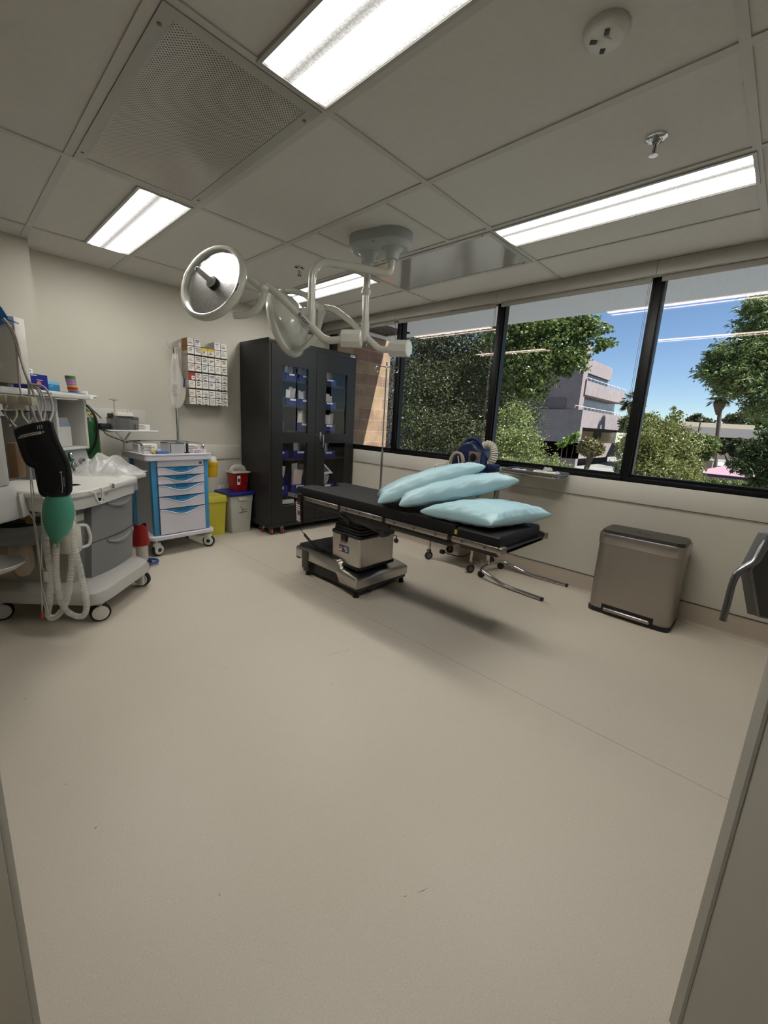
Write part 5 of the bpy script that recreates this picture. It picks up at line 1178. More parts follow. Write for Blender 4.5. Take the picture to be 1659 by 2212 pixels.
# apron details: badge, socket, hose hook
q = LP(248, 1050, ly=0.0); m = MB(); B = aim((q.x, 0.016, q.z), (0.0, -1, 0)); m.M = B; m.lathe([(0.019, -0.01), (0.019, 0.004), (0.017, 0.006), (0, 0.006)], 24); m.mat(1).lathe([(0.0145, 0.0055), (0.0145, 0.007), (0, 0.007)], 24); m.mat(0).text('O2+', 0.012, Matrix.Translation((0, 0, 0.0072))); m.build('oxygen_badge', [AW, GREEN], am)
q = LP(234, 1067, ly=0.02); m = MB(); m.M = aim((q.x, 0.036, q.z), (0, -1, 0)); m.lathe([(0.016, -0.02), (0.016, 0.004), (0.012, 0.006), (0.012, 0.002), (0.0, 0.002)], 22); m.mat(1).lathe([(0.0035, 0.002), (0.0035, 0.005), (0, 0.005)], 8, Matrix.Translation((-0.003, -0.003, 0))).lathe([(0.0035, 0.002), (0.0035, 0.005), (0, 0.005)], 8, Matrix.Translation((0.004, 0.004, 0))); m.build('socket', [AW, DKSTEEL], am)
q = LP(209, 1068, ly=0.0); m = MB(); m.tube(fillet([(q.x - 0.045, 0.01, q.z + 0.02), (q.x - 0.035, -0.01, q.z + 0.02), (q.x - 0.022, -0.018, q.z - 0.045), (q.x + 0.015, -0.02, q.z - 0.045), (q.x + 0.025, -0.018, q.z + 0.03), (q.x + 0.03, -0.005, q.z + 0.03)], 0.02), 0.006, 8); m.build('hose_hook', WHITE, am)
q = LP(222, 1079, ly=0.0); m = MB(); m.M = aim((q.x, 0.03, q.z), (0, -1, 0)); m.lathe([(0.010, -0.01), (0.010, 0.03), (0.006, 0.034), (0.0, 0.03)], 14); m.build('gas_nipple', BLACK, am)
# upright column: gauge panel, niche, top shelf
TX0a, TX1a, TY = 0.33, 0.865, 0.50
m = MB(); 
pa_ = [(0.595, 0.485, 0.80), (0.868, 0.485, 0.80), (0.852, 0.515, 0.972), (0.575, 0.515, 0.972)]; 
m.add([*pa_, (0.595, 0.70, 0.80), (0.868, 0.70, 0.80), (0.852, 0.70, 0.972), (0.575, 0.70, 0.972)], [(0, 1, 2, 3), (1, 5, 6, 2), (0, 3, 7, 4), (3, 2, 6, 7)]); m.build('gauge_panel', AL, am, smooth=0)
m = MB(); m.box(0.555, 0.575, 0.49, 0.75, 0.97, 1.31, 0.003); m.box(0.842, 0.866, 0.49, 0.75, 0.97, 1.31, 0.003); m.box(0.56, 0.86, 0.49, 0.75, 0.965, 0.982, 0.003); m.box(0.56, 0.86, 0.68, 0.75, 0.97, 1.31); m.build('niche', AW, am)
m = MB(); m.box(0.33, 0.56, 0.50, 0.75, 0.80, 1.22, 0.004); m.build('flow_column', AG, am)
m = MB(); m.box(0.30, 0.555, 0.48, 0.62, 1.225, 1.31, 0.004); m.build('column_head', AL, am)
m = MB(); m.prism(rrect(0.05, 0.905, 0.415, 0.78, 0.02), 1.318, 1.352, 1.0, bev=0.004); m.build('top_shelf', AW, am)
m = MB(); m.M = aim((0.33, 0.4145, 1.336), (0, -1, 0)); m.lathe([(0.007, 0), (0.007, 0.001), (0.0045, 0.001)], 16); m.box(0.018, 0.10, -0.005, 0.005, 0, 0.0008); m.box(0.60 - .12, 0.60 - .05, -0.011, 0.012, 0, 0.0006); m.build('shelf_lettering', mat('grey_lettering', (0.36, 0.38, 0.38), 0.6), am)
m = MB(); m.box(0.80, 0.872, 0.4135, 0.4155, 1.321, 1.349); m.mat(1).box(0.838, 0.866, 0.4125, 0.414, 1.330, 1.337); m.build('shelf_label', [PAPER, INK], am)
def gauge(px, py, par, big=True):
    q = LP(px, py, ly=0.497); r = 0.026
    m = MB(); B = aim((q.x, 0.494, q.z), (0, -1, 0.15)); m.M = B; m.lathe([(r, -0.005), (r, 0.006), (r * .85, 0.006), (r * .85, -0.005)], 26); m.box(-0.016, 0.016, -r - 0.012, -r + 0.004, -0.004, 0.004, 0.003); o = m.build('pressure_gauge', GREEN, par)
    m = MB(); m.M = B; m.lathe([(r * .86, 0.0), (r * .86, 0.010), (r * .70, 0.012), (r * .68, 0.006)], 26); m.build('bezel', CHROME, o)
    m = MB(); m.M = B; m.lathe([(r * .70, 0.006), (0.0, 0.006)], 26); m.mat(1); m.M = B @ Matrix.Rotation(0.6, 4, 'Z'); m.box(-0.0016, 0.0016, -0.006, 0.014, 0.006, 0.0075); m.box(-0.006, 0.006, -0.011, -0.008, 0.006, 0.007); m.build('dial', [PAPER, INK], o)
gauge(153, 985, am); gauge(158, 1007, am); gauge(137, 985, am)
q = LP(175, 996, ly=0.497); m = MB(); m.M = aim((q.x, 0.494, q.z), (0, -1, 0.15)); m.lathe([(0.023, -0.004), (0.023, 0.006), (0.018, 0.007)], 24); m.lathe([(0.016, 0.0), (0.015, 0.022), (0.0, 0.022)], 20); m.box(-0.004, 0.004, -0.014, 0.014, 0.02, 0.030); m.build('switch_knob', STEEL, am)
# vaporiser sitting in the niche
m = MB(); m.box(0.600, 0.745, 0.53, 0.66, 0.984, 1.125, 0.004); m.build('vaporiser', AW, am)
m = MB(); m.prism([(0.600, 0.53), (0.735, 0.53), (0.735, 0.66), (0.600, 0.66)], 1.125, 1.185, 0.88); m.mat(1).box(0.60, 0.735, 0.5285, 0.531, 1.128, 1.150); m.build('vaporiser_top', [AL, mat('pale_blue_label', (0.50, 0.57, 0.66), 0.4)], am)
m = MB(); m.cyl((0.66, 0.59, 1.185), (0.66, 0.59, 1.222), 0.010, n=12); m.box(0.63, 0.70, 0.57, 0.61, 1.184, 1.192, 0.002); m.build('vaporiser_latch', BLACK, am)
# flow tubes with dark glass
for k in range(4):
    m = MB(); m.cyl((0.36 + 0.05 * k, 0.498, 0.86), (0.36 + 0.05 * k, 0.498, 1.215), 0.015, n=10); m.build('flow_tube', mat('tube_grey', (0.40, 0.40, 0.41), 0.2), am)
# monitor slab seen from behind, standing on the top shelf
mo0 = LP(38, 760, ly=0.36)
mx = mo0.x
m = MB(); m.box(mx, mx + 0.075, 0.36, 0.80, 1.375, 1.725, 0.008); m.build('monitor', mat('monitor_beige', (0.76, 0.745, 0.71), 0.45, var=0.015), am)
m = MB(); m.box(mx + 0.02, mx + 0.06, 0.45, 0.70, 1.345, 1.38, 0.004); m.build('monitor_foot', AL, am)
# vertical post, hose clips rail
cl0, cl1 = LP(0, 862, lx=-0.10), LP(74, 864, lx=-0.10)
m = MB(); m.box(-0.125, -0.085, 0.125, 0.46, 1.258, 1.300, 0.004)
for k in range(6): m.box(-0.13, -0.124, 0.135 + 0.055 * k, 0.18 + 0.055 * k, 1.268, 1.302, 0.003)
m.box(-0.11, 0.12, 0.40, 0.44, 1.265, 1.29, 0.004)
m.build('clip_rail', mat('rail_cream', (0.70, 0.67, 0.58), 0.4), am)
for k in range(3):
    y = 0.165 + 0.083 * k; m = MB()
    for sg in (-1, 1): m.tube(catmull([(-0.105, y + sg * 0.010, 1.258), (-0.105, y + sg * 0.026, 1.235), (-0.105, y + sg * 0.026, 1.205), (-0.105, y + sg * 0.004, 1.172), (-0.105, y - sg * 0.016, 1.150)], 5), 0.0045, 6)
    m.build('hose_clip', mat('clip_cream', (0.78, 0.75, 0.66), 0.4), am)
m = MB(); m.cyl((-0.09, 0.43, 0.80), (-0.09, 0.43, 1.26), 0.014, n=12); m.build('clip_post', AL, am)
# absorber head and bellows housing at the far left
m = MB(); m.box(-0.32, -0.135, 0.27, 0.60, 0.845, 1.20, 0.015); m.build('bellows_housing', mat('housing_clear', (0.70, 0.69, 0.66), 0.3), am)
m = MB(); m.prism([(-0.32, 0.26), (-0.13, 0.26), (-0.13, 0.60), (-0.32, 0.60)], 1.20, 1.235, 0.9); m.build('bellows_cap', AL, am)
m = MB(); m.box(-0.34, -0.115, 0.255, 0.60, 0.660, 0.845, 0.02); m.build('absorber_block', AW, am)
m = MB(); sp_ = [LP(px, py, lx=-0.125) for px, py in ((20, 1095), (40, 1068), (52, 1118), (33, 1122), (30, 1112), (18, 1112))]
m.add(sp_ + [p + Vector((0.06, 0.02, 0)) for p in sp_], [tuple(range(6)), tuple(range(6, 12))] + [(i, (i + 1) % 6, 6 + (i + 1) % 6, 6 + i) for i in range(6)]); m.build('absorber_spout', AW, am)
m = MB(); m.tube(fillet([(-0.06, 0.20, 0.56), (-0.10, 0.35, 0.545), (-0.06, 0.60, 0.545)], 0.1), 0.045, 12, flat=1.2); m.box(0.0, 0.10, 0.14, 0.62, 0.50, 0.61, 0.012); m.build('lower_rail', AG, am)
m = MB(); m.box(-0.03, 0.06, 0.18, 0.42, 0.655, 0.74, 0.008); m.mat(1); m.M = aim((-0.031, 0.255, 0.685), (-1, 0, 0)); m.lathe([(0.0, 0.0), (0.022, 0.0), (0.022, 0.002), (0, 0.002)], 20, Matrix.Diagonal((1, .55, 1, 1))); m.build('flow_sensor_block', [AB, mat('navy_badge', (0.08, 0.14, 0.22), 0.4)], am)
m = MB(); m.cyl((-0.005, 0.30, 0.61), (-0.005, 0.30, 0.66), 0.022, n=12); m.build('amber_cup', mat('amber_plastic', (0.62, 0.52, 0.34), 0.4), am)
m = MB(); m.box(-0.060, -0.005, 0.285, 0.335, 0.87, 1.06, 0.01); m.build('brown_canister', mat('brown_bottle', (0.40, 0.30, 0.19), 0.4), am)
m = MB(); m.box(0.0, 0.09, 0.105, 0.20, 0.62, 0.69, 0.01); m.box(0.02, 0.13, 0.09, 0.14, 0.605, 0.65, 0.008); m.build('valve_block', AB, am)
# plastic canister with handle under the apron
m = MB(); m.lathe([(0.0, 0.43), (0.050, 0.43), (0.058, 0.45), (0.058, 0.575), (0.05, 0.59), (0.0, 0.592)], 22, Matrix.Translation((-0.015, 0.09, 0.025))); m.build('drain_canister', mat('canister_white', (0.74, 0.72, 0.67), 0.4), am)
m = MB(); m.tube(fillet([(0.01, 0.045, 0.605), (0.045, 0.025, 0.600), (0.062, 0.02, 0.525), (0.05, 0.025, 0.475), (0.01, 0.045, 0.472)], 0.02), 0.009, 8); m.build('canister_handle', WHITE, am)
# bowl on its bracket at the left edge
bc = LP(-25, 1240, lx=-0.22); bowl_c = Vector((-0.22, bc.y, 0.396))
m = MB(); m.lathe([(0.0, 0.0), (0.07, 0.004), (0.12, 0.022), (0.150, 0.044), (0.156, 0.042), (0.150, 0.030), (0.115, 0.006), (0.06, -0.012), (0.0, -0.014)], 36, Matrix.Translation(bowl_c)); 
m.build('drip_dish', WHITE, am)
m = MB(); m.tube([tuple(bowl_c + Vector((0.0, 0.0, -0.01))), (0.0, bc.y + 0.10, 0.36), (0.08, bc.y + 0.16, 0.36)], 0.020, 8); m.build('dish_bracket', AL, am)
# breathing bag (pale), hoses, cables: parts plugged into the machine
def through(pts, dflt=None): return [LP(px, py, lx=lx) for px, py, lx in pts]
m = MB(); c0 = LP(45, 1190, lx=-0.02)
prb = [(0.0, 0.0), (0.03, 0.006), (0.055, 0.05), (0.060, 0.12), (0.05, 0.20), (0.025, 0.26), (0.016, 0.29), (0.0, 0.29)]
m.lathe([(r, z) for r, z in prb], 20, Matrix.Translation((c0.x, c0.y, 0.30))); m.build('reservoir_bag', mat('latex_pale', (0.66, 0.61, 0.53), 0.35), am)
m = MB(); m.box(c0.x - 0.02, c0.x + 0.10, c0.y - 0.09, c0.y + 0.09, 0.585, 0.605, 0.004); m.build('bag_mount', BLACK, am)
hp_ = [[(98, 1075, -0.19), (96, 1120, -0.19), (100, 1180, -0.19), (108, 1240, -0.20), (107, 1300, -0.20), (103, 1325, -0.20), (112, 1335, -0.21), (128, 1326, -0.21), (143, 1300, -0.20), (152, 1250, -0.20), (155, 1200, -0.17), (152, 1150, -0.14), (150, 1120, -0.10)],
       [(156, 1100, -0.10), (160, 1170, -0.17), (172, 1225, -0.19), (182, 1270, -0.20), (187, 1310, -0.20), (180, 1330, -0.21), (162, 1330, -0.21), (143, 1318, -0.21), (131, 1295, -0.20), (122, 1240, -0.20), (122, 1180, -0.19), (126, 1140, -0.12), (130, 1110, -0.08)]]
for pts in hp_:
    m = ribbed(through(pts), 0.0145, 6, 0.008, 12, 0.10); m.build('breathing_hose', TRANSL, am)
for i, pts in enumerate(([(64, 965, -0.16), (66, 1040, -0.20), (72, 1120, -0.22), (80, 1180, -0.22), (88, 1250, -0.22), (90, 1290, -0.22), (100, 1320, -0.22)], [(58, 960, -0.15), (72, 1060, -0.18), (75, 1130, -0.22), (84, 1200, -0.22), (90, 1260, -0.22), (104, 1322, -0.22)], [(90, 1150, -0.20), (90, 1220, -0.22), (96, 1232, -0.22)],
                         [(60, 1105, -0.18), (78, 1140, -0.20), (88, 1240, -0.23), (91, 1325, -0.23)])):
    m = MB(); m.tube(catmull(through(pts), 6), 0.0028, 6); m.build('sample_line', mat('clear_line', (0.68, 0.67, 0.63), 0.3), am)
m = MB(); a_, b_ = LP(91, 1322, lx=-0.23), LP(91, 1336, lx=-0.23); m.tube([a_, a_.lerp(b_, 0.5), b_], [0.004, 0.008, 0.007], 10); m.build('red_tip', mat('tip_red', (0.62, 0.16, 0.13), 0.4), am)
m = MB(); a_, b_ = LP(97, 1235, lx=-0.22), LP(99, 1256, lx=-0.22); m.cyl(a_, b_, 0.013, n=12); m.build('connector_sleeve', AB, am)
m = MB(); a_ = LP(126, 1020, lx=-0.06); m.tube(catmull([LP(132, 1005, lx=0.10), LP(141, 1000, lx=0.02), LP(140, 1012, lx=-0.04), LP(132, 1024, lx=-0.08)], 6), 0.013, 10); m.build('patient_port', WHITE, am)
cab_ = [[(5, 690, -.02), (25, 715, -.04), (40, 760, -.05), (52, 800, -.06), (62, 830, -.06), (66, 880, -.08), (88, 925, -.16)], [(8, 688, -.02), (32, 722, -.04), (46, 775, -.05), (58, 815, -.06), (67, 832, -.06), (78, 870, -.08), (96, 925, -.15)],
        [(66, 830, -.06), (95, 836, -.05), (110, 862, -.05), (114, 890, -.08), (104, 916, -.15)], [(66, 832, -.06), (86, 842, -.05), (97, 870, -.06), (96, 900, -.10), (92, 918, -.15)], [(66, 834, -.06), (80, 842, -.05), (90, 866, -.06), (86, 915, -.14)],
        [(30, 705, -.03), (36, 760, -.05), (42, 830, -.05), (48, 860, -.07)]]
for i, pts in enumerate(cab_):
    m = MB(); m.tube(catmull(through(pts), 7), 0.0055 if i < 3 else 0.0042, 8); m.build('monitor_cable', mat('cable_grey', (0.60, 0.585, 0.55), 0.5), am)
m = MB(); m.tube(catmull(through([(12, 888, -.12), (32, 930, -.14), (45, 960, -.2)]), 5), 0.0022, 6); m.build('thin_lead', BLACK, am)
m = MB(); a_, b_ = LP(50, 955, lx=-0.05), LP(84, 940, lx=-0.05); dv = (b_ - a_)
m.tube([a_, b_], 0.012, 8); m.build('cable_plug', AL, am)
# blue glove caught at the monitor's top corner, clear sleeve below
t = thing('surgical_mask', 'blue disposable mask hung over the monitor corner at the left edge', 'mask', AM @ Vector((mx - 0.03, 0.42, 1.62)), rotz=AANG)
m = MB(); TI = Matrix.Translation(-Vector((mx - 0.03, 0.42, 1.62)))
gp = [LP(-25, 655, lx=mx - .03), LP(2, 662, lx=mx - .03), LP(17, 685, lx=mx - .03), LP(15, 695, lx=mx - .03), LP(2, 702, lx=mx - .03), LP(-25, 705, lx=mx - .03)]
gp = [TI @ p for p in gp]; ce = sum(gp, Vector()) / len(gp)
for sg in (-1, 1): m.add(gp + [ce + Vector((sg * 0.022, 0, 0.005))], [(i, (i + 1) % 6, 6) for i in range(6)])
m.build('mask_cloth', mat('mask_blue', (0.16, 0.42, 0.72), 0.5, var=0.15, scale=30), t)
m = MB(); m.tube(catmull([TI @ LP(15, 690, lx=mx - .03), TI @ LP(28, 694, lx=mx - .03), TI @ LP(40, 699, lx=mx - .01)], 5), 0.003, 6); m.build('ear_loop', MATS['mask_blue'], t)
# ---- things on the top shelf
def onm(x, y, z): return AM @ Vector((x, y, z))
def shelfbox(name, px0, px1, ly, h_, d_, mts, label, cat='box', deco=None):
    a_, b_ = LP(px0, 836, ly=ly), LP(px1, 838, ly=ly); w_ = b_.x - a_.x
    m = MB().box(0, w_, 0, d_, 0, h_, 0.002, 1)
    if deco: deco(m, w_, h_)
    o = m.build(name, mts, smooth=0); o.location = onm(a_.x, ly, 1.3525); o.rotation_euler = (0, 0, AANG); return tag(o, label, cat)
def dk1(m, w_, h_):
    m.mat(1).lathe([(0.018, 0), (0.018, .001), (0, .001)], 20, aim((w_ * .48, -0.0005, h_ * .38), (0, -1, 0))); m.mat(2).box(w_ * .08, w_ * .4, -.001, .001, h_ * .88, h_ * .93); m.box(w_ * .35, w_ * .7, -.001, .001, h_ * .62, h_ * .65)
shelfbox('glove_box', 66, 105, 0.44, 0.092, 0.11, [mat('royal_carton', (0.05, 0.09, 0.46), 0.4), mat('salmon_dot', (0.75, 0.42, 0.32), 0.5), PAPER], 'royal blue carton with a salmon dot on the top shelf of the machine', deco=dk1)
def dk2(m, w_, h_): m.mat(1).box(0.0, w_, -.001, .001, h_ * .05, h_ * .70); m.mat(2).box(w_ * .1, w_ * .45, -.0018, .001, h_ * .45, h_ * .6)
shelfbox('wipes_box', 104, 129, 0.47, 0.062, 0.10, [mat('sky_carton', (0.45, 0.68, 0.80), 0.4), mat('teal_carton', (0.13, 0.42, 0.58), 0.4), mat('teal_print', (0.35, 0.60, 0.72), 0.5)], 'light blue carton right of the royal blue one on the top shelf', deco=dk2)
o = shelfbox('medicine_box', 66, 75, 0.62, 0.135, 0.05, [PAPER, INK], 'white printed box standing behind the royal blue carton', deco=lambda m, w_, h_: [m.mat(1).box(w_ * .2, w_ * (.5 + .1 * (k % 3)), -.001, .001, h_ * (.4 + .12 * k), h_ * (.4 + .12 * k) + .006) for k in range(5)])
t = thing('headlight_strap', 'black rounded headlamp with white handle behind the royal blue carton', 'headlamp', onm(0.40, 0.62, 1.3525), rotz=AANG)
MB().lathe([(0.0, -0.02), (0.045, -0.02), (0.055, -0.008), (0.055, 0.010), (0.045, 0.022), (0.030, 0.022), (0.025, 0.01), (0.0, 0.01)], 26, aim((0.0, 0.0, 0.085), (-0.5, -0.7, 0.3))).build('headlamp_shell', BLACK, t)
MB().tube(fillet([(-0.06, -0.02, 0.0), (-0.06, -0.03, 0.06), (-0.02, -0.04, 0.085), (0.04, -0.03, 0.0)], 0.03), 0.009, 8).build('white_clamp', WHITE, t)
ring = [('green', (0.20, 0.42, 0.20), 0.030, 0.020), ('lilac', (0.62, 0.45, 0.64), 0.030, 0.012), ('violet', (0.66, 0.42, 0.62), 0.0295, 0.012), ('pale_lilac', (0.68, 0.52, 0.66), 0.0295, 0.010), ('mauve', (0.60, 0.42, 0.60), 0.029, 0.008), ('yellow', (0.80, 0.68, 0.22), 0.029, 0.012), ('red', (0.60, 0.12, 0.09), 0.030, 0.016), ('orange', (0.78, 0.36, 0.16), 0.029, 0.009), ('slate_blue', (0.25, 0.42, 0.60), 0.028, 0.018)]
tp_ = LP(157, 845, ly=0.50); z = 1.3525; xo = 0.006
for nm_, c, r_, h_ in ring[::-1]:
    m = MB(); m.lathe([(r_ * .55, 0), (r_, 0), (r_, h_), (r_ * .55, h_), (r_ * .55, 0)], 26)
    o = m.build('tape_roll', mat('tape_' + nm_, c, 0.5)); o.location = onm(tp_.x + xo + random.uniform(-.0015, .0015), 0.50, z); z += h_; xo -= 0.0022
    tag(o, '%s tape roll in the leaning stack on the top shelf' % nm_.replace('_', ' '), 'tape roll', 'stack of coloured tape rolls')
q = LP(178, 848, ly=0.50); m = MB(); m.lathe([(0.012, 0), (0.033, 0), (0.033, 0.024), (0.012, 0.024), (0.012, 0)], 26); o = m.build('tape_roll', mat('tape_white', (0.80, 0.79, 0.74), 0.5)); o.location = onm(q.x, 0.50, 1.3525); tag(o, 'lone white tape roll right of the coloured tape stack', 'tape roll')
q = LP(150, 846, ly=0.46); m = MB(); m.box(-0.055, 0.10, -0.03, 0.03, 0, 0.004, 0.001); o = m.build('tape_pouch', mat('pouch_blue', (0.22, 0.40, 0.62), 0.5)); o.location = onm(q.x, 0.445, 1.3525); o.rotation_euler = (0, 0, AANG); tag(o, 'flat blue pouch under the front of the tape stack', 'pouch')
# ---- black cuff, green bag
AXC = (AM.to_3x3() @ Vector((-1, 0, 0)))
def sheetpoly(pts, lx, bulge, m, off):
    P3 = [LP(px, py, lx=lx) - off for px, py in pts]; return P3
cu_l = [(33, 931), (40, 950), (52, 985), (60, 1002), (75, 1010), (79, 1025), (85, 1050), (91, 1066), (103, 1072)]
cu_r = [(106, 913), (112, 932), (122, 958), (131, 978), (139, 997), (144, 1012), (148, 1035), (149, 1058), (143, 1067)]
co = LP(90, 990, lx=-0.26); t = thing('pressure_cuff', 'black blood pressure cuff draped over the hoses of the anaesthesia machine', 'cuff', AM @ co, rotz=AANG)
m = MB(); K_ = len(cu_l) - 1
L3 = [LP(px, py, lx=-0.27 + 0.02 * (k / K_)) - co for k, (px, py) in enumerate(cu_l)]; R3 = [LP(px, py, lx=-0.27 + 0.02 * (k / K_)) - co for k, (px, py) in enumerate(cu_r)]
L3 = catmull(L3, 4); R3 = catmull(R3, 4); NK = len(L3) - 1
def cf(u, v, s=0.0): 
    k = int(round(v * NK)); p = L3[k].lerp(R3[k], u); bow = math.sin(PI * u)
    return p + Vector((-0.018 * bow - 0.004 * math.sin(v * 9) + s, 0, 0.003 * bow))
m.grid(lambda u, v: cf(u, v), 12, NK); m.grid(lambda u, v: cf(u, v, 0.022 + 0.012 * math.sin(PI * u)), 12, NK)
m.tube([cf(0, k / NK, 0.008) for k in range(NK + 1)] , 0.012, 8); m.tube([cf(1, k / NK, 0.008) for k in range(NK + 1)], 0.012, 8); m.tube([cf(k / 12, 0, 0.008) for k in range(13)], 0.012, 8); m.tube([cf(k / 12, 1, 0.008) for k in range(13)], 0.012, 8)
m.build('cuff_fabric', mat('navy_black_fabric', (0.045, 0.055, 0.065), 0.75, var=0.1), t)
m = MB()
def band(u0, u1, v0, v1, s, N=10): m.grid(lambda u, v: cf(u0 + (u1 - u0) * u, (v0 + (v1 - v0) * v), s), N, 1)
def cq(u, v):   # continuous version for decoration
    k = v * NK; i = min(int(k), NK - 1); f_ = k - i; p = L3[i].lerp(R3[i], u).lerp(L3[i + 1].lerp(R3[i + 1], u), f_); bow = math.sin(PI * u)
    return p + Vector((-0.018 * bow - 0.004 * math.sin(v * 9) - 0.0135, 0, 0.003 * bow))
m.grid(lambda u, v: cq(0.20 + 0.62 * u, 0.100 + 0.030 * v + 0.006 * u), 14, 1); m.add([cq(0.12, 0.118), cq(0.17, 0.103), cq(0.17, 0.133)], [(0, 1, 2)]); m.add([cq(0.90, 0.118), cq(0.85, 0.103), cq(0.85, 0.133)], [(0, 1, 2)])
m.grid(lambda u, v: cq(0.88 + 0.015 * u, 0.66 + 0.25 * v), 1, 8); m.grid(lambda u, v: cq(0.85 + 0.07 * u, 0.655 + 0.008 * v), 2, 1); m.grid(lambda u, v: cq(0.85 + 0.07 * u, 0.905 + 0.008 * v), 2, 1)
for k in range(3): m.grid(lambda u, v: cq(0.76 + 0.05 * k + 0.015 * u, 0.02 + 0.055 * v), 1, 3)
for k in range(5): m.grid(lambda u, v: cq(0.93 + 0.02 * u, 0.72 + 0.022 * k + 0.012 * v), 1, 1)
m.mat(1)
for k in range(14): m.grid(lambda u, v: cq(0.25 + 0.038 * k + 0.022 * u, 0.108 + 0.014 * v + 0.004), 1, 1)
for vv in m.v: vv.x -= 0.0012
m.build('cuff_print', [mat('cuff_white', (0.72, 0.72, 0.68), 0.6), INK], t)
for vv in (): pass
m = MB(); m.grid(lambda u, v: cq(0.28 + 0.46 * u, 0.17 + 0.25 * v), 8, 4); m.grid(lambda u, v: cq(0.22 + 0.52 * u, 0.52 + 0.33 * v), 8, 4); m.build('hook_patch', mat('velcro_black', (0.018, 0.018, 0.02), 0.95), t)
gl_ = [(111, 1060, .2), (97, 1080, .6), (94, 1105, .95), (97, 1130, 1), (106, 1155, .8), (117, 1172, .4), (122, 1176, .12), (122, 1184, .10)]
gr_ = [(140, 1056), (152, 1078), (158, 1102), (156, 1128), (149, 1150), (134, 1166), (126, 1176), (126, 1184)]
gc = LP(126, 1115, lx=-0.23); t = thing('breathing_bag', 'green rubber breathing bag hanging below the black cuff', 'breathing bag', AM @ gc, rotz=AANG)
m = MB(); ring_ = []
Lg = catmull([LP(a_[0], a_[1], lx=-0.23) - gc for a_ in gl_], 4); Rg = catmull([LP(a_[0], a_[1], lx=-0.23) - gc for a_ in gr_], 4); N_ = 20
for k in range(len(Lg)):
    c = (Lg[k] + Rg[k]) / 2; hv = (Rg[k] - Lg[k]) / 2
    for j in range(N_): a = 2 * PI * j / N_; m.v.append(c + hv * math.cos(a) + Vector((1, 0, 0)) * math.sin(a) * hv.length * 0.72)
for k in range(len(Lg) - 1):
    for j in range(N_): m.f.append((k * N_ + j, k * N_ + (j + 1) % N_, (k + 1) * N_ + (j + 1) % N_, (k + 1) * N_ + j)); m.mi.append(0)
m.f.append(tuple(range(N_))); m.mi.append(0); m.f.append(tuple((len(Lg) - 1) * N_ + j for j in range(N_))); m.mi.append(0)
m.build('bag_body', mat('green_rubber', (0.27, 0.56, 0.47), 0.45, var=0.03), t)
# ---- oxygen cylinder behind the machine
cy = AM @ Vector((1.335, 0.78, 0)); t = thing('oxygen_cylinder', 'tall dark green oxygen cylinder standing behind the machine against the wall', 'gas cylinder', (0.83, 4.28, 0))
CYG = mat('cylinder_green', (0.11, 0.30, 0.09), 0.32, var=0.08); cyl_l = Vector((0.83, 4.28, 0))
cw_ = 0.105
MB().lathe([(0.0, 0.0), (cw_ * .95, 0.0), (cw_, 0.02), (cw_, 1.10), (cw_ * .92, 1.16), (cw_ * .66, 1.215), (cw_ * .40, 1.245), (0.03, 1.26), (0.0, 1.26)], 32).build('cylinder_body', CYG, t)
MB().lathe([(cw_ * .84, 1.181), (cw_ * .855, 1.182), (cw_ * .62, 1.227), (cw_ * .60, 1.226)], 32).build('shoulder_label', mat('label_white', (0.74, 0.73, 0.70), 0.5), t)
b_ = MB(); a0 = math.atan2(-4.28, -0.83) + 0.75
for rr_, zz in ((0.0, 0),): b_.M = Matrix.Rotation(a0, 4, 'Z') @ Matrix.Translation((cw_ * .76, 0, 1.206)) @ Matrix.Rotation(PI / 2 - 0.68, 4, 'Y') @ Matrix.Rotation(PI / 4, 4, 'Z'); b_.box(-0.017, 0.017, -0.017, 0.017, 0.0, 0.004)
b_.mat(1); b_.box(-0.008, 0.008, -0.008, 0.008, 0.004, 0.005); b_.build('hazard_diamond', [mat('hazard_yellow', (0.80, 0.64, 0.10), 0.5), INK], t)
m = MB(); m.cyl((0, 0, 1.255), (0, 0, 1.33), 0.022, n=14); m.box(-0.03, 0.03, -0.02, 0.02, 1.29, 1.32, 0.004); m.build('valve', DKSTEEL, t)
m = MB(); m.tube(catmull([(-0.02, -0.05, 1.31), (0.03, -0.13, 1.25), (0.06, -0.15, 1.15), (0.05, -0.14, 1.00), (0.0, -0.13, 0.90), (-0.06, -0.12, 0.84)], 6), 0.010, 8); m.build('supply_hose', BLACK, t)
m = MB(); m.tube([(0.02, -0.10, 1.28), (0.11, -0.09, 1.18)], 0.006, 6); m.build('key', DKSTEEL, t)
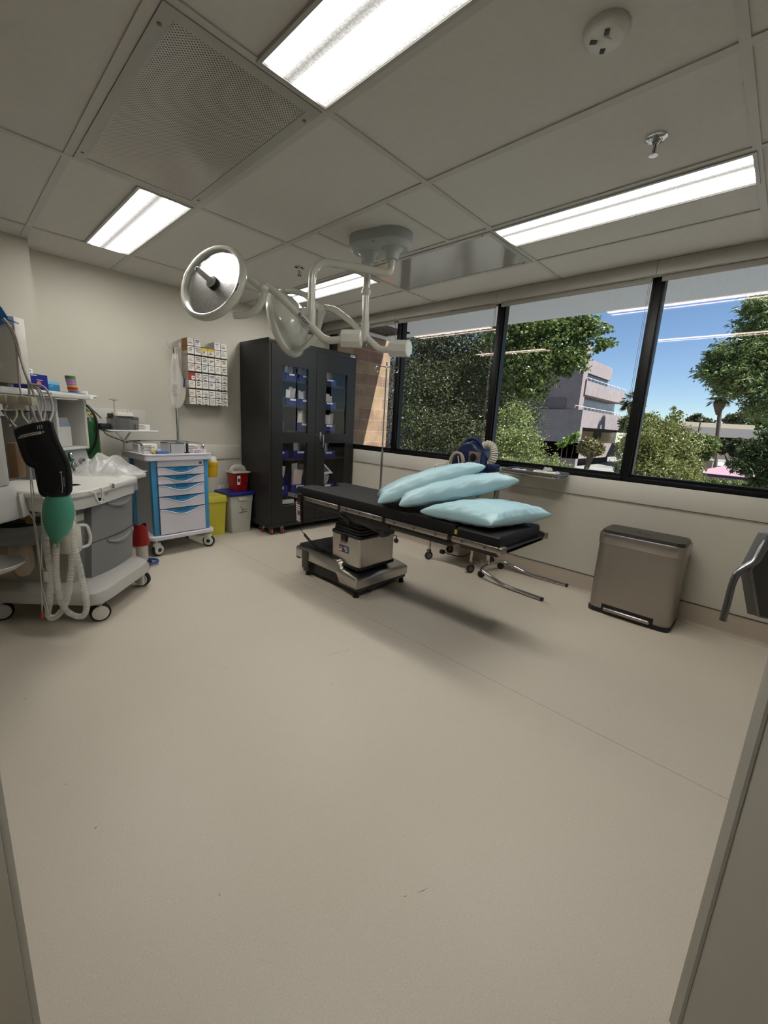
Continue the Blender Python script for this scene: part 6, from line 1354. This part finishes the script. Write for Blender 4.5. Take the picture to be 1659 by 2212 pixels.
# ---- clear bag heap on the side shelf
FILM = mat('clear_wrap', (0.92, 0.92, 0.91), 0.10, alpha=0.33, bump=0.5, bscale=22, spec=0.8)
bh = AM @ Vector((0.80, 0.30, 0.788)); t = thing('plastic_bag', 'crumpled clear plastic bag full of tubing on the machine side shelf', 'bag', bh, rotz=AANG)
for layer, (sx, sy, h_, ph) in enumerate(((0.23, 0.16, 0.095, 0.3), (0.21, 0.15, 0.150, 2.0))):
    m = MB(); N = 30
    def fn(u, v, sx=sx, sy=sy, h_=h_, ph=ph):
        x, y = 2 * u - 1, 2 * v - 1; rr_ = max(abs(x), abs(y)); e = max(0, 1 - rr_ ** 2.2)
        z = h_ * e * ((0.95 - 0.42 * x) * (0.85 + 0.15 * y) + 0.10 * math.sin(3.1 * x + 5.3 * y + ph) + 0.10 * math.sin(9 * y - 3 * x + ph * 2) + 0.05 * math.sin(17 * y + 6 * x)) + 0.004
        return (x * sx * (1 + 0.10 * math.sin(4 * y + ph)), y * sy * (1 + 0.12 * math.sin(5 * x + ph)), max(z, 0.002) + (0.05 * max(0, -x - 0.3) * max(0, y + .2) if layer else 0))
    m.grid(fn, N, N); m.build('film_fold', FILM, t)
for pts in ([(-0.15, 0.02), (-0.05, -0.08), (0.08, -0.05), (0.14, 0.05), (0.02, 0.09), (-0.08, 0.06)], [(-0.12, -0.05), (0.0, 0.03), (0.10, -0.02), (0.16, -0.06)]):
    ribbed([(x, y, 0.025) for x, y in pts], 0.014, 7, 0.008, 10, 0.1).build('coiled_tube', TRANSL, t)
# fold of the bag standing up at the rear
m = MB(); m.grid(lambda u, v: (-0.20 + 0.30 * u, 0.06 + 0.03 * math.sin(6 * u), 0.02 + v * (0.13 - 0.11 * abs(u - 0.15) ** .8) + 0.006 * math.sin(14 * u)), 14, 6); m.build('film_fold', FILM, t)
# ---- red bag holder and blue foot ring behind the drawers
rb = Vector((1.045, 3.72, 0)); t = thing('waste_bag_stand', 'red waste bag on a small white stand between the machine and the drawer cart', 'waste bag', rb)
m = MB(); m.grid(lambda u, v: (0.060 * math.cos(2 * PI * u) * (1.0 - 0.25 * v + 0.05 * math.sin(9 * u * 2 * PI)), 0.055 * math.sin(2 * PI * u) * (1 - 0.25 * v), 0.175 + 0.165 * v + 0.012 * math.sin(6 * PI * u) * (v > .9)), 28, 8); m.build('red_bag', mat('red_film', (0.55, 0.07, 0.08), 0.3, var=0.12, bump=0.5, bscale=40), t)
MB().lathe([(0.0, 0.04), (0.042, 0.04), (0.048, 0.20), (0.0, 0.20)], 20).build('pail', OFFWH, t)
MB().lathe([(0.0, 0.0), (0.07, 0.0), (0.07, 0.02), (0.05, 0.045), (0.0, 0.045)], 22).build('foot', BLACK, t)
MB().tube([(0.035 + 0.075 * math.cos(a), -0.01 + 0.075 * math.sin(a), 0.022) for a in [2 * PI * k / 26 for k in range(26)]], 0.010, 8, closed=True).build('blue_pedal_ring', mat('ring_blue', (0.12, 0.28, 0.58), 0.4), t)
# ------------------------------------------------------------------ outside: eaves, brick pier, ground, buildings, trees
STUC = mat('stucco', (0.82, 0.86, 0.91), 0.9, var=0.10, scale=70, bump=0.5, bscale=120)
s = MB().box(3.64, 4.735, -6.0, 9.0, 2.47, 2.95)
for y in (1.30, 0.45): s.box(3.65, 4.735, y - 0.003, y + 0.003, 2.4685, 2.475)
struct('soffit', s, STUC)
struct('wall_outside', MB().box(3.645, 3.70, -6.0, -0.75, -3.3, 2.47).box(3.645, 3.70, -0.80, 4.6, -3.3, 0.925), mat('outer_wall', (0.58, 0.50, 0.44), 0.9))
def brick_material():
    m = bpy.data.materials.new('brick'); m.use_nodes = True; n = m.node_tree; b = n.nodes['Principled BSDF']; L = n.links.new
    tc = n.nodes.new('ShaderNodeTexCoord'); sx = n.nodes.new('ShaderNodeSeparateXYZ'); cb = n.nodes.new('ShaderNodeCombineXYZ')
    L(tc.outputs['Object'], sx.inputs[0])
    ad = n.nodes.new('ShaderNodeMath'); ad.operation = 'ADD'; L(sx.outputs[0], ad.inputs[0]); L(sx.outputs[1], ad.inputs[1])
    L(ad.outputs[0], cb.inputs[0]); L(sx.outputs[2], cb.inputs[1])
    bk = n.nodes.new('ShaderNodeTexBrick'); bk.inputs['Scale'].default_value = 1.0; bk.inputs['Brick Width'].default_value = 0.31; bk.inputs['Row Height'].default_value = 0.1625
    bk.inputs['Mortar Size'].default_value = 0.0055; bk.inputs['Mortar Smooth'].default_value = 0.2; bk.inputs['Bias'].default_value = 0.0; bk.offset = 0.5
    bk.inputs['Color1'].default_value = lin((0.56, 0.48, 0.37)) + (1,); bk.inputs['Color2'].default_value = lin((0.49, 0.38, 0.32)) + (1,); bk.inputs['Mortar'].default_value = lin((0.58, 0.52, 0.48)) + (1,)
    L(cb.outputs[0], bk.inputs['Vector'])
    nz = n.nodes.new('ShaderNodeTexNoise'); nz.inputs['Scale'].default_value = 5; nz.inputs['Detail'].default_value = 4; L(cb.outputs[0], nz.inputs['Vector'])
    rp = n.nodes.new('ShaderNodeValToRGB'); rp.color_ramp.elements[0].position = .35; rp.color_ramp.elements[1].position = .65
    rp.color_ramp.elements[0].color = (0.72, 0.70, 0.66, 1); rp.color_ramp.elements[1].color = (1.05, 1.02, 0.98, 1); L(nz.outputs['Fac'], rp.inputs[0])
    mx = n.nodes.new('ShaderNodeMixRGB'); mx.blend_type = 'MULTIPLY'; mx.inputs[0].default_value = 1; L(bk.outputs['Color'], mx.inputs[1]); L(rp.outputs[0], mx.inputs[2]); L(mx.outputs[0], b.inputs['Base Color'])
    b.inputs['Roughness'].default_value = 0.8
    return m
struct('wall_brick', MB().box(3.66, 4.835, 4.6, 5.1, -3.3, 2.47), brick_material())
t = thing('soffit_vent', 'brown louvred vent in the outside eaves above the brick pier', 'vent', (4.17, 4.16, 2.47))
VB = mat('vent_brown', (0.30, 0.22, 0.19), 0.6)
m = MB()
for q in ((-0.33, -0.27, -0.22, 0.22), (0.27, 0.33, -0.22, 0.22), (-0.33, 0.33, -0.22, -0.17), (-0.33, 0.33, 0.17, 0.22)): m.box(q[0], q[1], q[2], q[3], -0.012, 0.004)
m.build('frame', VB, t)
m = MB()
for k in range(6): m.M = Matrix.Translation((0, -0.14 + 0.056 * k, -0.002)) @ Matrix.Rotation(0.5, 4, 'X'); m.box(-0.28, 0.28, -0.022, 0.022, -0.003, 0.003)
m.build('louvres', mat('louvre_brown', (0.22, 0.15, 0.13), 0.6), t)

GZ = -3.3
def grass_mat():
    return mat('dry_lawn', (0.50, 0.50, 0.475), 0.95, var=0.25, scale=0.6)
struct('ground', MB().box(3.7, 260, -120, 160, GZ - 0.3, GZ), grass_mat())
# basis along the photo's horizontal, for far things
HX = Vector((RR.x, RR.y, 0)).normalized(); HF = Vector((RF.x, RF.y, 0)).normalized()
PINKC = mat('pink_concrete', (0.50, 0.465, 0.468), 0.9, var=0.10, scale=1.2, bump=0.2, bscale=8); PINKD = mat('pink_concrete_side', (0.50, 0.46, 0.46), 0.9, var=0.08, scale=1.0)
WGL = mat('dark_glazing', (0.10, 0.11, 0.12), 0.15, var=0.2, scale=2); RAILW = mat('white_rail', (0.72, 0.68, 0.68), 0.6)
b_ = thing('office_building', 'pinkish stepped concrete office building seen through the third window', 'building', P(1256, 1010, d=60))
BO = Vector(b_.location); m0 = lambda: (lambda q: (setattr(q, 'M', Matrix.Translation(-BO)), q)[1])(MB())
def yq(px, py, y): return P(px, py, y=y)
Y2 = P(1240, 885, d=60).y; X2 = P(1240, 885, d=60).x
XL, XR = 60.3, 0
def block(nm, xl, pr, y, z0, z1, dep=22):
    xr = yq(pr[0], pr[1], y).x
    m = m0(); m.box(xl, xr, y, y + dep, z0, z1); return m.build(nm, PINKC, b_), xr
xl = X2
zt3 = yq(1324, 796, Y2).z; 
o3, xr3 = block('top_storey', xl, (1324, 796), Y2, yq(1326, 838, Y2).z + 0.9, zt3)
zp2 = yq(1334, 848, Y2).z; zw2 = yq(1332, 873, Y2).z; zb2 = yq(1331, 897, Y2).z
m = m0(); m.box(xl, yq(1335, 850, Y2).x, Y2 - 1.2, Y2 + 20, zw2, zp2); m.build('terrace_parapet', PINKC, b_)
m = m0(); m.box(xl + 0.3, xr3 - 0.5, Y2 + 0.3, Y2 + 20, zp2, yq(1326, 838, Y2).z + 1.0); m.build('window_band', WGL, b_)
m = m0(); m.box(xl + .4, yq(1331, 885, Y2).x, Y2 + 0.3, Y2 + 20, zb2, zw2); m.build('window_band', mat('glazing_painted_reflection', (0.34, 0.33, 0.36), 0.2, var=0.6, scale=1.5), b_)  # reflections in this glazing are painted as a paler, mottled colour
Y3 = Y2 - 2.5
zp1 = yq(1340, 899, Y3).z; zw1 = yq(1338, 930, Y3).z; zb1 = yq(1336, 958, Y3).z
xl1 = yq(1257, 900, Y3).x
m = m0(); m.box(xl1, yq(1341, 905, Y3).x, Y3, Y3 + 22, zw1, zp1); m.build('terrace_parapet', PINKC, b_)
m = m0(); m.box(xl1 + .6, yq(1337, 940, Y3).x - .2, Y3 + .35, Y3 + 22, zb1 - 0.1, zw1 + 0.1); m.build('window_band', mat('olive_glazing', (0.22, 0.20, 0.15), 0.2, var=0.2, scale=1), b_)
m = m0(); m.box(xl1, yq(1335, 970, Y3).x, Y3, Y3 + 22, yq(1330, 986, Y3).z, zb1); m.box(xl1, xl1 + 0.9, Y3, Y3 + 22, GZ, zw1); m.build('lower_storey', PINKC, b_)
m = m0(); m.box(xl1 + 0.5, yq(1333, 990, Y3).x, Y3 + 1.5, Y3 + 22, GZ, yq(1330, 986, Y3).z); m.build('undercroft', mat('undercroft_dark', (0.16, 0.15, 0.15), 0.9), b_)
m = m0()
for yy, za, xa, xb in ((Y2 - 1.2, zp2, xl, yq(1335, 850, Y2).x), (Y3, zp1, xl1 - 3, yq(1340, 900, Y3).x)):
    m.box(xa, xb, yy - .04, yy + .04, za + 0.35, za + 0.43)
    k = xa
    while k < xb: m.box(k, k + .06, yy - .03, yy + .03, za, za + .36); k += 1.5
m.build('terrace_rail', RAILW, b_)
# left wing facing us side-on, with its square window
wl = P(1160, 925, d=58); wr_ = P(1246, 925, d=61); 
wy = Y2 + 0.6
m = m0(); m.box(X2 - 1.2, X2 + 0.5, Y2 - 1.0, Y2 + 45, yq(1235, 932, Y2).z, zt3 + 1.2); m.build('side_wing', PINKD, b_)
m = m0(); m.box(X2 - 0.6, X2 + 0.5, Y2 - 0.5, Y2 + 45, GZ, yq(1235, 932, Y2).z); m.build('wing_base', mat('wing_base_concrete', (0.50, 0.45, 0.45), 0.9), b_)  # base wall in one even tone, close to the wing above
def wing_win(pxa, pya, pxb, pyb, nm, mt):
    a, c = P(pxa, pya, x=X2 - 1.2), P(pxb, pyb, x=X2 - 1.2); m = m0()
    m.box(X2 - 1.35, X2 - 1.15, min(a.y, c.y), max(a.y, c.y), min(a.z, c.z), max(a.z, c.z)); return m.build(nm, mt, b_)
wing_win(1193, 884, 1229, 918, 'window_frame', RAILW); wing_win(1197, 889, 1225, 912, 'window', mat('grey_glazing', (0.20, 0.20, 0.23), 0.2))
for o_ in b_.children:
    if o_.name.startswith('window') and o_.name.split('.')[0] == 'window': o_.location.x -= 0.06
wing_win(1172, 860, 1220, 882, 'window_band', mat('band_glazing', (0.36, 0.33, 0.32), 0.3))

# low modern building at the right, facing us
def far(px, py, d): return P(px, py, d=d)
lb_o = far(1560, 985, 55); lb = thing('low_building', 'low long building with grey fascia and dark recessed wall behind the palm', 'building', (lb_o.x, lb_o.y, GZ))
def fb(pxa, pxb, pya, pyb, d, dep):
    """a box whose front faces us, spanning pixels at forward distance d"""
    a, c = far(pxa, (pya + pyb) / 2, d), far(pxb, (pya + pyb) / 2, d); mid = (a + c) / 2
    dirx = Vector((c.x - a.x, c.y - a.y, 0)); wd = dirx.length; dirx.normalize(); dy = Vector((-dirx.y, dirx.x, 0))
    if dy.dot(HF) < 0: dy = -dy
    mx_ = (pxa + pxb) / 2; zt_, zb_ = far(mx_, pya, d).z, far(mx_, pyb, d).z
    m = MB(); m.M = Matrix(((dirx.x, dy.x, 0, mid.x - lb_o.x), (dirx.y, dy.y, 0, mid.y - lb_o.y), (0, 0, 1, -GZ), (0, 0, 0, 1)))
    m.box(-wd / 2, wd / 2, 0, dep, max(zb_, GZ) if pyb < 2000 else GZ, zt_); return m
fb(1455, 1630, 914, 928, 58, 14).build('roof_block', mat('beige_block', (0.66, 0.62, 0.55), 0.9), lb)
fb(1480, 1690, 926, 946, 54, 18).build('fascia', mat('grey_fascia', (0.50, 0.49, 0.48), 0.9), lb)
fb(1490, 1640, 945, 975, 57, 14).build('recessed_wall', mat('dark_recess', (0.15, 0.14, 0.15), 0.6, var=0.15), lb)
fb(1480, 1690, 974, 994, 55, 14).build('base_wall', mat('base_wall', (0.42, 0.40, 0.38), 0.9), lb)
fb(1646, 1690, 930, 3000, 54, 16).build('end_wall', mat('end_grey', (0.55, 0.56, 0.55), 0.9), lb)
pv = MB(); pvz = GZ + 0.02
a, b2, c2, d2 = P(1480, 996, z=pvz), P(1700, 1003, z=pvz), P(1700, 1015, z=pvz), P(1480, 1010, z=pvz)
struct('trim_6', MB().add([a, b2, c2, d2, a - Vector((0, 0, .1)), b2 - Vector((0, 0, .1)), c2 - Vector((0, 0, .1)), d2 - Vector((0, 0, .1))], [(0, 1, 2, 3), (4, 7, 6, 5), (0, 4, 5, 1), (1, 5, 6, 2), (2, 6, 7, 3), (3, 7, 4, 0)]), mat('pale_paving', (0.72, 0.74, 0.76), 0.9))
# pink roofed pavilion
pr_ = [P(1490, 1018, d=30), P(1625, 997, d=37), P(1670, 1005, d=36), P(1640, 1034, d=27)]
t = thing('pavilion', 'low pavilion with a flat pinkish roof below the palm', 'building', (pr_[0].x, pr_[0].y, GZ)); TO_ = Vector(t.location)
zr = sum(p.z for p in pr_) / 4
q = [Vector((P(px, py, z=zr).x, P(px, py, z=zr).y, zr)) - TO_ for px, py in ((1492, 1019), (1628, 995), (1690, 1004), (1650, 1035))]
m = MB(); m.add([p for p in q] + [p - Vector((0, 0, 0.28)) for p in q], [(0, 1, 2, 3), (4, 7, 6, 5), (0, 4, 5, 1), (1, 5, 6, 2), (2, 6, 7, 3), (3, 7, 4, 0)]); m.build('roof', mat('pink_roof', (0.60, 0.475, 0.52), 0.9, var=0.04), t, smooth=0)
ce = sum(q, Vector()) / 4
q2 = [ce + (p - ce) * 0.9 for p in q]; m = MB(); m.add([Vector((p.x, p.y, q[0].z - 0.28)) for p in q2] + [Vector((p.x, p.y, 0)) for p in q2], [(0, 4, 5, 1), (1, 5, 6, 2), (2, 6, 7, 3), (3, 7, 4, 0)]); m.build('wall', mat('pavilion_dark', (0.24, 0.21, 0.20), 0.9), t, smooth=0)
m = MB(); m.tube([p - Vector((0, 0, .1)) for p in q], 0.06, 6, closed=True); m.build('roof_edge', mat('edge_dark', (0.20, 0.19, 0.20), 0.8), t)
t = thing('roof_unit', 'small brown box unit with white rim beside the pavilion roof', 'unit', P(1510, 1012, d=40)); m = MB(); m.M = Matrix.Rotation(-0.8, 4, 'Z'); m.box(-0.9, 0.9, -0.5, 0.5, -0.6, 1.0); m.build('unit_body', RAILW, t); m = MB(); m.M = Matrix.Rotation(-0.8, 4, 'Z'); m.box(-0.75, 0.75, -0.55, -0.49, -0.5, 0.85); m.build('screen', mat('unit_brown', (0.33, 0.28, 0.25), 0.8), t)

# ---- foliage
def leafmat(name, c1, c2):
    if name in MATS: return MATS[name]
    m = bpy.data.materials.new(name); m.use_nodes = True; n = m.node_tree; n.nodes.clear(); L = n.links.new
    out = n.nodes.new('ShaderNodeOutputMaterial'); gi = n.nodes.new('ShaderNodeTexCoord'); nz = n.nodes.new('ShaderNodeTexNoise'); nz.inputs['Scale'].default_value = 3.5; nz.inputs['Detail'].default_value = 6; nz.inputs['Roughness'].default_value = 0.8
    L(gi.outputs['Object'], nz.inputs['Vector'])
    rp = n.nodes.new('ShaderNodeValToRGB'); rp.color_ramp.elements[0].position = .35; rp.color_ramp.elements[1].position = .65
    rp.color_ramp.elements[0].color = lin(c1) + (1,); rp.color_ramp.elements[1].color = lin(c2) + (1,); L(nz.outputs['Fac'], rp.inputs[0])
    df = n.nodes.new('ShaderNodeBsdfPrincipled'); df.inputs['Roughness'].default_value = 0.45; df.inputs['Specular IOR Level'].default_value = 0.4; tl = n.nodes.new('ShaderNodeBsdfTranslucent'); mx = n.nodes.new('ShaderNodeMixShader'); mx.inputs[0].default_value = 0.28
    L(rp.outputs[0], df.inputs['Base Color']); L(rp.outputs[0], tl.inputs[0]); L(df.outputs[0], mx.inputs[1]); L(tl.outputs[0], mx.inputs[2]); L(mx.outputs[0], out.inputs[0])
    MATS[name] = m; return m
BARK = mat('bark', (0.34, 0.29, 0.24), 0.9, var=0.25, scale=8)
NOLIMB = {5, 6, 12, 8, 15, 16}
def tree(name, label, clumps, n, size, lm__, group=None, base=None, trunk=0.12, aspect=0.6, seed=1, limbs=True, cat='tree'):
    """clumps: (px, py, d, radius in px, vertical squash)"""
    rn = random.Random(seed)
    C_ = [(far(px, py, d), rp * d / FPX, sq) for px, py, d, rp, sq in clumps]
    cen = sum((c for c, r, s_ in C_), Vector()) / len(C_)
    bx = Vector((cen.x, cen.y, GZ)) if base is None else Vector(base)
    t = thing(name, label, cat, bx, group=group)
    wsum = [r * r * (1 if len(c) else 1) for c, r, s_ in C_]; tw = sum(wsum)
    vs = []; fs = []
    for (c, r, s_), w__ in zip(C_, wsum):
        k = int(n * w__ / tw); tw_n = max(4, k // 14)
        tips = []
        for _ in range(tw_n):
            v = Vector((rn.gauss(0, 1), rn.gauss(0, 1), rn.gauss(0, 1))).normalized() * r * (rn.random() ** 0.42)
            tips.append(c + Vector((v.x, v.y, v.z * s_)))
        for i in range(k):
            tp = tips[i % tw_n]; sp = r * 0.13
            p = tp + Vector((rn.gauss(0, sp), rn.gauss(0, sp), rn.gauss(0, sp * .8))) - bx
            ax_ = Vector((rn.gauss(0, 1), rn.gauss(0, 1), rn.gauss(0, .7) - .3)).normalized(); sd = ax_.cross(Vector((rn.gauss(0, 1), rn.gauss(0, 1), rn.gauss(0, 1)))).normalized()
            L_ = size * rn.uniform(.6, 1.3); W_ = L_ * aspect
            o = len(vs); nn = ax_.cross(sd) * W_ * 0.25
            vs += [p, p + ax_ * L_ * .45 + sd * W_ * .5 + nn, p + ax_ * L_, p + ax_ * L_ * .45 - sd * W_ * .5 + nn]
            fs += [(o, o + 1, o + 2, o + 3)]
    m = MB(); m.v = vs; m.f = fs; m.mi = [0] * len(fs)
    me = bpy.data.meshes.new('foliage'); me.from_pydata([tuple(v) for v in vs], [], fs); me.materials.append(lm__); me.update()
    o = bpy.data.objects.new('foliage', me); COL.objects.link(o); o.parent = t
    if limbs and seed not in NOLIMB:
        m = MB(); top = min(C_, key=lambda q: q[0].z)[0] - bx
        m.tube(catmull([(0, 0, 0), (rn.uniform(-.2, .2), rn.uniform(-.2, .2), top.z * .5), tuple(top)], 5), [trunk * (1 - .03 * k) for k in range(11)], 8)
        for c, r, s_ in C_:
            q_ = c - bx; m.tube(catmull([(0, 0, max(0.1, top.z * .45)), tuple(q_ * .6 + Vector((0, 0, top.z * .15))), tuple(q_)], 4), [trunk * (.6 - .055 * k) for k in range(9)], 6)
        m.build('trunk', BARK, t)
    return t
GT = 'trees outside the windows'
DARKL = leafmat('leaf_dark', (0.17, 0.19, 0.11), (0.34, 0.37, 0.22)); MIDL = leafmat('leaf_mid', (0.25, 0.31, 0.14), (0.45, 0.52, 0.28)); PALE = leafmat('leaf_pale', (0.36, 0.42, 0.22), (0.56, 0.60, 0.38)); DRY = leafmat('leaf_dry', (0.38, 0.36, 0.22), (0.52, 0.50, 0.33)); FERN = leafmat('leaf_fern', (0.32, 0.39, 0.20), (0.54, 0.60, 0.38)); BRT = leafmat('leaf_bright', (0.40, 0.52, 0.25), (0.52, 0.64, 0.34))
tree('broadleaf_tree', 'dense dark broadleaf tree filling the second window from the left', [(900, 760, 13, 80, 1), (985, 760, 13, 95, 1), (910, 860, 12, 85, 1), (1000, 860, 12, 90, 1), (1045, 800, 13, 70, 1), (900, 950, 11, 80, 1), (990, 960, 11, 85, 1), (1060, 930, 12, 60, 1)], 42000, 0.085, DARKL, GT, trunk=0.06, seed=3)
tree('broadleaf_tree', 'leafy sycamore with open branches hanging across the top of the third window', [(1110, 720, 11, 55, .8), (1165, 715, 11, 55, .8), (1225, 705, 11, 50, .7), (1275, 712, 11, 38, .7), (1130, 790, 11, 60, 1), (1190, 770, 11, 58, .9), (1240, 770, 11, 40, .8), (1150, 830, 11, 42, .8), (1215, 800, 11, 22, .6), (1300, 745, 11, 24, .5)], 11000, 0.10, MIDL, GT, trunk=0.05, seed=5, aspect=.8)
tree('broadleaf_tree', 'dark tree crown behind the left part of the third window', [(1090, 840, 15, 60, 1), (1085, 760, 15, 55, 1), (1100, 700, 15, 50, .8), (1120, 900, 14, 55, 1)], 12000, 0.10, DARKL, GT, trunk=0.05, seed=6)
tree('flowering_shrub', 'loose pale green shrub at the lower left of the third window', [(1095, 960, 8, 55, .9), (1130, 965, 8, 50, .8), (1110, 905, 8.5, 45, .9), (1175, 995, 8, 32, .6), (1080, 1010, 7.5, 45, .7), (1140, 1010, 7.5, 45, .5), (1215, 1005, 7.5, 20, .5)], 9000, 0.05, PALE, GT, trunk=0.05, seed=8, cat='shrub')
tree('young_shoot', 'bright green leafy shoot rising in front of the pinkish building', [(1243, 940, 7, 9, .8), (1228, 950, 7, 8, .6), (1215, 962, 7, 7, .5)], 260, 0.06, BRT, None, trunk=0.010, seed=9, cat='shrub', aspect=.9)
tree('clipped_tree', 'round clipped brownish tree in front of the pinkish building', [(1275, 966, 38, 21, .85), (1268, 962, 38, 16, .8), (1286, 972, 38, 15, .7)], 5000, 0.30, DRY, None, trunk=0.18, seed=10)
tree('broadleaf_tree', 'light green tree at the right end of the pinkish building', [(1362, 960, 46, 18, 1.2), (1358, 915, 50, 16, 1), (1352, 1010, 40, 20, .8)], 6000, 0.38, MIDL, GT, trunk=0.2, seed=11)
tree('broadleaf_tree', 'big bushy yellow-green tree in the middle of the fourth window', [(1420, 985, 22, 62, .9), (1395, 915, 23, 22, 1.2), (1455, 905, 23, 18, 1.5), (1460, 965, 22, 50, .9), (1390, 975, 21, 55, 1), (1440, 1030, 20, 60, .6), (1415, 940, 22, 45, .9), (1485, 1010, 21, 32, .9)], 22000, 0.15, leafmat('leaf_olive', (0.33, 0.37, 0.18), (0.54, 0.55, 0.32)), GT, trunk=0.05, seed=12)
tree('broadleaf_tree', 'smaller green tree between the bushy tree and the low building', [(1515, 968, 36, 26, 1), (1500, 950, 36, 18, .9), (1535, 960, 40, 15, 1)], 4500, 0.30, MIDL, GT, trunk=0.15, seed=13)
tree('broadleaf_tree', 'dark round tree in front of the low building right of the palm', [(1600, 968, 40, 22, .9), (1560, 965, 42, 16, .9), (1625, 975, 38, 16, .8)], 4500, 0.32, DARKL, GT, trunk=0.15, seed=14)
tree('feathery_tree', 'feathery green tree leaning in from the right edge of the photo', [(1660, 700, 9, 60, .7), (1610, 760, 9, 60, .6), (1560, 800, 9, 48, .5), (1655, 800, 9, 60, .7), (1600, 830, 9, 55, .5), (1655, 880, 9, 45, .6), (1545, 770, 9, 28, .4), (1640, 660, 9, 40, .5), (1700, 780, 9, 90, .9)], 22000, 0.12, FERN, GT, trunk=0.03, seed=15, aspect=.28)
tree('feathery_tree', 'low drooping feathery branch at the lower right corner of the window', [(1645, 985, 8, 42, .8), (1605, 1005, 8, 28, .6), (1660, 1035, 8, 32, .7), (1690, 960, 8, 50, 1)], 7000, 0.10, leafmat('leaf_fern_dark', (0.17, 0.23, 0.12), (0.31, 0.38, 0.21)), GT, trunk=0.02, seed=16, aspect=.28)
tree('umbrella_pine', 'flat topped umbrella pine on the skyline right of the palm', [(1590, 905, 85, 20, .5), (1612, 900, 85, 18, .5), (1575, 908, 85, 12, .5)], 4500, 0.5, DARKL, None, trunk=0.3, seed=17)
tree('conifer', 'dark pointed conifer on the skyline left of the palm', [(1507, 912, 80, 20, .5), (1503, 902, 80, 10, 1), (1515, 915, 80, 22, .4)], 3500, 0.5, DARKL, None, trunk=0.2, seed=18)
tree('broadleaf_tree', 'hazy green tree on the skyline at the right edge', [(1650, 915, 75, 26, .9), (1625, 922, 75, 14, .8)], 3500, 0.5, MIDL, GT, trunk=0.3, seed=19)
tree('hedge', 'low dry hedge along the lawn in front of the pavilion', [(1500 + 22 * k, 1037 + 1.6 * k, 24, 9, .7) for k in range(8)], 3500, 0.12, PALE, None, seed=20, limbs=False, cat='hedge', base=(far(1570, 1043, 24).x, far(1570, 1043, 24).y, GZ))
def palm(px, py_t, px_b, d, label, sc_):
    top = far(px, py_t, d); bot = far(px_b, 1000, d); bot.z = GZ
    t = thing('palm_tree', label, 'palm', bot, group='tall fan palms outside')
    q = top - bot; m = MB(); m.tube([(0, 0, 0), tuple(q * .5 + Vector((.1, 0, 0))), tuple(q)], [0.30, 0.22, 0.20], 10); m.build('trunk', BARK, t)
    m = MB(); m.lathe([(0.16, -2.0), (0.6, -0.9), (0.45, 0.0), (0.0, 0.1)], 14, Matrix.Translation(q)); m.build('dead_skirt', mat('palm_skirt', (0.36, 0.31, 0.24), 0.95, var=0.3), t)
    rn = random.Random(int(px)); m = MB()
    for k in range(70):
        a = rn.uniform(0, 6.283); el = rn.uniform(-0.6, 1.3); L_ = sc_ * rn.uniform(.75, 1.1); dv = Vector((math.cos(a) * math.cos(el), math.sin(a) * math.cos(el), math.sin(el)))
        sd = dv.cross(Vector((0, 0, 1))).normalized(); e = q + dv * L_ * .55
        for j in range(-4, 5):
            f_ = j / 4 * 0.8; w_ = (dv * math.cos(f_) + sd * math.sin(f_)); tip = e + w_ * L_ * .5 - Vector((0, 0, .18 * L_)); pv_ = w_.cross(Vector((0.2, 0.1, 1))).normalized() * L_ * .035
            m.add([e, e + (tip - e) * .5 + pv_, tip, e + (tip - e) * .5 - pv_], [(0, 1, 2, 3)])
    m.build('fronds', DARKL, t, smooth=0)
palm(1558, 858, 1549, 48, 'tall fan palm in front of the low building', 1.5)
palm(1366, 868, 1352, 60, 'fan palm peeking out left of the third mullion', 1.9)
t = thing('street_lamp', 'thin lamp post in front of the low building', 'lamp post', (far(1503, 960, 40).x, far(1503, 960, 40).y, GZ)); zt_ = far(1503, 908, 40).z - GZ
MB().cyl((0, 0, 0), (0, 0, zt_), 0.06, n=8).build('post', BARK, t); MB().box(-0.25, 0.25, -0.1, 0.1, zt_, zt_ + 0.12).build('lamp_head', RAILW, t)
t = thing('tree_stake', 'grey concrete post at the lower right of the window', 'post', (far(1632, 1060, 12).x, far(1632, 1060, 12).y, GZ)); MB().box(-0.13, 0.13, -0.13, 0.13, 0, far(1632, 1040, 12).z - GZ).build('shaft', mat('post_grey', (0.42, 0.41, 0.38), 0.9), t)
